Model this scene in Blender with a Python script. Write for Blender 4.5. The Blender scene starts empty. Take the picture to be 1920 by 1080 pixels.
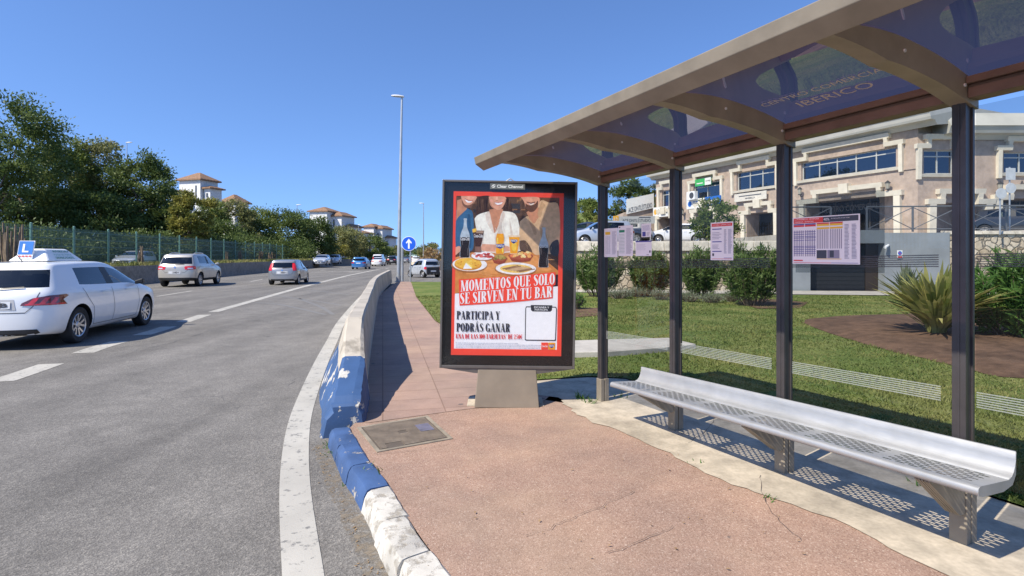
import bpy, bmesh, math, random
import numpy as np
from mathutils import Vector, Matrix
from mathutils.bvhtree import BVHTree
random.seed(11)
C = bpy.context.scene.collection
SC = bpy.context.scene
PI = math.pi
R = math.radians

# ---------------------------------------------------------------- camera
F = 1050.0; HOR = 480.0; CH = 1.52           # focal length in px of a 1920 wide frame, horizon row, eye height above the pavement
cd = bpy.data.cameras.new('camera'); cam = bpy.data.objects.new('camera', cd); C.objects.link(cam)
cd.sensor_width = 36; cd.lens = 36*F/1920; cd.shift_y = -(540-HOR)/1920
cd.clip_start = 0.05; cd.clip_end = 3000
cam.location = (0, 0, CH); cam.rotation_euler = (R(90), 0, 0)
SC.camera = cam
# ---------------------------------------------------------------- sky and sun
SUN_EL = R(47); SUN_AZ = math.atan2(-.78, -.62)   # clockwise from +Y: behind and to the left
w = bpy.data.worlds.new("World"); SC.world = w; w.use_nodes = True
nt = w.node_tree; bg = nt.nodes['Background']
sky = nt.nodes.new('ShaderNodeTexSky'); sky.sky_type = 'NISHITA'; sky.sun_disc = False
sky.sun_elevation = SUN_EL; sky.sun_rotation = SUN_AZ % (2*PI)
sky.altitude = 0; sky.air_density = 1.0; sky.dust_density = 0.35; sky.ozone_density = 4.0
tc = nt.nodes.new('ShaderNodeTexCoord'); sp_ = nt.nodes.new('ShaderNodeSeparateXYZ'); cb = nt.nodes.new('ShaderNodeCombineXYZ')
mz = nt.nodes.new('ShaderNodeMath'); mz.operation = 'MULTIPLY_ADD'; mz.inputs[1].default_value = .96; mz.inputs[2].default_value = .115   # clear air: no dusty band at the horizon
nt.links.new(tc.outputs['Generated'], sp_.inputs[0]); nt.links.new(sp_.outputs[0], cb.inputs[0]); nt.links.new(sp_.outputs[1], cb.inputs[1])
nt.links.new(sp_.outputs[2], mz.inputs[0]); nt.links.new(mz.outputs[0], cb.inputs[2]); nt.links.new(cb.outputs[0], sky.inputs[0])
tint = nt.nodes.new('ShaderNodeMix'); tint.data_type = 'RGBA'; tint.blend_type = 'MULTIPLY'; tint.inputs[0].default_value = 1; tint.inputs[7].default_value = (.80, .94, 1.18, 1)
nt.links.new(sky.outputs[0], tint.inputs[6]); nt.links.new(tint.outputs[2], bg.inputs[0]); bg.inputs[1].default_value = 0.125
sl = bpy.data.lights.new('sun', 'SUN'); sun = bpy.data.objects.new('sun', sl); C.objects.link(sun)
sl.energy = 4.9; sl.angle = R(.53); sl.color = (1, .925, .80)
sd = Vector((math.sin(SUN_AZ)*math.cos(SUN_EL), math.cos(SUN_AZ)*math.cos(SUN_EL), math.sin(SUN_EL)))
sun.rotation_euler = sd.to_track_quat('Z', 'Y').to_euler(); sun.location = (0, 0, 60)
SC.view_settings.view_transform = 'Standard'; SC.view_settings.look = 'None'
SC.view_settings.exposure = 0.56; SC.view_settings.gamma = 1
SC.render.engine = 'CYCLES'
SC.cycles.max_bounces = 10; SC.cycles.transparent_max_bounces = 24; SC.cycles.use_denoising = True

# ---------------------------------------------------------------- helpers
def gp(px, py, z=0.0):
    "where the sight line of an image point meets the height z"
    Y = (CH-z)*F/(py-HOR); return Vector(((px-960)/F*Y, Y, z))
def dp(px, py, Y):
    return Vector(((px-960)/F*Y, Y, CH+(HOR-py)*Y/F))

class MB:
    def __init__(s): s.v = []; s.f = []; s.m = []; s.M = Matrix.Identity(4)
    def add(s, vs, fs, mi=0):
        o = len(s.v); s.v += [s.M @ Vector(p) for p in vs]
        for f in fs: s.f.append([o+i for i in f]); s.m.append(mi)
    def box(s, x0, x1, y0, y1, z0, z1, mi=0):
        s.add([(x0,y0,z0),(x1,y0,z0),(x1,y1,z0),(x0,y1,z0),(x0,y0,z1),(x1,y0,z1),(x1,y1,z1),(x0,y1,z1)],
              [(0,3,2,1),(4,5,6,7),(0,1,5,4),(1,2,6,5),(2,3,7,6),(3,0,4,7)], mi)
    def hexa(s, a, b, mi=0):   # two quads of four points, bottom and top
        s.add(list(a)+list(b), [(0,3,2,1),(4,5,6,7),(0,1,5,4),(1,2,6,5),(2,3,7,6),(3,0,4,7)], mi)
    def poly(s, pts, mi=0): s.add(pts, [tuple(range(len(pts)))], mi)
    def prism(s, pts, off, mi=0):  # polygon extruded by vector
        n = len(pts); off = Vector(off); a = [Vector(p) for p in pts]; b = [p+off for p in a]
        s.add(a+b, [tuple(reversed(range(n))), tuple(range(n, 2*n))]+[(i,(i+1)%n,n+(i+1)%n,n+i) for i in range(n)], mi)
    def cyl(s, p0, p1, r0, r1=None, n=12, caps=True, mi=0):
        p0 = Vector(p0); p1 = Vector(p1); r1 = r0 if r1 is None else r1
        d = (p1-p0).normalized(); a = d.orthogonal().normalized(); b = d.cross(a)
        vs = [p0+(a*math.cos(t)+b*math.sin(t))*r0 for t in [2*PI*i/n for i in range(n)]]
        vs += [p1+(a*math.cos(t)+b*math.sin(t))*r1 for t in [2*PI*i/n for i in range(n)]]
        fs = [(i,(i+1)%n,n+(i+1)%n,n+i) for i in range(n)]
        if caps: fs += [tuple(reversed(range(n))), tuple(range(n,2*n))]
        s.add(vs, fs, mi)
    def tube(s, pts, rs, n=8, mi=0):
        pts = [Vector(p) for p in pts]
        if not hasattr(rs, '__len__'): rs = [rs]*len(pts)
        vs = []; k = len(pts); a = None
        for i, p in enumerate(pts):
            d = (pts[min(i+1,k-1)]-pts[max(i-1,0)]).normalized()
            if a is None: a = d.orthogonal().normalized()
            a = (a-d*a.dot(d)).normalized(); b = d.cross(a)
            vs += [p+(a*math.cos(t)+b*math.sin(t))*rs[i] for t in [2*PI*j/n for j in range(n)]]
        fs = [(i*n+j, i*n+(j+1)%n, (i+1)*n+(j+1)%n, (i+1)*n+j) for i in range(k-1) for j in range(n)]
        fs += [tuple(reversed(range(n))), tuple(range((k-1)*n, k*n))]
        s.add(vs, fs, mi)
    def lathe(s, prof, n=24, mi=0):  # (r,h) profile about local Y axis (h along y)
        vs = []; k = len(prof)
        for r, h in prof: vs += [(r*math.cos(2*PI*j/n), h, r*math.sin(2*PI*j/n)) for j in range(n)]
        s.add(vs, [(i*n+j, (i+1)*n+j, (i+1)*n+(j+1)%n, i*n+(j+1)%n) for i in range(k-1) for j in range(n)], mi)
    def grid(s, P, mi=0):  # P[i][j] points
        h = len(P); k = len(P[0])
        s.add([p for r in P for p in r], [(i*k+j, i*k+j+1, (i+1)*k+j+1, (i+1)*k+j) for i in range(h-1) for j in range(k-1)], mi)
    def build(s, name, mats, parent=None, smooth=False, bevel=0, angle=None):
        me = bpy.data.meshes.new(name); me.from_pydata([tuple(p) for p in s.v], [], s.f)
        if not isinstance(mats, (list, tuple)): mats = [mats]
        for m in mats: me.materials.append(m)
        if len(mats) > 1: me.polygons.foreach_set('material_index', s.m)
        if smooth: me.polygons.foreach_set('use_smooth', [True]*len(me.polygons))
        me.update()
        o = bpy.data.objects.new(name, me); C.objects.link(o)
        if parent: o.parent = parent
        if smooth and angle: 
            try: me.set_sharp_from_angle(angle=R(angle))
            except Exception: pass
        if bevel:
            b = o.modifiers.new('bevel', 'BEVEL'); b.width = bevel; b.segments = 2; b.limit_method = 'ANGLE'; b.angle_limit = R(40)
        return o

def tag(o, label=None, cat=None, group=None, kind=None):
    if label: o['label'] = label
    if cat: o['category'] = cat
    if group: o['group'] = group
    if kind: o['kind'] = kind
    return o
def thing(name, label, cat, loc=(0,0,0), rz=0, group=None):
    o = bpy.data.objects.new(name, None); C.objects.link(o); o.empty_display_size = .2
    o.location = loc; o.rotation_euler = (0, 0, rz)
    return tag(o, label, cat, group)
def struct(o): o['kind'] = 'structure'; return o
def children(o): return [c for c in bpy.data.objects if c.parent == o]
def dup(root, loc, rz, label=None, group=None, scale=None):
    r = root.copy(); C.objects.link(r); r.location = loc; r.rotation_euler = (root.rotation_euler[0], root.rotation_euler[1], rz)
    if label: r['label'] = label
    if group: r['group'] = group
    if scale: r.scale = scale
    for ch in children(root):
        c = ch.copy(); C.objects.link(c); c.parent = r
        for g in children(ch):
            d = g.copy(); C.objects.link(d); d.parent = c
    return r

# ---------------------------------------------------------------- materials
def newmat(name):
    m = bpy.data.materials.new(name); m.use_nodes = True
    return m, m.node_tree, m.node_tree.nodes['Principled BSDF']
def N(nt, t, **kw):
    n = nt.nodes.new(t)
    for k, v in kw.items(): setattr(n, k, v)
    return n
def coords(nt, space='world', scale=(1,1,1)):
    if space == 'world': o = N(nt, 'ShaderNodeNewGeometry').outputs['Position']
    else: o = N(nt, 'ShaderNodeTexCoord').outputs['Object']
    if tuple(scale) != (1,1,1):
        mp = N(nt, 'ShaderNodeMapping'); mp.inputs['Scale'].default_value = scale; nt.links.new(o, mp.inputs[0]); o = mp.outputs[0]
    return o
def noise(nt, vec, sc, det=4, rough=.55):
    n = N(nt, 'ShaderNodeTexNoise'); n.inputs['Scale'].default_value = sc; n.inputs['Detail'].default_value = det; n.inputs['Roughness'].default_value = rough
    nt.links.new(vec, n.inputs['Vector']); return n.outputs['Fac']
def ramp(nt, fac, stops):
    r = N(nt, 'ShaderNodeValToRGB'); e = r.color_ramp.elements
    while len(e) < len(stops): e.new(.5)
    for i, (p, c) in enumerate(stops):
        e[i].position = p; e[i].color = (*c, 1) if hasattr(c, '__len__') else (c, c, c, 1)
    nt.links.new(fac, r.inputs[0]); return r.outputs[0]
def mix(nt, fac, a, b, mode='MIX'):
    n = N(nt, 'ShaderNodeMix', data_type='RGBA', blend_type=mode)
    for k, x in ((0, fac), (6, a), (7, b)):
        s = n.inputs[k]
        if hasattr(x, 'links'): nt.links.new(x, s)
        elif hasattr(x, '__len__'): s.default_value = (*x, 1)
        else: s.default_value = x if k == 0 else (x, x, x, 1)
    return n.outputs[2]
def bump(nt, b, h, strength, dist=.01):
    n = N(nt, 'ShaderNodeBump'); n.inputs['Strength'].default_value = strength; n.inputs['Distance'].default_value = dist
    nt.links.new(h, n.inputs['Height']); nt.links.new(n.outputs[0], b.inputs['Normal'])
def plain(name, col, rough=.6, metal=0, var=.12, vs=6, bumps=0, bs=60, space='object', coat=0, spec=.5):
    m, nt, b = newmat(name)
    b.inputs['Roughness'].default_value = rough; b.inputs['Metallic'].default_value = metal
    b.inputs['Specular IOR Level'].default_value = spec
    if coat: b.inputs['Coat Weight'].default_value = coat; b.inputs['Coat Roughness'].default_value = .04
    v = coords(nt, space)
    f = noise(nt, v, vs, 5)
    lo = tuple(max(0, c*(1-var)) for c in col); hi = tuple(min(1, c*(1+var)) for c in col)
    nt.links.new(ramp(nt, f, [(.3, lo), (.7, hi)]), b.inputs['Base Color'])
    if bumps: bump(nt, b, noise(nt, v, bs, 3), bumps, .005)
    return m
def glassmat(name, tint, ior=1.45, gloss=1.0, rough=0.0, refl=(1,1,1)):
    m, nt, b = newmat(name); nt.nodes.remove(b)
    out = nt.nodes['Material Output']
    t = N(nt, 'ShaderNodeBsdfTransparent'); t.inputs[0].default_value = (*tint, 1)
    g = N(nt, 'ShaderNodeBsdfGlossy'); g.inputs[0].default_value = (*refl, 1); g.inputs['Roughness'].default_value = rough
    fr = N(nt, 'ShaderNodeFresnel'); fr.inputs[0].default_value = ior
    mu = N(nt, 'ShaderNodeMath', operation='MULTIPLY'); mu.inputs[1].default_value = gloss; mu.use_clamp = True
    nt.links.new(fr.outputs[0], mu.inputs[0])
    mx = N(nt, 'ShaderNodeMixShader'); nt.links.new(mu.outputs[0], mx.inputs[0]); nt.links.new(t.outputs[0], mx.inputs[1]); nt.links.new(g.outputs[0], mx.inputs[2])
    nt.links.new(mx.outputs[0], out.inputs[0]); return m

def m_asphalt():
    m, nt, b = newmat('asphalt'); v = coords(nt); L = nt.links
    big = noise(nt, v, .35, 4); mid = noise(nt, v, 3.0, 5); fine = noise(nt, v, 120, 2)
    vo = N(nt, 'ShaderNodeTexVoronoi'); vo.inputs['Scale'].default_value = 95; L.new(v, vo.inputs['Vector'])
    c = ramp(nt, vo.outputs['Color'], [(.15, (.09,.082,.071)), (.55, (.175,.162,.144)), (.95, (.38,.35,.30))])
    c = mix(nt, .55, c, ramp(nt, fine, [(.3, (.095,.090,.083)), (.7, (.26,.247,.225))]))
    c = mix(nt, 1, c, ramp(nt, mid, [(.25, .82), (.75, 1.14)]), 'MULTIPLY')
    # wheel tracks run along the road: stretched noise
    st = noise(nt, coords(nt, 'world', (.9, .05, 1)), 1.2, 4)
    c = mix(nt, 1, c, ramp(nt, st, [(.3, .74), (.55, 1.0), (.75, 1.16)]), 'MULTIPLY')
    c = mix(nt, 1, c, ramp(nt, big, [(.3, .88), (.7, 1.08)]), 'MULTIPLY')
    # thin cracks
    n2 = N(nt, 'ShaderNodeTexVoronoi', feature='DISTANCE_TO_EDGE'); n2.inputs['Scale'].default_value = .55
    wv = N(nt, 'ShaderNodeVectorMath', operation='ADD'); nz = N(nt, 'ShaderNodeTexNoise'); nz.inputs['Scale'].default_value = 1.3; nz.inputs['Detail'].default_value = 6
    L.new(v, nz.inputs['Vector']); L.new(v, wv.inputs[0]); L.new(nz.outputs['Color'], wv.inputs[1]); L.new(wv.outputs[0], n2.inputs['Vector'])
    cr = ramp(nt, n2.outputs['Distance'], [(.0, 1), (.006, 0)])
    gate = ramp(nt, noise(nt, v, .5, 2), [(.52, 0), (.62, 1)])
    cr = mix(nt, 1, cr, gate, 'MULTIPLY')
    c = mix(nt, cr, c, (.05,.05,.05))
    L.new(c, b.inputs['Base Color']); b.inputs['Roughness'].default_value = .8; b.inputs['Specular IOR Level'].default_value = .3
    bump(nt, b, vo.outputs['Distance'], .55, .006)
    return m
def m_redwalk(name, tiles=False):
    m, nt, b = newmat(name); v = coords(nt); L = nt.links
    vo = N(nt, 'ShaderNodeTexVoronoi'); vo.inputs['Scale'].default_value = 150; L.new(v, vo.inputs['Vector'])
    c = ramp(nt, vo.outputs['Color'], [(.05, (.215,.135,.10)), (.4, (.315,.212,.16)), (.75, (.37,.255,.195)), (.97, (.52,.42,.34))])
    if tiles: c = mix(nt, .7, c, (.38,.265,.215))
    else: c = mix(nt, .12, c, (.34,.215,.165))
    big = noise(nt, v, .9, 6); mid = noise(nt, v, 5, 5)
    tan = ramp(nt, noise(nt, v, .55, 5, .6), [(.46, 0), (.6, 1)])
    sp = N(nt, 'ShaderNodeMath', operation='MULTIPLY'); sp.inputs[1].default_value = .45; L.new(tan, sp.inputs[0])
    c = mix(nt, sp.outputs[0], c, mix(nt, .6, c, (.42,.32,.225)))
    c = mix(nt, 1, c, ramp(nt, big, [(.3, (.80,.81,.84)), (.7, (1.12,1.08,1.03))]), 'MULTIPLY')
    c = mix(nt, 1, c, ramp(nt, mid, [(.25, .88), (.75, 1.08)]), 'MULTIPLY')
    # old gum spots
    sv = N(nt, 'ShaderNodeTexVoronoi'); sv.inputs['Scale'].default_value = 2.6; sv.inputs['Randomness'].default_value = 1; L.new(v, sv.inputs['Vector'])
    rs = noise(nt, v, 30, 2)
    ds = N(nt, 'ShaderNodeMath', operation='ADD'); L.new(sv.outputs['Distance'], ds.inputs[0])
    dm = N(nt, 'ShaderNodeMath', operation='MULTIPLY'); dm.inputs[1].default_value = .08; L.new(rs, dm.inputs[0]); L.new(dm.outputs[0], ds.inputs[1])
    gum = ramp(nt, ds.outputs[0], [(.10, .8), (.12, 0)])
    gate = ramp(nt, sv.outputs['Color'], [(.45, 0), (.5, 1)])
    c = mix(nt, mix(nt, 1, gum, gate, 'MULTIPLY'), c, (.11,.095,.09))
    if tiles:
        br = N(nt, 'ShaderNodeTexBrick'); mp = N(nt, 'ShaderNodeMapping'); mp.inputs['Rotation'].default_value = (0,0,R(-13)); L.new(v, mp.inputs[0]); L.new(mp.outputs[0], br.inputs['Vector'])
        br.inputs['Scale'].default_value = 1; br.inputs['Brick Width'].default_value = .6; br.inputs['Row Height'].default_value = .4; br.inputs['Mortar Size'].default_value = .007; br.offset = 0
        br.inputs['Color1'].default_value = (1,1,1,1); br.inputs['Color2'].default_value = (.88,.88,.9,1); br.inputs['Mortar'].default_value = (.66,.63,.6,1)
        c = mix(nt, 1, c, br.outputs['Color'], 'MULTIPLY')
    L.new(c, b.inputs['Base Color']); b.inputs['Roughness'].default_value = .85; b.inputs['Specular IOR Level'].default_value = .25
    bump(nt, b, vo.outputs['Distance'], .35, .005); return m
def m_concrete(name, col, stain=.5, speck=40, rough=.85, patch=.7):
    m, nt, b = newmat(name); v = coords(nt); L = nt.links
    f = noise(nt, v, speck, 4); p = noise(nt, v, 1.6, 7, .62); q = noise(nt, v, 6, 5)
    d = tuple(c*.62 for c in col); h = tuple(min(1, c*1.16) for c in col)
    c = ramp(nt, p, [(.32, d), (.52, col), (.68, h)])
    c = mix(nt, patch, col, c)
    c = mix(nt, 1, c, ramp(nt, f, [(.25, .85), (.75, 1.1)]), 'MULTIPLY')
    c = mix(nt, stain, c, mix(nt, 1, c, ramp(nt, q, [(.3, .6), (.6, 1.05)]), 'MULTIPLY'))
    L.new(c, b.inputs['Base Color']); b.inputs['Roughness'].default_value = rough; b.inputs['Specular IOR Level'].default_value = .25
    bump(nt, b, f, .3, .006); return m
def m_line(name='road_paint', col=(.43,.41,.36), wear=.49, nocut=False):
    m, nt, b = newmat(name); v = coords(nt); L = nt.links
    p = noise(nt, v, 14, 8, .72); q = noise(nt, v, 1.3, 4)
    c = ramp(nt, q, [(.3, tuple(k*.8 for k in col)), (.7, tuple(min(1, k*1.1) for k in col))])
    ad = N(nt, 'ShaderNodeMath', operation='ADD'); L.new(p, ad.inputs[0])
    k = noise(nt, coords(nt, 'world', (1, 4, 1)), 9, 4); sc = N(nt, 'ShaderNodeMath', operation='MULTIPLY'); sc.inputs[1].default_value = .3; L.new(k, sc.inputs[0]); L.new(sc.outputs[0], ad.inputs[1])
    c = mix(nt, ramp(nt, ad.outputs[0], [(wear+.02, 1), (wear+.1, 0)]), c, (.17,.165,.155))
    L.new(c, b.inputs['Base Color']); b.inputs['Roughness'].default_value = .75
    bump(nt, b, noise(nt, v, 90, 2), .25, .004); return m
def m_chipped(name, top, under, lo=.56, hi=.6, sc=5, stretch=(1,1,1)):
    m, nt, b = newmat(name); L = nt.links; v = coords(nt, 'world', stretch)
    p = noise(nt, v, sc, 9, .62); f = noise(nt, v, sc*9, 3); g = noise(nt, v, sc*.4, 3)
    u = ramp(nt, f, [(.3, tuple(k*.8 for k in under)), (.7, tuple(min(1, k*1.1) for k in under))])
    t = ramp(nt, g, [(.3, tuple(k*.75 for k in top)), (.7, tuple(min(1, k*1.2) for k in top))])
    fc = ramp(nt, p, [(lo, 0), (hi, 1)])
    L.new(mix(nt, fc, t, u), b.inputs['Base Color']); b.inputs['Roughness'].default_value = .7
    inv = N(nt, 'ShaderNodeMath', operation='SUBTRACT'); inv.inputs[0].default_value = 1; L.new(fc, inv.inputs[1])
    ad = N(nt, 'ShaderNodeMath', operation='ADD'); L.new(inv.outputs[0], ad.inputs[0]); L.new(p, ad.inputs[1])
    bump(nt, b, ad.outputs[0], .5, .012); return m
def m_lawn():
    m, nt, b = newmat('lawn_soil'); v = coords(nt); L = nt.links
    f = noise(nt, v, 60, 4); p = noise(nt, v, .8, 6); q = noise(nt, v, 7, 4)
    c = ramp(nt, f, [(.3, (.06,.10,.02)), (.55, (.125,.17,.04)), (.75, (.22,.245,.075))])
    c = mix(nt, ramp(nt, p, [(.45, 0), (.68, .75)]), c, ramp(nt, f, [(.3, (.15,.17,.045)), (.7, (.33,.30,.11))]))
    c = mix(nt, 1, c, ramp(nt, q, [(.3, .75), (.7, 1.15)]), 'MULTIPLY')
    L.new(c, b.inputs['Base Color']); b.inputs['Roughness'].default_value = .9; b.inputs['Specular IOR Level'].default_value = .15
    bump(nt, b, f, .6, .02); return m
def m_leaf(name, c1, c2, c3, trans=.25, scale=.7):
    m, nt, b = newmat(name); L = nt.links
    v = coords(nt, 'object'); p = noise(nt, v, scale, 3); g = N(nt, 'ShaderNodeNewGeometry')
    a = mix(nt, g.outputs['Random Per Island'], c1, c2)
    c = mix(nt, ramp(nt, p, [(.42, 0), (.66, .8)]), a, c3)
    L.new(c, b.inputs['Base Color']); b.inputs['Roughness'].default_value = .55; b.inputs['Specular IOR Level'].default_value = .3
    t = N(nt, 'ShaderNodeBsdfTranslucent'); L.new(c, t.inputs[0])
    mx = N(nt, 'ShaderNodeMixShader'); mx.inputs[0].default_value = trans
    L.new(b.outputs[0], mx.inputs[1]); L.new(t.outputs[0], mx.inputs[2]); L.new(mx.outputs[0], nt.nodes['Material Output'].inputs[0]); return m
def m_stonewall(name='rubble_stone'):
    m, nt, b = newmat(name); v = coords(nt); L = nt.links
    nz = N(nt, 'ShaderNodeTexNoise'); nz.inputs['Scale'].default_value = 3; L.new(v, nz.inputs['Vector'])
    wv = N(nt, 'ShaderNodeVectorMath', operation='SCALE'); wv.inputs['Scale'].default_value = .25; L.new(nz.outputs['Color'], wv.inputs[0])
    ad = N(nt, 'ShaderNodeVectorMath', operation='ADD'); L.new(v, ad.inputs[0]); L.new(wv.outputs[0], ad.inputs[1])
    e = N(nt, 'ShaderNodeTexVoronoi', feature='DISTANCE_TO_EDGE'); cc = N(nt, 'ShaderNodeTexVoronoi')
    for x in (e, cc): x.inputs['Scale'].default_value = 3.2; L.new(ad.outputs[0], x.inputs['Vector'])
    c = ramp(nt, cc.outputs['Color'], [(.1, (.36,.28,.19)), (.5, (.52,.43,.31)), (.9, (.62,.54,.42))])
    c = mix(nt, ramp(nt, e.outputs['Distance'], [(.02, 1), (.09, 0)]), c, (.22,.18,.13))
    c = mix(nt, 1, c, ramp(nt, noise(nt, v, 9, 5), [(.3, .75), (.7, 1.1)]), 'MULTIPLY')
    L.new(c, b.inputs['Base Color']); b.inputs['Roughness'].default_value = .9
    bump(nt, b, ramp(nt, e.outputs['Distance'], [(0, 0), (.12, 1)]), .8, .04); return m
def m_roof(name='roof_tiles', col=(.30,.175,.10)):
    m, nt, b = newmat(name); L = nt.links; v = coords(nt)
    wv = N(nt, 'ShaderNodeTexWave'); wv.inputs['Scale'].default_value = 1.1; wv.inputs['Distortion'].default_value = 2; L.new(v, wv.inputs['Vector'])
    c = ramp(nt, noise(nt, v, 2.2, 6, .7), [(.3, tuple(k*.55 for k in col)), (.5, col), (.7, tuple(min(1, k*1.5) for k in col))])
    c = mix(nt, .35, c, mix(nt, 1, c, wv.outputs['Color'], 'MULTIPLY'))
    L.new(c, b.inputs['Base Color']); b.inputs['Roughness'].default_value = .85
    bump(nt, b, wv.outputs['Fac'], .6, .1); return m
def m_brushed(name, col, rough=.35, metal=.9, axis=(1,1,60)):
    m, nt, b = newmat(name); L = nt.links; v = coords(nt, 'object', axis)
    n = noise(nt, v, 6, 4); p = noise(nt, coords(nt, 'object'), 5, 5)
    L.new(ramp(nt, p, [(.3, tuple(k*.85 for k in col)), (.7, tuple(min(1, k*1.08) for k in col))]), b.inputs['Base Color'])
    b.inputs['Metallic'].default_value = metal
    L.new(ramp(nt, n, [(.3, rough-.06), (.7, rough+.1)]), b.inputs['Roughness']); bump(nt, b, n, .04, .002); return m

M = {}
M['asphalt'] = m_asphalt(); M['red'] = m_redwalk('red_aggregate'); M['redtile'] = m_redwalk('red_paving_slabs', True)
M['conc'] = m_concrete('pale_concrete', (.47,.405,.31), .7); M['barrier'] = m_concrete('barrier_concrete', (.50,.465,.40), .5, 25)
M['median'] = m_concrete('median_concrete', (.25,.235,.21), .6, 12); M['path'] = m_concrete('path_concrete', (.44,.41,.36), .3)
M['line'] = m_line(); M['line2'] = m_line('faded_paint', (.42,.41,.38), .62)
M['bluepaint'] = m_chipped('blue_paint', (.035,.085,.20), (.50,.475,.42), .565, .585, 4.2, (1,.5,.8))
M['bluekerb'] = m_chipped('blue_kerb_paint', (.04,.085,.20), (.40,.37,.32), .60, .64, 9)
M['whitekerb'] = m_chipped('white_kerb_paint', (.50,.475,.42), (.30,.27,.22), .50, .62, 11)
M['lawn'] = m_lawn(); M['mulch'] = m_concrete('bark_mulch', (.135,.08,.05), .95, 45, .95, 1)
M['soil'] = m_concrete('dry_soil', (.21,.185,.14), .6, 8)
M['stone'] = m_stonewall(); M['roof'] = m_roof()
M['white'] = plain('white_plastic', (.78,.78,.77), .4, var=.03); M['black'] = plain('black_plastic', (.015,.015,.016), .45, var=.2)
M['rubber'] = plain('tyre_rubber', (.018,.018,.019), .8, var=.25, bumps=.1); M['galv'] = plain('galvanised_steel', (.42,.44,.46), .45, .55, .1, 3, space='world')
M['palegrey'] = plain('pale_grey_metal', (.60,.61,.62), .5, .2)
M['darkgrey'] = plain('dark_grey', (.06,.06,.065), .5); M['chrome'] = plain('bright_metal', (.7,.7,.72), .15, 1, .03)
# ================================================================ THE GROUND
RZ = -.12
def sheet(name, pts, z, mat, sub=0):
    b = MB(); b.poly([(p[0], p[1], z) for p in pts]); return struct(b.build(name, mat))
def ribbon(b, pts, z, wid, mi=0):
    pts = [Vector((p[0], p[1])) for p in pts]; k = len(pts)
    ws = wid if hasattr(wid, '__len__') else [wid]*k
    A = []; B = []
    for i, p in enumerate(pts):
        d = (pts[min(i+1,k-1)]-pts[max(i-1,0)]).normalized(); n = Vector((-d.y, d.x))
        A.append((*(p+n*ws[i]/2), z)); B.append((*(p-n*ws[i]/2), z))
    b.grid([B, A], mi)
def smooth_path(pts, n=8):
    out = []; k = len(pts); P = [Vector(p) for p in pts]
    for i in range(k-1):
        a, b_, c, d = P[max(i-1,0)], P[i], P[i+1], P[min(i+2,k-1)]
        for j in range(n):
            t = j/n; out.append(.5*((2*b_)+(c-a)*t+(2*a-5*b_+4*c-d)*t*t+(3*b_-a-3*c+d)*t**3))
    out.append(P[-1]); return out
sheet('ground', [(-1500,-60),(1500,-60),(1500,2200),(-1500,2200)], -.32, M['soil'])
sheet('road', [(-34,-8),(42,-8),(42,60),(20,300),(-90,300),(-60,150)], RZ, M['asphalt'])
kerb_in = smooth_path([(-1.436,4.95),(-1.077,4.19),(-.80,3.66),(-.49,3.02),(-.29,2.66),(.05,2.0),(.62,.9),(1.25,-.4),(2.5,-3)], 8)
tile_right = [(.30,6.82),(-.55,9.3),(-1.8,13.1),(-3.6,21),(-5.5,30.7),(-5.9,33)]
sheet('pavement', [tuple(p) for p in kerb_in]+[(5.4,-3),(4.2,-1),(3.1,.9),(2.14,2.75),(1.9,3.31),(1.56,3.71),(1.28,4.41),(.8,5.2),(.62,5.75),(.2,6.0),(-1.3,5.7),(-1.42,5.3)], 0, M['red'])
bar_R = [(-1.34,5.15),(-1.52,5.98),(-1.78,6.93),(-2.39,9.56),(-3.4,14),(-5.14,21.9),(-7.06,33)]
sheet('footpath', [(-1.3,5.1),(-.45,5.55),(.32,5.82),(.45,6.2)]+tile_right+[(-6.8,33.2)]+[(x-.05,y) for x, y in reversed(bar_R[:-1])], .004, M['redtile'])
# pale concrete strip under and behind the shelter, ragged where it meets the red surface
rag = []
base = [(.50,6.0),(.54,5.7),(.69,5.2),(1.18,4.41),(1.46,3.71),(1.79,3.31),(2.04,2.75),(3.0,.9),(4,-1),(5,-3)]
for i in range(len(base)-1):
    for j in range(7):
        t = j/7; a, c = base[i], base[i+1]
        rag.append((a[0]+(c[0]-a[0])*t+random.uniform(-.035,.035), a[1]+(c[1]-a[1])*t))
rag.append(base[-1])
sheet('concrete_apron', [(.10,6.2)]+rag+[(6.2,-3),(4.9,-.5),(3.01,3.5),(1.40,6.9),(.95,7.0),(.28,6.8)], .006, M['conc'])
ghost = [(.28,6.8),(.95,7.0),(1.40,6.9),(3.01,3.5),(4.9,-.5),(6.2,-3),(46,-3),(46,22.8),(24,22.9),(2.5,24.8),(2,32),(-5.9,32.6)]
sheet('lawn', ghost+list(reversed(tile_right[1:-1])), .02, M['lawn'])
b = MB(); b.prism([gp(x,y,.10) for x,y in [(930,642),(1076,638),(1253,633),(1305,645),(1235,652),(1141,659),(930,664)]], (0,0,-.2))
struct(b.build('slab_path', M['path'], bevel=.01))
bed = smooth_path([gp(x,y,.05).xy for x,y in [(1505,603),(1530,595),(1700,588),(1920,582),(2150,583),(2350,700),(1920,706),(1800,684),(1660,652),(1560,623),(1505,603)]], 6)
bb = MB(); n = len(bed)-1
cen = Vector((9.2, 10.2))
rings = []
for k, (f, h) in enumerate([(1,0),(.93,.06),(.7,.10),(.4,.12),(.0,.12)]):
    rings.append([(*(cen+(p-cen)*f*(1+random.uniform(-.012,.012))), .028+h+random.uniform(-.012,.012)*(k>0)) for p in bed[:-1]]+[None])
    rings[-1][-1] = rings[-1][0]
bb.grid(rings); struct(bb.build('mulch_bed', M['mulch'], smooth=True))
for pts in ([(1385,566),(1440,560),(1515,566),(1500,577),(1420,578)], [(1060,588),(1075,576),(1125,577),(1135,590),(1080,594)]):
    sheet('mulch_patch', [gp(x,y,.04).xy for x,y in pts], .035, M['mulch'])
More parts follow.
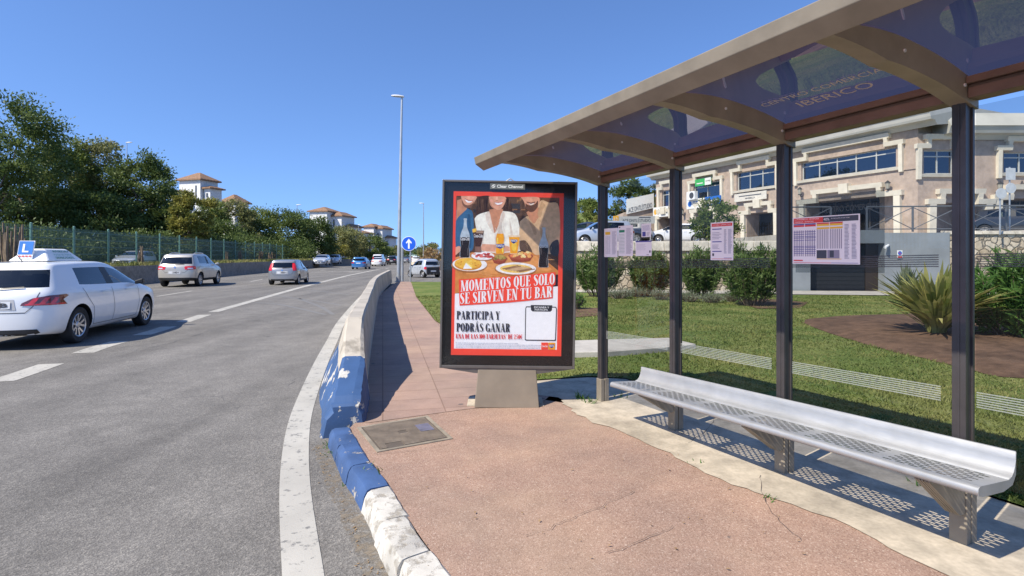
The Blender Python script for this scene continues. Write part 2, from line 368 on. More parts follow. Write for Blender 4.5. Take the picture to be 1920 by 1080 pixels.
sheet('wall_footway', [(1.5,24.75),(24,22.85),(30,22.7),(30,20.9),(14,21.1),(2,23.0)], .045, M['path'])

# lane markings
mk = MB()
lane = [(-5.3,1.5),(-6.84,7.94),(-7.42,10.1),(-7.8,12.3),(-8.35,14.7),(-8.75,16.4),(-11.0,29),(-13.7,46.5),(-15.8,63.8),(-17.5,90),(-17.5,140)]
def lane_x(Y, L=lane):
    for a, c in zip(L, L[1:]):
        if a[1] <= Y <= c[1]: return a[0]+(c[0]-a[0])*(Y-a[1])/(c[1]-a[1])
    return L[-1][0]
mk = MB()
for a, c in ((1.8,3.0),(4.3,5.6),(7.3,8.5),(9.45,10.75),(11.6,13.0),(13.9,15.6)):
    ribbon(mk, [(lane_x(a+(c-a)*i/4), a+(c-a)*i/4) for i in range(5)], RZ+.004, .34)
ribbon(mk, [(lane_x(16.4+i), 16.4+i) for i in range(0,52)], RZ+.004, .30)
for k in range(5): ribbon(mk, [(lane_x(72+k*9), 72+k*9),(lane_x(76+k*9), 76+k*9)], RZ+.004, .22)
struct(mk.build('lane_marking', M['line']))
l2 = [(-12.2,10),(-14.4,22.7),(-15.0,26.1),(-16.75,35.9),(-17.7,40),(-20.5,56),(-23.5,80),(-24.5,120)]
mk = MB()
for a in (10.5, 22.7, 35.9, 49, 62, 75, 88): ribbon(mk, [(lane_x(a,l2),a),(lane_x(a+3.6,l2),a+3.6)], RZ+.004, .14)
a = gp(640,509.5,RZ); ribbon(mk, [(a.x-2.6,a.y-1.5),(a.x+.9,a.y+1.5)], RZ+.004, .5); ribbon(mk, [(a.x+.9,a.y-1.2),(a.x+1.9,a.y+.4)], RZ+.004, .9)
struct(mk.build('lane_dash', M['line']))
edge = smooth_path([(.55,.2),(-.25,1.4),(-.75,2.15),(-1.07,2.87),(-1.59,4.1),(-2.05,5.38),(-2.41,6.62),(-2.93,8.6),(-3.47,10.8),(-4.33,14.35),(-5.9,21.9),(-7.7,31),(-8.3,36)], 8)
mk = MB(); ribbon(mk, edge, RZ+.004, [.185+.025*min(1,p.y/5) for p in edge]); struct(mk.build('edge_line', M['line']))
mk = MB()
for q in ([(478,567),(530,572),(610,590)], [(500,552),(560,560),(640,572)], [(540,541),(600,546),(655,553)], [(590,534),(650,540)], [(560,560),(600,575),(625,590)]):
    ribbon(mk, smooth_path([gp(x,y,RZ).xy for x,y in q], 5), RZ+.003, .13)
struct(mk.build('scuff_mark', m_line('scuff', (.25,.245,.23), .80)))

mk = MB(); rc = random.Random(6)
for q in ([(0,693),(110,672),(240,660),(330,640),(420,612)],):
    p = smooth_path([gp(x,y,RZ).xy for x,y in q], 9); p = [v+Vector((rc.gauss(0,.02), rc.gauss(0,.03))) for v in p]
    ribbon(mk, p, RZ+.003, [rc.uniform(.003,.010) for _ in p])
struct(mk.build('road_crack', M['black']))
# kerb in two colours, stone by stone
def kerb(name, s0, s1, mat, seed):
    rr = random.Random(seed); b = MB(); P = [p for p in kerb_in]; L = [0]
    for a, c in zip(P, P[1:]): L.append(L[-1]+(c-a).length)
    def at(s):
        for i in range(len(P)-1):
            if s <= L[i+1] or i == len(P)-2:
                t = (s-L[i])/(L[i+1]-L[i]); p = P[i]+(P[i+1]-P[i])*t; d = (P[i+1]-P[i]).normalized(); return p, Vector((d.y,-d.x))
    s = s0
    while s < s1-.02:
        e = min(s+rr.uniform(.42,.56), s1); rows = []
        j = rr.uniform(-.008,.008); h = rr.uniform(-.004,.006)
        ns = 7
        for i in range(ns):
            u = s+.004+(e-s-.008)*i/(ns-1); p, nn = at(u); row = []
            for wv, z in ((-.0,-.1),(0,.004),(.012,.014),(.125,.012),(.15,.002),(.17,-.03),(.188,-.13)):
                q = p+nn*(wv+j+rr.uniform(-.005,.005)); row.append((q.x, q.y, z+(h if z > -.08 else 0)+rr.uniform(-.004,.004)))
            rows.append(row)
        b.grid([list(r) for r in rows]); b.poly(rows[0]); b.poly(list(reversed(rows[-1])))
        s = e
    return struct(b.build(name, mat, smooth=True, angle=28))
kl = sum((c-a).length for a, c in zip(kerb_in, kerb_in[1:]))
kerb('blue_kerb', 0, 1.43, M['bluekerb'], 3); kerb('white_kerb', 1.43, kl, M['whitekerb'], 4)
# gutter dirt and weeds beside the kerb
mk = MB(); ribbon(mk, [(p.x-.23, p.y-.09) for p in kerb_in[:30]], RZ+.002, [.10+.05*random.random() for _ in kerb_in[:30]])
gm, gt, gb = newmat('gutter_grit'); gb.inputs['Base Color'].default_value = (.23,.19,.14,1); gb.inputs['Roughness'].default_value = .95
gtr = N(gt, 'ShaderNodeBsdfTransparent'); gms = N(gt, 'ShaderNodeMixShader'); gt.links.new(ramp(gt, noise(gt, coords(gt), 16, 8, .75), [(.46, 0), (.60, .85)]), gms.inputs[0]); gt.links.new(gtr.outputs[0], gms.inputs[1]); gt.links.new(gb.outputs[0], gms.inputs[2]); gt.links.new(gms.outputs[0], gt.nodes['Material Output'].inputs[0])
struct(mk.build('gutter_dirt', gm))
mk = MB(); rj = random.Random(15)
for q in ([(985,1003),(1060,975),(1100,958),(1190,920)], [(1140,1035),(1230,1000),(1265,985)], [(700,850),(790,842),(842,830)], [(1500,1010),(1440,950),(1425,890)], [(1290,830),(1330,800),(1345,770)]):
    p = smooth_path([gp(x,y,.012).xy for x,y in q], 7); p = [v+Vector((rj.gauss(0,.006), rj.gauss(0,.006))) for v in p]
    ribbon(mk, p, .0105, [rj.uniform(.001,.0045) for _ in p])
struct(mk.build('pavement_crack', plain('crack_dirt', (.10,.075,.06), .9)))

# ================================================================ CONCRETE BARRIER
def barrier():
    root = thing('concrete_barrier', 'long curved concrete barrier with peeling blue nose beside the red footpath', 'barrier', (0,0,0))
    path = smooth_path(bar_R, 14); rr = random.Random(5)
    prof = [(0,-.02),(.008,.10),(.018,.24),(.035,.50),(.052,.745),(.075,.78),(.235,.78),(.262,.75),(.345,.45),(.42,.22),(.49,.06),(.58,-.14)]
    def hgt(Y):
        K = [(5.1,.15),(5.22,.23),(5.5,.30),(6.0,.40),(6.45,.575),(6.8,.715),(6.95,.77),(9.1,.77),(40,.72)]
        for a, c in zip(K, K[1:]):
            if Y <= c[1] if False else Y <= c[0]: return a[1]+(c[1]-a[1])*max(0,(Y-a[0]))/(c[0]-a[0])
        return .72
    def row(p, d, extra=0):
        n = Vector((-d.y, d.x)); H = hgt(p.y)+extra; f = H/.78; r = []
        nose = max(0, min(1, (6.9-p.y)/1.7))
        for w_, z in prof:
            zz = z if z < .05 else .05+(z-.05)*(H-.05)/.73
            wd = .42+.16*min(1,(p.y-5.2)/1.7)+.06*max(0,min(1,(p.y-6.9)/1.7))-.06*max(0,min(1,(p.y-9)/5)); ww = w_ if w_ < .27 else .262+(w_-.262)*(wd-.262)/.318
            if .06 < w_ < .27: ww = w_+.05*nose
            q = p+n*ww; a = .003+.004*nose
            r.append((q.x+rr.uniform(-a,a), q.y, zz+rr.uniform(-a,a)*.6))
        return r
    def span(y0, y1, step, extra=0):
        rows = []; y = y0
        while True:
            for a, c in zip(path, path[1:]):
                if a.y <= y <= c.y or c is path[-1]:
                    t = (y-a.y)/(c.y-a.y); p = a+(c-a)*t; d = (c-a).normalized(); break
            rows.append(row(p, d, extra))
            if y >= y1-1e-6: break
            y = min(y+step, y1)
        return rows
    def put(b, rows, mi_of=None, cap0=True, cap1=True):
        for i in range(len(rows)-1):
            for j in range(len(prof)-1):
                b.add([rows[i][j], rows[i][j+1], rows[i+1][j+1], rows[i+1][j]], [(0,1,2,3)], mi_of(i,j,rows) if mi_of else 0)
        if cap0: b.poly(list(reversed(rows[0])), 1 if mi_of else 0)
        if cap1: b.poly(rows[-1], 0)
    b = MB()
    sidefn = lambda i, j, r: 1 if (j >= 8 and r[i][0][1] < 9.2) else 0
    put(b, span(6.1, 6.95, .12), sidefn); put(b, span(6.955, 9.19, .25, -.012), sidefn); put(b, span(9.195, 33, .8, -.035), sidefn)
    m0 = m_chipped('barrier_paint', (.43,.385,.315), (.30,.265,.21), .53, .66, 2.6)
    b.build('barrier_body', [m0, M['bluepaint']], root, True, angle=35)
    b = MB(); rows = span(5.16, 6.098, .06)
    tip = [[(x+(rows[0][5][0]-x)*f, y-dy, z if z < 0 else z*(1-f*1.1)) for x,y,z in rows[0]] for f, dy in ((.16,.045),(.06,.025))]
    put(b, tip+rows, lambda i,j,r: 0); b.m = [0]*len(b.m)
    b.build('barrier_nose', M['bluepaint'], root, True, angle=75)
barrier()

# second short barrier by the side road
def low_barrier():
    root = thing('concrete_barrier', 'pale rounded barrier end beyond the blue arrow sign, beside the small silver car', 'barrier')
    b = MB(); pts = smooth_path([(-8.3,50.5),(-9.3,52.5),(-9.6,56),(-9.2,63),(-8.2,74),(-6.5,92)], 6); rows = []
    for i, p in enumerate(pts):
        d = (pts[min(i+1,len(pts)-1)]-pts[max(i-1,0)]).normalized(); n = Vector((-d.y, d.x))
        f = min(1, .45+i*.1); rows.append([(*(p+n*w_), z) for w_, z in ((-.3,-.14),(-.22,.25),(-.12,.95*f),(.12,.95*f),(.22,.25),(.3,-.14))])
    b.grid(rows); b.poly(list(reversed(rows[0]))); b.poly(rows[-1])
    b.build('barrier_body', plain('sandy_concrete', (.55,.46,.33), .85, vs=.8, space='world'), root)
low_barrier()

# ================================================================ BUS SHELTER
SA = math.atan2(-.893, .449); PT = 1.077; SX, SY = .95, 5.87; NB = 5
sh = thing('bus_shelter', 'bus shelter with purple tinted curved roof and glass back wall', 'bus shelter', (SX,SY,0), SA)
zd = lambda x: .0205*x
M['post'] = plain('anodised_dark', (.065,.058,.058), .38, .35, .15, 8)
M['beige'] = plain('beige_powder_coat', (.25,.215,.165), .5, .15, .15, 7, bumps=.05)
M['beige2'] = plain('beige_roof_frame', (.255,.215,.16), .5, .1, .18, 5, bumps=.05)
M['brown'] = plain('brown_rail', (.125,.08,.062), .45, .1, .2, 6)
M['purple'] = glassmat('purple_polycarbonate', (.225,.15,.16), 1.5, 2.3, .02, (.80,.76,.85))
M['glass'] = glassmat('clear_glass', (.74,.755,.75), 1.45, .5)
def film(name, col, a):
    m, nt, b = newmat(name); b.inputs['Base Color'].default_value = (*col, 1); b.inputs['Roughness'].default_value = .5; t = N(nt, 'ShaderNodeBsdfTransparent'); ms = N(nt, 'ShaderNodeMixShader'); ms.inputs[0].default_value = a
    nt.links.new(t.outputs[0], ms.inputs[1]); nt.links.new(b.outputs[0], ms.inputs[2]); nt.links.new(ms.outputs[0], nt.nodes['Material Output'].inputs[0]); return m
def rooftop(w_):
    K = [(-.10,2.37),(.0,2.395),(.3,2.465),(.7,2.51),(1.05,2.49),(1.37,2.42)]
    p = smooth_path([Vector(k) for k in K], 6)
    for a, c in zip(p, p[1:]):
        if a.x <= w_ <= c.x: return a.y+(c.y-a.y)*(w_-a.x)/(c.x-a.x)
    return K[0][1] if w_ < 0 else K[-1][1]
for k in range(NB):
    x = k*PT; b = MB(); zt = 2.27+zd(x)
    # post: a front flange, a web and a back flange with grooves
    b.box(x-.032,x+.032,-.042,-.022,.22,zt); b.box(x-.026,x+.026,-.022,.024,.22,zt); b.box(x-.036,x+.036,.024,.043,.22,zt)
    b.box(x-.006,x+.006,-.046,-.042,.22,zt)
    p = b.build('post', M['post'], sh, bevel=.004)
    b = MB(); hs = .24 if k == 0 else .36
    b.box(x-.042,x+.042,-.050,-.010,-.02,hs); b.box(x-.042,x+.042,.0,.052,-.02,hs); b.box(x-.034,x+.034,-.010,0,-.02,hs-.01)
    b.build('post_sleeve', M['beige'], p, bevel=.004)
    # bracket head and curved rib
    b = MB()
    b.hexa([(x-.03,-.05,zt-.002),(x+.03,-.05,zt-.002),(x+.03,.05,zt-.002),(x-.03,.05,zt-.002)], [(x-.045,-.10,zt+.10),(x+.045,-.10,zt+.10),(x+.045,.05,zt+.10),(x-.045,.05,zt+.10)])
    b.build('post_head', M['post'], p, bevel=.004)
    b = MB(); rows = []
    for i in range(25):
        w_ = -.06+1.30*i/24; t = rooftop(w_)-.012+zd(x); th = .135 if w_ < .75 else .135-.105*((w_-.75)/.49)
        rows.append([(x-.045,-w_,t-th),(x+.045,-w_,t-th),(x+.045,-w_,t),(x-.045,-w_,t),(x-.045,-w_,t-th)])
    b.grid(rows); b.poly(rows[0][:4]); b.poly(list(reversed(rows[-1][:4])))
    rib = b.build('roof_rib', M['beige2'], sh)
    for w_ in (.08,.62):
        b = MB(); b.cyl((x+.045,-w_,rooftop(w_)-.075+zd(x)),(x+.050,-w_,rooftop(w_)-.075+zd(x)),.009,n=10); b.build('bolt', M['palegrey'], rib)
LEN = (NB-1)*PT
def sl3(x, y, z): return (x, y, z+zd(x))
for k in range(NB-1):
    x0, x1 = k*PT+.001, (k+1)*PT-.001
    b = MB()
    b.grid([[sl3(x0+(x1-x0)*j/6, -(-.06+1.38*i/24), rooftop(-.06+1.38*i/24)-.0095+.0012*math.sin(k*2+j*1.1+i*.5)) for j in range(7)] for i in range(25)])
    b.build('roof_sheet', M['purple'], sh, True)
    x0, x1 = k*PT+.055, (k+1)*PT-.055
    b = MB(); b.add([sl3(x0,.01,.27),sl3(x1,.01,.27),sl3(x1,.01,2.24),sl3(x0,.01,2.24)], [(0,1,2,3)])
    g = b.build('glass_panel', M['glass'], sh)
    if k == 2:
        b = MB(); b.add([sl3(x0+.03,.006,1.36),sl3(x0+.62,.006,1.36),sl3(x0+.62,.006,1.86),sl3(x0+.03,.006,1.86)], [(0,1,2,3)])
        b.build('frosted_backing', glassmat('frosted_film', (.50,.53,.55), 1.3, 1.2, .35), g)
    b = MB()
    for i in range(6): b.add([sl3(x0+.005,.003,1.395+i*.0125),sl3(x1-.06,.003,1.395+i*.0125),sl3(x1-.06,.003,1.4025+i*.0125),sl3(x0+.005,.003,1.4025+i*.0125)], [(0,1,2,3)])
    b.build('dark_stripes', film('dark_stripe_film', (.05,.05,.055), .75), g)
    b = MB()
    for i in range(7): b.add([sl3(x0+.005,.003,.66+i*.0125),sl3(x1-.05,.003,.66+i*.0125),sl3(x1-.05,.003,.6665+i*.0125),sl3(x0+.005,.003,.6665+i*.0125)], [(0,1,2,3)])
    b.build('pale_stripes', film('pale_stripe_film', (.40,.42,.40), .48), g)
b = MB()   # front edge beam: hollow-looking aluminium extrusion
sec = [(-1.25,-.055),(-1.30,-.085),(-1.385,-.03),(-1.40,.035),(-1.36,.045),(-1.28,.02)]
b.grid([[sl3(x, y, rooftop(1.32)+z) for y, z in sec+sec[:1]] for x in (-.14, LEN+.14)])
b.poly([sl3(-.14, y, rooftop(1.32)+z) for y, z in reversed(sec)]); b.poly([sl3(LEN+.14, y, rooftop(1.32)+z) for y, z in sec])
b.build('front_beam', M['beige2'], sh, bevel=.004)
b = MB()
for k in range(NB-1):
    x0, x1 = k*PT+.047, (k+1)*PT-.047
    b.hexa([sl3(x0,-.055,2.275),sl3(x1,-.055,2.275),sl3(x1,.055,2.275),sl3(x0,.055,2.275)], [sl3(x0,-.055,2.345),sl3(x1,-.055,2.345),sl3(x1,.055,2.345),sl3(x0,.055,2.345)])
    b.hexa([sl3(x0,-.075,2.347),sl3(x1,-.075,2.347),sl3(x1,.055,2.347),sl3(x0,.055,2.347)], [sl3(x0,-.075,2.385),sl3(x1,-.075,2.385),sl3(x1,.055,2.385),sl3(x0,.055,2.385)])
b.build('back_rail', M['brown'], sh, bevel=.004)

def text_mesh(txt, size, align='LEFT', xs=1.0, off=0.0, spacing=1.0):
    cu = bpy.data.curves.new('t', 'FONT'); cu.body = txt; cu.size = size; cu.align_x = align; cu.offset = off; cu.space_character = spacing; cu.resolution_u = 3
    o = bpy.data.objects.new('t', cu); C.objects.link(o)
    dg = bpy.context.evaluated_depsgraph_get(); me = bpy.data.meshes.new_from_object(o.evaluated_get(dg))
    vs = [(v.co.x*xs, v.co.y) for v in me.vertices]; fs = [tuple(p.vertices) for p in me.polygons]
    bpy.data.objects.remove(o); bpy.data.curves.remove(cu); bpy.data.meshes.remove(me)
    return vs, fs
def put_text(b, txt, size, fn, align='LEFT', xs=1.0, mi=0, off=0.0, width=None, height=None, spacing=1.0):
    "fn maps (u, v) in metres to a 3-D point"
    vs, fs = text_mesh(txt, size, align, xs, off, spacing)
    if width:
        x0 = min(p[0] for p in vs); x1 = max(p[0] for p in vs); y0 = min(p[1] for p in vs); y1 = max(p[1] for p in vs)
        sx = width/(x1-x0); sy = (height/(y1-y0)) if height else sx
        vs = [((p[0]-x0)*sx, (p[1]-max(y0, 0) if not height else p[1]-y0)*sy) for p in vs]
    b.add([fn(*p) for p in vs], fs, mi)
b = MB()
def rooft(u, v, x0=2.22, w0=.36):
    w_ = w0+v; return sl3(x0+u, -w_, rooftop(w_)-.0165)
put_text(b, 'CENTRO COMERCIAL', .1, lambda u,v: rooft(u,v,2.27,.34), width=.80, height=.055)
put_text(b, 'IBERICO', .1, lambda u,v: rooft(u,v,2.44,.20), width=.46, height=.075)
b.build('reflected_lettering', plain('painted_reflection', (.50,.44,.42), .6), sh)  # reflection of the building's sign, painted as pale letters under the roof sheet

# ---------------------------------------------------------------- notices on the glass
def onglass(px, py, off=.004):
    k = (px-960)/F; q = (HOR-py)/F
    Y = (off-.893*SX-.45*SY)/(-.893*k-.45); return Vector((k*Y, Y, CH+q*Y))
ci, si = math.cos(-SA), math.sin(-SA)
def toloc(p): 
    x, y = p.x-SX, p.y-SY; return (ci*x-si*y, si*x+ci*y, p.z)
M['paper'] = plain('notice_paper', (.74,.72,.73), .6, var=.02); M['ink'] = plain('grey_ink', (.24,.23,.30), .7, var=.02)
M['inkred'] = plain('red_ink', (.62,.05,.05), .6, var=.02); M['inkblue'] = plain('blue_ink', (.07,.07,.28), .6, var=.02)
M['inkyellow'] = plain('yellow_ink', (.75,.45,.03), .6, var=.02); M['inkgreen'] = plain('green_ink', (.02,.22,.12), .6, var=.02); M['inkdark'] = plain('dark_ink', (.05,.06,.08), .6, var=.02)
PAPER = [M['paper'], M['ink'], M['inkred'], M['inkblue'], M['inkyellow'], M['inkgreen'], M['inkdark']]
def notice(tl, br, label, fill):
    a = toloc(onglass(*tl)); c = toloc(onglass(*br)); W = c[0]-a[0]; H = a[2]-c[2]; tilt = zd(W)
    o = thing('notice_sheet', label, 'notice', (0,0,0), 0, 'notices taped to the shelter glass')
    o.location = (SX, SY, 0); o.rotation_euler = (0,0,SA)
    b = MB(); P = lambda u, v, y=-.0: (a[0]+u*W, -.018+y, c[2]+v*H)
    b.hexa([P(0,0,0),P(1,0,0),P(1,0,.0012),P(0,0,.0012)], [P(0,1,0),P(1,1,0),P(1,1,.0012),P(0,1,.0012)], 0)
    b.build('paper', PAPER[:1], o)
    q = MB(); lay = [0]
    def rect(u0, v0, u1, v1, mi): lay[0] += 1; y = -.0006-lay[0]*.00001; q.add([P(u0,v0,y),P(u1,v0,y),P(u1,v1,y),P(u0,v1,y)], [(0,1,2,3)], mi)
    fill(rect, lambda t, u, v, wd, hd, mi: put_text(q, t, .1, lambda x, y: P(u+x/W, v+y/H, -.0011), width=wd*W, height=hd*H, mi=mi))
    q.build('print', PAPER, o)
def rows_(rect, u0, u1, v0, v1, n, mi, cols=1, gap=.3, seed=1, ragged=True):
    rr = random.Random(seed)
    for i in range(n):
        v = v1-(v1-v0)*(i+1)/n
        for c in range(cols):
            a = u0+(u1-u0)*c/cols; e = u0+(u1-u0)*(c+1-(.18 if cols > 1 else 0))/cols
            if ragged: e = a+(e-a)*rr.uniform(.7,1)
            rect(a, v, e, v+(v1-v0)/n*gap, mi)
def f1(rect, text):
    rect(.08,.78,.46,.88,4); rows_(rect,.1,.5,.12,.74,18,1,3,.25,1); rows_(rect,.6,.92,.1,.9,30,1,1,.3,2)
def f2(rect, text):
    rect(.06,.78,.44,.86,5); rect(.06,.93,.14,.97,6); rows_(rect,.06,.44,.1,.76,14,5,1,.16,3,False); rows_(rect,.55,.95,.08,.92,32,1,1,.35,4)
def f3(rect, text): rows_(rect,.1,.9,.5,.9,5,3,1,.25,5); rect(.1,.06,.45,.4,3); rows_(rect,.55,.9,.1,.4,5,1,1,.3,6)
def f4(rect, text): rect(0,.92,1,1,3); rows_(rect,.08,.75,.4,.82,6,1,1,.12,7); rect(.86,.22,.94,.36,6); rect(.7,.07,.84,.1,6)
def f5(rect, text):
    rect(.05,.89,.96,.97,2); text('L-79 MARBELLA - ESTEPONA - CADIZ',.1,.915,.8,.03,0)
    for v in (.81,.475,.22): rect(.08,v,.5,v+.025,3)
    rows_(rect,.08,.5,.56,.76,5,1,1,.3,8); rows_(rect,.08,.42,.30,.43,4,1,1,.3,9); rect(.08,.11,.16,.18,6)
    rows_(rect,.6,.72,.18,.82,26,1,1,.4,10); rows_(rect,.78,.95,.18,.82,26,1,1,.4,11); rect(.05,.03,.95,.04,2); rect(.6,.055,.95,.065,3)
def f6(rect, text):
    rect(.02,.87,.48,.98,2); rect(.48,.87,.98,.98,6); text('L-79 MARBELLA - ESTEPONA',.04,.94,.38,.03,0); text('MARBELLA - ESTEPONA',.04,.89,.3,.025,0); text('40%',.49,.9,.085,.055,0); text('de descuento en tus viajes',.6,.925,.26,.025,0)
    for u, m2, m3 in ((.02,3,2),(.2,3,2),(.385,2,4),(.58,2,4)):
        wd = .17 if u < .3 else .185
        rect(u,.835,u+wd,.86,3 if u < .3 else 2); rect(u,.795,u+wd,.832,m3)
        if u > .3: rect(u,.73,u+wd,.765,4)
        for c in range(7 if u > .3 else 6): rect(u+wd*(c+.15)/(7 if u > .3 else 6), .32 if u > .3 else .16, u+wd*(c+.6)/(7 if u > .3 else 6), .72, 1)
        if u < .3:
            for v in (.68,.63,.58,.55,.50,.37,.34,.30,.26,.22): rect(u,v,u+wd,v+.010,3)
    rect(.385,.12,.535,.29,6); rect(.545,.12,.72,.29,1); rect(.58,.14,.64,.28,6); rect(.385,.10,.75,.112,4)
    rows_(rect,.79,.86,.12,.82,26,1,1,.4,12); rows_(rect,.89,.96,.12,.82,26,1,1,.4,13); rect(.02,.06,.17,.085,2); rect(.02,.022,.6,.03,2); rect(.6,.022,.98,.03,3)
notice((1135,429),(1160,482),'narrow white timetable with a yellow tag, leftmost on the shelter glass',f1)
notice((1161.5,424),(1189,480),'white timetable with a dark green tag, second from left on the glass',f2)
notice((1205,420),(1223,444),'small upper notice with purple text, above the blue-topped sheet',f3)
notice((1194,452),(1224,480),'white sheet with a blue top edge, under the small purple notice',f4)
notice((1335,418),(1377.5,488),'upright timetable with a red heading bar, alone in its glass bay',f5)
notice((1489,409),(1615.5,496),'wide timetable with red and dark headings and yellow table rows',f6)
# ================================================================ BENCH
def bench():
    root = thing('bench', 'long perforated steel bench on beige brackets along the shelter', 'bench', (SX,SY,0), SA)
    st = m_brushed('brushed_steel', (.40,.405,.405), .48, .55, (2,40,40))
    a0, a1 = .71, 3.485; zz = lambda x: .028*x-.078
    W0, W1 = .145, .405                     # flat part, measured out from the post line
    b = MB(); q = lambda x, w_, z: (x, -w_, z+zz(x))
    zf = lambda w_: .425+.018*(w_-W0)/(W1-W0)
    nr = 9; rh = (W1-W0-.02)/nr
    panels = 6; gap = .045; pw = ((a1-a0)-gap*(panels+1))/panels
    def quad(x0, x1, w0, w1):
        if x1-x0 > 1e-5 and w1-w0 > 1e-5: b.add([q(x0,w0,zf(w0)),q(x1,w0,zf(w0)),q(x1,w1,zf(w1)),q(x0,w1,zf(w1))], [(0,1,2,3)])
    quad(a0, a1, W0, W0+.01); quad(a0, a1, W1-.01, W1)
    for p in range(panels):
        x0 = a0+gap+p*(pw+gap); quad(x0-gap, x0, W0+.01, W1-.01)
        n = 6; cw = pw/(n+.5)
        for r in range(nr):
            w0 = W0+.01+r*rh; w1 = w0+rh; m = .27*rh; o = (r % 2)*cw*.5
            quad(x0, x0+pw, w0, w0+m); quad(x0, x0+pw, w1-m, w1); quad(x0, x0+o, w0+m, w1-m)
            for c in range(n):
                xs = x0+o+c*cw; hx0, hx1 = xs+cw*.12, xs+cw*.88; quad(xs, hx0, w0+m, w1-m); quad(hx1, xs+cw, w0+m, w1-m)
                k = (w1-w0-2*m)*.45
                for hx, sg in ((hx0,1),(hx1,-1)):   # rounded slot ends
                    for wa, wb in ((w0+m, w0+m+k), (w1-m, w1-m-k)):
                        b.add([q(hx,wa,zf(wa)), q(hx+sg*k,wa,zf(wa)), q(hx,wb,zf(wb))], [(0,1,2)])
            quad(x0+o+n*cw, x0+pw, w0+m, w1-m)
    quad(a1-gap, a1, W0+.01, W1-.01)
    seat = b.build('seat', st, root)
    # front roll and rising back with their turned edges, and end flanges
    pb = [(W0,.425),(.145,.4265),(.12,.436),(.10,.455),(.088,.48),(.080,.51),(.076,.548),(.070,.551),(.068,.543)]
    pf = [(W1,.443),(.418,.441),(.428,.432),(.431,.418),(.428,.402),(.418,.400)]
    b = MB(); b.grid([[q(x, w_, z) for w_, z in pb] for x in [a0+(a1-a0)*i/12 for i in range(13)]]); b.build('seat_back', st, root, True)
    b = MB(); b.grid([[q(x, w_, z) for w_, z in pf] for x in [a0+(a1-a0)*i/12 for i in range(13)]]); b.build('front_lip', st, root, True)
    for x in (a0, a1):
        b = MB(); top = list(reversed(pb[:7]))+pf[:5]
        low = [(.426,.400),(.39,.390),(.2,.378),(.11,.395),(.078,.44)]
        b.prism([q(x, w_, z) for w_, z in top+low], (.003 if x == a1 else -.003, 0, 0)); b.build('end_plate', st, root)
    for k in (1, 2, 3):
        b = MB(); x = k*PT
        for dx in (-.036,-.022,-.006,.010,.024):   # ribbed bracket wedge
            z0 = zz(x)
            b.prism([(x+dx,-.052,.17),(x+dx,-.052,.405+z0),(x+dx,-.385,.405+z0),(x+dx,-.385,.38+z0),(x+dx,-.10,.17)], (.011,0,0))
        b.box(x-.034,x+.034,-.375,-.052,.406+zz(x),.414+zz(x)); b.box(x-.028,x+.028,-.13,-.052,.20,.36)
        b.build('bracket', M['beige'], root)
bench()

# ================================================================ MANHOLE COVER
def manhole():
    root = thing('manhole_cover', 'square ribbed metal access cover in the red pavement near the barrier nose', 'manhole cover')
    c = [gp(x,y,.006) for x,y in [(677,802),(798,782),(841,821),(712,844)]]
    def at(u, v, z): p = c[0].lerp(c[1], u).lerp(c[3].lerp(c[2], u), v); return (p.x, p.y, z)
    rimm = M['conc']; met = plain('weathered_cover', (.27,.215,.155), .7, .1, .22, 9, space='world'); rim = m_concrete('cover_frame', (.30,.26,.20), .6, 20)
    b = MB()
    for u0,u1,v0,v1 in ((-.05,1.05,-.05,0),(-.05,1.05,1,1.05),(-.05,0,0,1),(1,1.05,0,1)):
        b.hexa([at(u0,v0,-.01),at(u1,v0,-.01),at(u1,v1,-.01),at(u0,v1,-.01)], [at(u0,v0,.008),at(u1,v0,.008),at(u1,v1,.008),at(u0,v1,.008)])
    b.build('frame', rim, root)
    b = MB(); b.hexa([at(.006,.006,-.01),at(.994,.006,-.01),at(.994,.994,-.01),at(.006,.994,-.01)], [at(.006,.006,.005),at(.994,.006,.005),at(.994,.994,.005),at(.006,.994,.005)])
    n = 24
    for i in range(n):
        v = .02+.96*(i+.2)/n; v1 = v+.96/n*.5
        for u0, u1 in (((.03,.97),) if not (9 < i < 13 or 19 < i < 26) else (((.03,.42),(.55,.97)) if i < 14 else ((.03,.12),(.36,.97)))):
            b.hexa([at(u0,v,.005),at(u1,v,.005),at(u1,v1,.005),at(u0,v1,.005)], [at(u0,v,.011),at(u1,v,.011),at(u1,v1,.011),at(u0,v1,.011)])
    b.m = [0]*6+[1]*(len(b.f)-6); b.build('cover_plate', [plain('cover_groove', (.10,.08,.06), .8), met], root)
    b = MB(); b.poly([at(.72,.30,.0125),at(.93,.30,.0125),at(.93,.62,.0125),at(.72,.60,.0125)]); b.build('blue_patch', plain('faded_blue', (.13,.125,.17), .8, var=.3, vs=12), root)
manhole()
